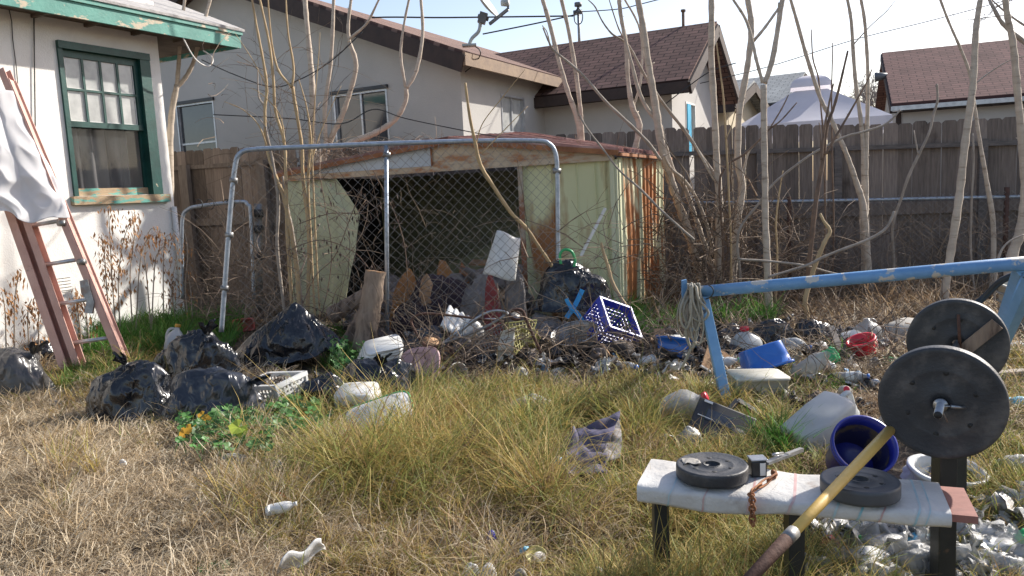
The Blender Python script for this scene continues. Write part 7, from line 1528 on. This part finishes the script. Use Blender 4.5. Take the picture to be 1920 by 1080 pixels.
def dead_weed(lab, stems_, y, seed, n=70):
    rnd = random.Random(seed); b = V(stems_[0][0][0], stems_[0][0][1], y); b.z = 0; T = thing('dead_weed', lab, 'weed', b, None, 'dead leafy weeds along the white house wall'); L = MB()
    for path in stems_:
        P = [V(x, yy, y) for x, yy in path]; P[0].z = 0; P = catmull(P, 6); m = MB(); m.tube(P, [lerp(.008, .003, i / len(P)) for i in range(len(P))], 6); m.build('stem', 'bark_grey', T, True)
        for i in range(n):
            k = rnd.randrange(len(P) // 4, len(P)); p = P[k] + Vector((rnd.gauss(0, .05), rnd.gauss(0, .04), rnd.gauss(0, .03))); leaf(L, p, (rnd.gauss(0, .6), rnd.gauss(0, .4), -1), rnd.uniform(.035, .075), rnd.uniform(.012, .024), rnd.random(), .2)
    L.build('leaves', 'dead_leaf', T, True)
dead_weed('tall dead weed with rusty hanging leaves nearest below the window sill', [[(214, 600), (210, 520), (207, 460), (203, 385)], [(222, 600), (222, 530), (232, 450), (250, 405)], [(205, 600), (200, 540), (196, 480), (190, 440)]], 8.1, 1, 150)
dead_weed('dead weed with drooping leaf sprays in the middle of the wall', [[(246, 600), (244, 520), (252, 440), (247, 395)], [(250, 600), (262, 500), (275, 450), (295, 440)]], 8.4, 2, 70)
dead_weed('bare grey dead stem with few leaves right of the middle of the wall', [[(281, 600), (276, 530), (272, 480), (282, 430), (305, 438)], [(281, 600), (290, 500), (300, 470), (322, 448)]], 8.7, 3, 45)
dead_weed('dead weed leaning by the corner of the white house', [[(306, 600), (306, 520), (309, 450), (322, 440)], [(330, 600), (322, 540), (330, 490), (335, 452)], [(312, 600), (320, 560), (332, 520)]], 9.2, 4, 60)
dead_weed('low dry weed seen between the ladder rungs', [[(150, 620), (146, 580), (140, 548)], [(165, 620), (160, 580), (152, 560)], [(135, 640), (130, 600), (150, 575)]], 7.4, 5, 55)
dead_weed('brown dead weeds left of the ladder at the photo edge', [[(20, 640), (28, 560), (38, 510)], [(50, 640), (52, 590), (60, 560)], [(5, 640), (10, 590), (4, 550)], [(70, 640), (72, 600), (82, 570)]], 7.1, 6, 70)
dead_weed('wiry dead weed at the latch side of the small gate', [[(352, 600), (348, 540), (352, 470), (345, 430)], [(360, 600), (358, 550), (350, 500)]], 9.0, 7, 25)
def vine_leaves():
    rnd = random.Random(11); L = MB(); T = thing('dead_vine', 'dead vine with shrivelled dark leaves hanging on the buckled shed door', 'vine', V(620, 560, 7.0))
    for path in ([(560, 590), (590, 520), (628, 480), (660, 400), (680, 350)], [(600, 330), (612, 400), (622, 470), (615, 540), (600, 600)], [(560, 420), (620, 400), (680, 400), (720, 380)], [(700, 320), (740, 400), (760, 470), (765, 560)], [(540, 470), (600, 450), (660, 470), (690, 500)]):
        P = catmull([V(x, y, 6.95) for x, y in path], 6); m = MB(); m.tube(P, .0045, 5); m.build('stem', 'bark_dark', T, True)
        for i in range(45): p = P[rnd.randrange(len(P))] + Vector((rnd.gauss(0, .05), rnd.gauss(0, .03), rnd.gauss(-.02, .03))); leaf(L, p, (rnd.gauss(0, .4), rnd.gauss(0, .3), -1), rnd.uniform(.03, .06), rnd.uniform(.010, .02), rnd.random(), .2)
    L.build('leaves', 'dark_leaf', T, True)
vine_leaves()

# ================================================================== GRASS
def grass(name, label, zones, palette, seed, wid=(.0026, .0058), transl=.35):
    """zones: (list of photo spans -> clumps) ; every blade is its own little strip of mesh"""
    rng = np.random.default_rng(seed); Vs = []; Cs_ = []
    for (x0, y0, x1, y1, n_cl, per, L, sp, lean, pal) in zones:
        # clumps uniformly over the ground patch under that span
        cx = []; 
        A = [G(x, y) for x, y in ((x0, y0), (x1, y0), (x1, y1), (x0, y1))]
        tries = 0
        n_cl = int(n_cl * .62); L = L * 1.22; u = rng.random(n_cl); v = rng.random(n_cl)
        # area uniform between near edge and far edge
        yn, yf = A[2].y, A[0].y; yy = np.sqrt(yn ** 2 + (yf ** 2 - yn ** 2) * v)
        xl = np.interp(yy, [yn, yf], [A[3].x, A[0].x]); xr = np.interp(yy, [yn, yf], [A[2].x, A[1].x]); xx = xl + (xr - xl) * u
        gx = np.repeat(xx, per); gy = np.repeat(yy, per); N = len(gx)
        thin = np.array([noise.noise((float(p) * 2.4, float(q) * 2.4, seed * 5.0)) for p, q in zip(xx, yy)]); thin = np.repeat(thin, per); r = rng.normal(0, sp, N); a = rng.uniform(0, 2 * np.pi, N); bx = gx + np.cos(a) * np.abs(r); by = gy + np.sin(a) * np.abs(r)
        cd_ = np.repeat(rng.uniform(0, 2 * np.pi, n_cl), per); ca = np.where(rng.random(N) < .5, cd_ + rng.normal(0, .6, N), a + rng.normal(0, .8, N))
        ln = L * np.clip(1 + thin * 1.3, .45, 1.7) * rng.uniform(.35, 1.25, N) * np.repeat(rng.uniform(.6, 1.25, n_cl), per); le = np.clip(lean * rng.uniform(.3, 1.6, N), 0, 1.45); cu = rng.uniform(.2, 1.3, N) * (.5 + lean)
        wd = rng.uniform(wid[0], wid[1], N) * np.clip(by / 3.2, .8, 2.2)
        bz = np.array([ground_z(float(p), float(q)) for p, q in zip(xx, yy)]); bz = np.repeat(bz, per) - .01
        if sp > 0: bz = bz + rng.uniform(0, .02 + .25 * L * (lean > .9), N)
        pts = []; px_, py_, pz_ = bx.copy(), by.copy(), bz.copy(); th = le.copy(); seg = ln / 4; tw = rng.normal(0, .35, N); hd = ca.copy()
        for k in range(5):
            pts.append((px_.copy(), py_.copy(), pz_.copy(), hd.copy()))
            px_ = px_ + np.sin(th) * np.cos(hd) * seg; py_ = py_ + np.sin(th) * np.sin(hd) * seg; pz_ = np.maximum(pz_ + np.cos(th) * seg, bz + .004); th = np.minimum(th + cu * .45, 2.5); hd = hd + tw
        V9 = np.zeros((N, 9, 3), np.float32); fa = rng.uniform(0, np.pi, N)
        for k in range(5):
            X, Y, Z, H_ = pts[k]; w_ = wd * (1, .95, .8, .5, 0)[k] / 2; ox = -np.sin(H_ + fa * .5) * w_; oy = np.cos(H_ + fa * .5) * w_
            if k < 4: V9[:, 2 * k] = np.stack([X - ox, Y - oy, Z], 1); V9[:, 2 * k + 1] = np.stack([X + ox, Y + oy, Z], 1)
            else: V9[:, 8] = np.stack([X, Y, Z], 1)
        keep = (by > 1.0)
        for ex_, ey_, er_ in EXC: keep &= ((gx - ex_) ** 2 + (gy - ey_) ** 2 > er_ ** 2) | (rng.random(N) < .06)
        keep &= (by > 1.0) & (rng.random(N) < np.clip(1.05 + thin * 1.3, .4, 1))
        base = np.array(pal, np.float32); ci = rng.integers(0, len(pal), N); cc = np.repeat(rng.integers(0, len(pal), n_cl), per); ci = np.where(rng.random(N) < .55, cc, ci)
        col = 1.22 * base[ci] * rng.uniform(.65, 1.3, (N, 1)).astype(np.float32)
        Vs.append(V9[keep]); Cs_.append(col[keep])
    Vv = np.concatenate(Vs); Cc = np.concatenate(Cs_); N = len(Vv)
    me = bpy.data.meshes.new(name); me.vertices.add(N * 9); me.vertices.foreach_set('co', Vv.reshape(-1))
    b = (np.arange(N) * 9)[:, None]; quads = np.concatenate([b + np.array([[0, 1, 3, 2]]), b + np.array([[2, 3, 5, 4]]), b + np.array([[4, 5, 7, 6]])], 1).reshape(N, 12); tri = b + np.array([[6, 7, 8]])
    lv = np.concatenate([quads, tri], 1).reshape(-1); me.loops.add(N * 15); me.loops.foreach_set('vertex_index', lv.astype(np.int32))
    st = (np.arange(N) * 15)[:, None] + np.array([[0, 4, 8, 12]]); me.polygons.add(N * 4); me.polygons.foreach_set('loop_start', st.reshape(-1).astype(np.int32))
    me.update(calc_edges=True); ca_ = me.attributes.new('bladecol', 'FLOAT_COLOR', 'FACE'); cf = np.concatenate([np.repeat(Cc, 4, 0), np.ones((N * 4, 1), np.float32)], 1); ca_.data.foreach_set('color', cf.reshape(-1))
    if not MT['grass_blade']:
        mt_ = bpy.data.materials.new('grass_blade'); mt_.use_nodes = True; t = mt_.node_tree; bs = t.nodes['Principled BSDF']; bs.inputs['Roughness'].default_value = .6; bs.inputs['Specular IOR Level'].default_value = .3
        at = _n(t, 'ShaderNodeAttribute', attribute_name='bladecol'); tr = _n(t, 'ShaderNodeBsdfTranslucent'); ms = _n(t, 'ShaderNodeMixShader'); ms.inputs[0].default_value = transl
        t.links.new(at.outputs['Color'], bs.inputs['Base Color']); t.links.new(at.outputs['Color'], tr.inputs[0]); t.links.new(bs.outputs[0], ms.inputs[1]); t.links.new(tr.outputs[0], ms.inputs[2]); t.links.new(ms.outputs[0], t.nodes['Material Output'].inputs[0]); MT['grass_blade'] = mt_
    me.materials.append(MT['grass_blade']); o = bpy.data.objects.new(name, me); COL.objects.link(o); o['kind'] = 'stuff'; o['label'] = label; o['category'] = 'grass'; return o
EXC = []
for px_, py_, r_ in ((1095, 850, .24), (1115, 815, .24), (1090, 890, .20), (1090, 930, .17), (1095, 965, .12), (722, 800, .16), (715, 835, .15), (720, 865, .12), (672, 800, .12), (1600, 990, .12), (1680, 1010, .14), (1640, 1050, .14), (1720, 1060, .12), (1840, 1010, .13), (1890, 1050, .14), (1300, 850, .1), (1245, 810, .1), (1530, 850, .12), (1545, 800, .2), (1365, 805, .15), (1255, 780, .12), (670, 770, .15), (1006, 1060, .07), (560, 1050, .10), (503, 1000, .05), (900, 1075, .08), (1590, 860, .12), (1238, 830, .04), (1418, 735, .15), (512, 755, .2), (995, 770, .12)):
    q_ = GG(px_, py_); EXC.append((q_.x, q_.y, r_))
STRAW = [(.40, .32, .21), (.48, .39, .27), (.32, .25, .165), (.23, .175, .115), (.53, .46, .34), (.34, .25, .14)]
GOLD = [(.33, .26, .08), (.40, .30, .10), (.24, .22, .06), (.18, .19, .05), (.36, .25, .09), (.28, .18, .08)]
OLIVE = [(.17, .20, .055), (.22, .24, .07), (.30, .27, .09), (.12, .15, .04), (.35, .27, .10)]
GREEN = [(.06, .16, .025), (.08, .21, .035), (.05, .12, .02), (.14, .22, .05)]
BROWN = [(.19, .13, .08), (.26, .18, .11), (.14, .095, .06), (.33, .25, .16)]
#        x0   y0   x1    y1   clumps per  L    spread lean palette
grass('dry_grass', 'matted pale dry grass covering the left foreground', [
 (-60, 740, 520, 1110, 5200, 26, .12, .035, 1.15, STRAW), (-60, 740, 460, 1110, 900, 16, .12, .03, .7, STRAW), (-60, 900, 560, 1330, 3400, 24, .12, .035, 1.1, STRAW), (330, 850, 660, 1110, 2000, 24, .11, .03, .9, STRAW), (560, 930, 900, 1090, 700, 18, .10, .03, .7, STRAW + GOLD), (-40, 700, 260, 780, 500, 20, .13, .03, .8, STRAW + GOLD),
 (100, 740, 190, 1060, 60, 16, .17, .02, .25, GOLD)], None, 1)
grass('wild_grass', 'long yellow green grass clumps filling the middle of the yard', [
 (560, 790, 1240, 990, 900, 36, .24, .035, .55, GOLD + OLIVE), (820, 740, 1260, 860, 700, 30, .17, .03, .55, OLIVE + GOLD), (800, 880, 1250, 1000, 260, 44, .26, .04, .75, GOLD + BROWN), (640, 850, 1040, 990, 120, 60, .33, .05, .65, GOLD + OLIVE), (1060, 1085, 1500, 1330, 480, 26, .20, .03, .5, OLIVE + GOLD), (1500, 1085, 1960, 1330, 360, 20, .11, .03, .5, OLIVE + GOLD), (560, 1085, 1100, 1330, 500, 22, .13, .03, .7, GOLD + STRAW), (620, 960, 1230, 1090, 700, 22, .14, .035, .8, GOLD + BROWN + STRAW), (420, 860, 640, 1090, 500, 20, .16, .03, .5, GOLD + STRAW),
 (1160, 800, 1500, 900, 500, 26, .16, .03, .6, OLIVE + GOLD), (1180, 740, 1420, 830, 420, 26, .14, .03, .5, OLIVE + GOLD), (1200, 930, 1500, 1090, 650, 26, .14, .03, .6, OLIVE + GOLD), (1500, 1040, 1960, 1090, 260, 18, .11, .03, .5, OLIVE), (1400, 700, 1560, 800, 300, 22, .11, .03, .5, OLIVE + BROWN), (1760, 900, 1960, 1080, 380, 20, .14, .03, .5, OLIVE + GOLD), (1800, 680, 1960, 880, 420, 20, .13, .03, .5, OLIVE + GOLD), (1440, 840, 1560, 900, 120, 24, .14, .03, .5, OLIVE), (600, 740, 820, 830, 420, 24, .16, .03, .45, GOLD + OLIVE), (260, 800, 600, 860, 380, 22, .12, .03, .6, OLIVE + STRAW), (230, 650, 300, 720, 120, 22, .16, .04, .5, GOLD)], None, 2)
grass('green_grass', 'lush green grass beside the white house and shed corners', [
 (180, 612, 430, 668, 620, 30, .20, .04, .35, GREEN), (120, 690, 250, 735, 200, 26, .14, .03, .4, GREEN + OLIVE), (1150, 598, 1270, 645, 260, 30, .20, .03, .35, GREEN), (1330, 585, 1450, 620, 160, 26, .18, .03, .35, GREEN), (1480, 690, 1600, 740, 160, 24, .12, .03, .4, GREEN + OLIVE), (600, 620, 700, 700, 120, 20, .12, .03, .4, GREEN), (440, 780, 600, 850, 160, 24, .12, .03, .45, GREEN + OLIVE), (1420, 840, 1480, 880, 60, 26, .15, .03, .35, GREEN)], None, 3)
grass('brown_straw', 'brown trampled straw and leaf litter toward the fence', [
 (1960, 620, 2900, 1000, 1500, 20, .15, .05, .8, BROWN + GOLD + STRAW), (-800, 700, -60, 1300, 900, 22, .13, .05, .9, STRAW), (1960, 1000, 2900, 1330, 500, 20, .13, .04, .6, GOLD + OLIVE),
 (780, 650, 1500, 770, 2000, 20, .15, .04, 1.15, BROWN + STRAW), (1400, 600, 1960, 700, 1500, 20, .17, .05, 1.15, BROWN + STRAW), (1560, 680, 1960, 850, 900, 20, .12, .04, 1.1, BROWN + STRAW), (1500, 760, 1700, 900, 500, 18, .11, .03, 1.0, BROWN), (380, 590, 1300, 660, 900, 18, .16, .04, .9, BROWN), (1200, 570, 1960, 620, 900, 18, .25, .05, .5, BROWN), (-60, 600, 260, 700, 500, 20, .18, .04, .7, BROWN + STRAW), (1180, 830, 1500, 960, 300, 18, .1, .03, 1.0, BROWN), (1500, 980, 1960, 1090, 400, 16, .09, .03, 1.1, BROWN + STRAW)], None, 4)
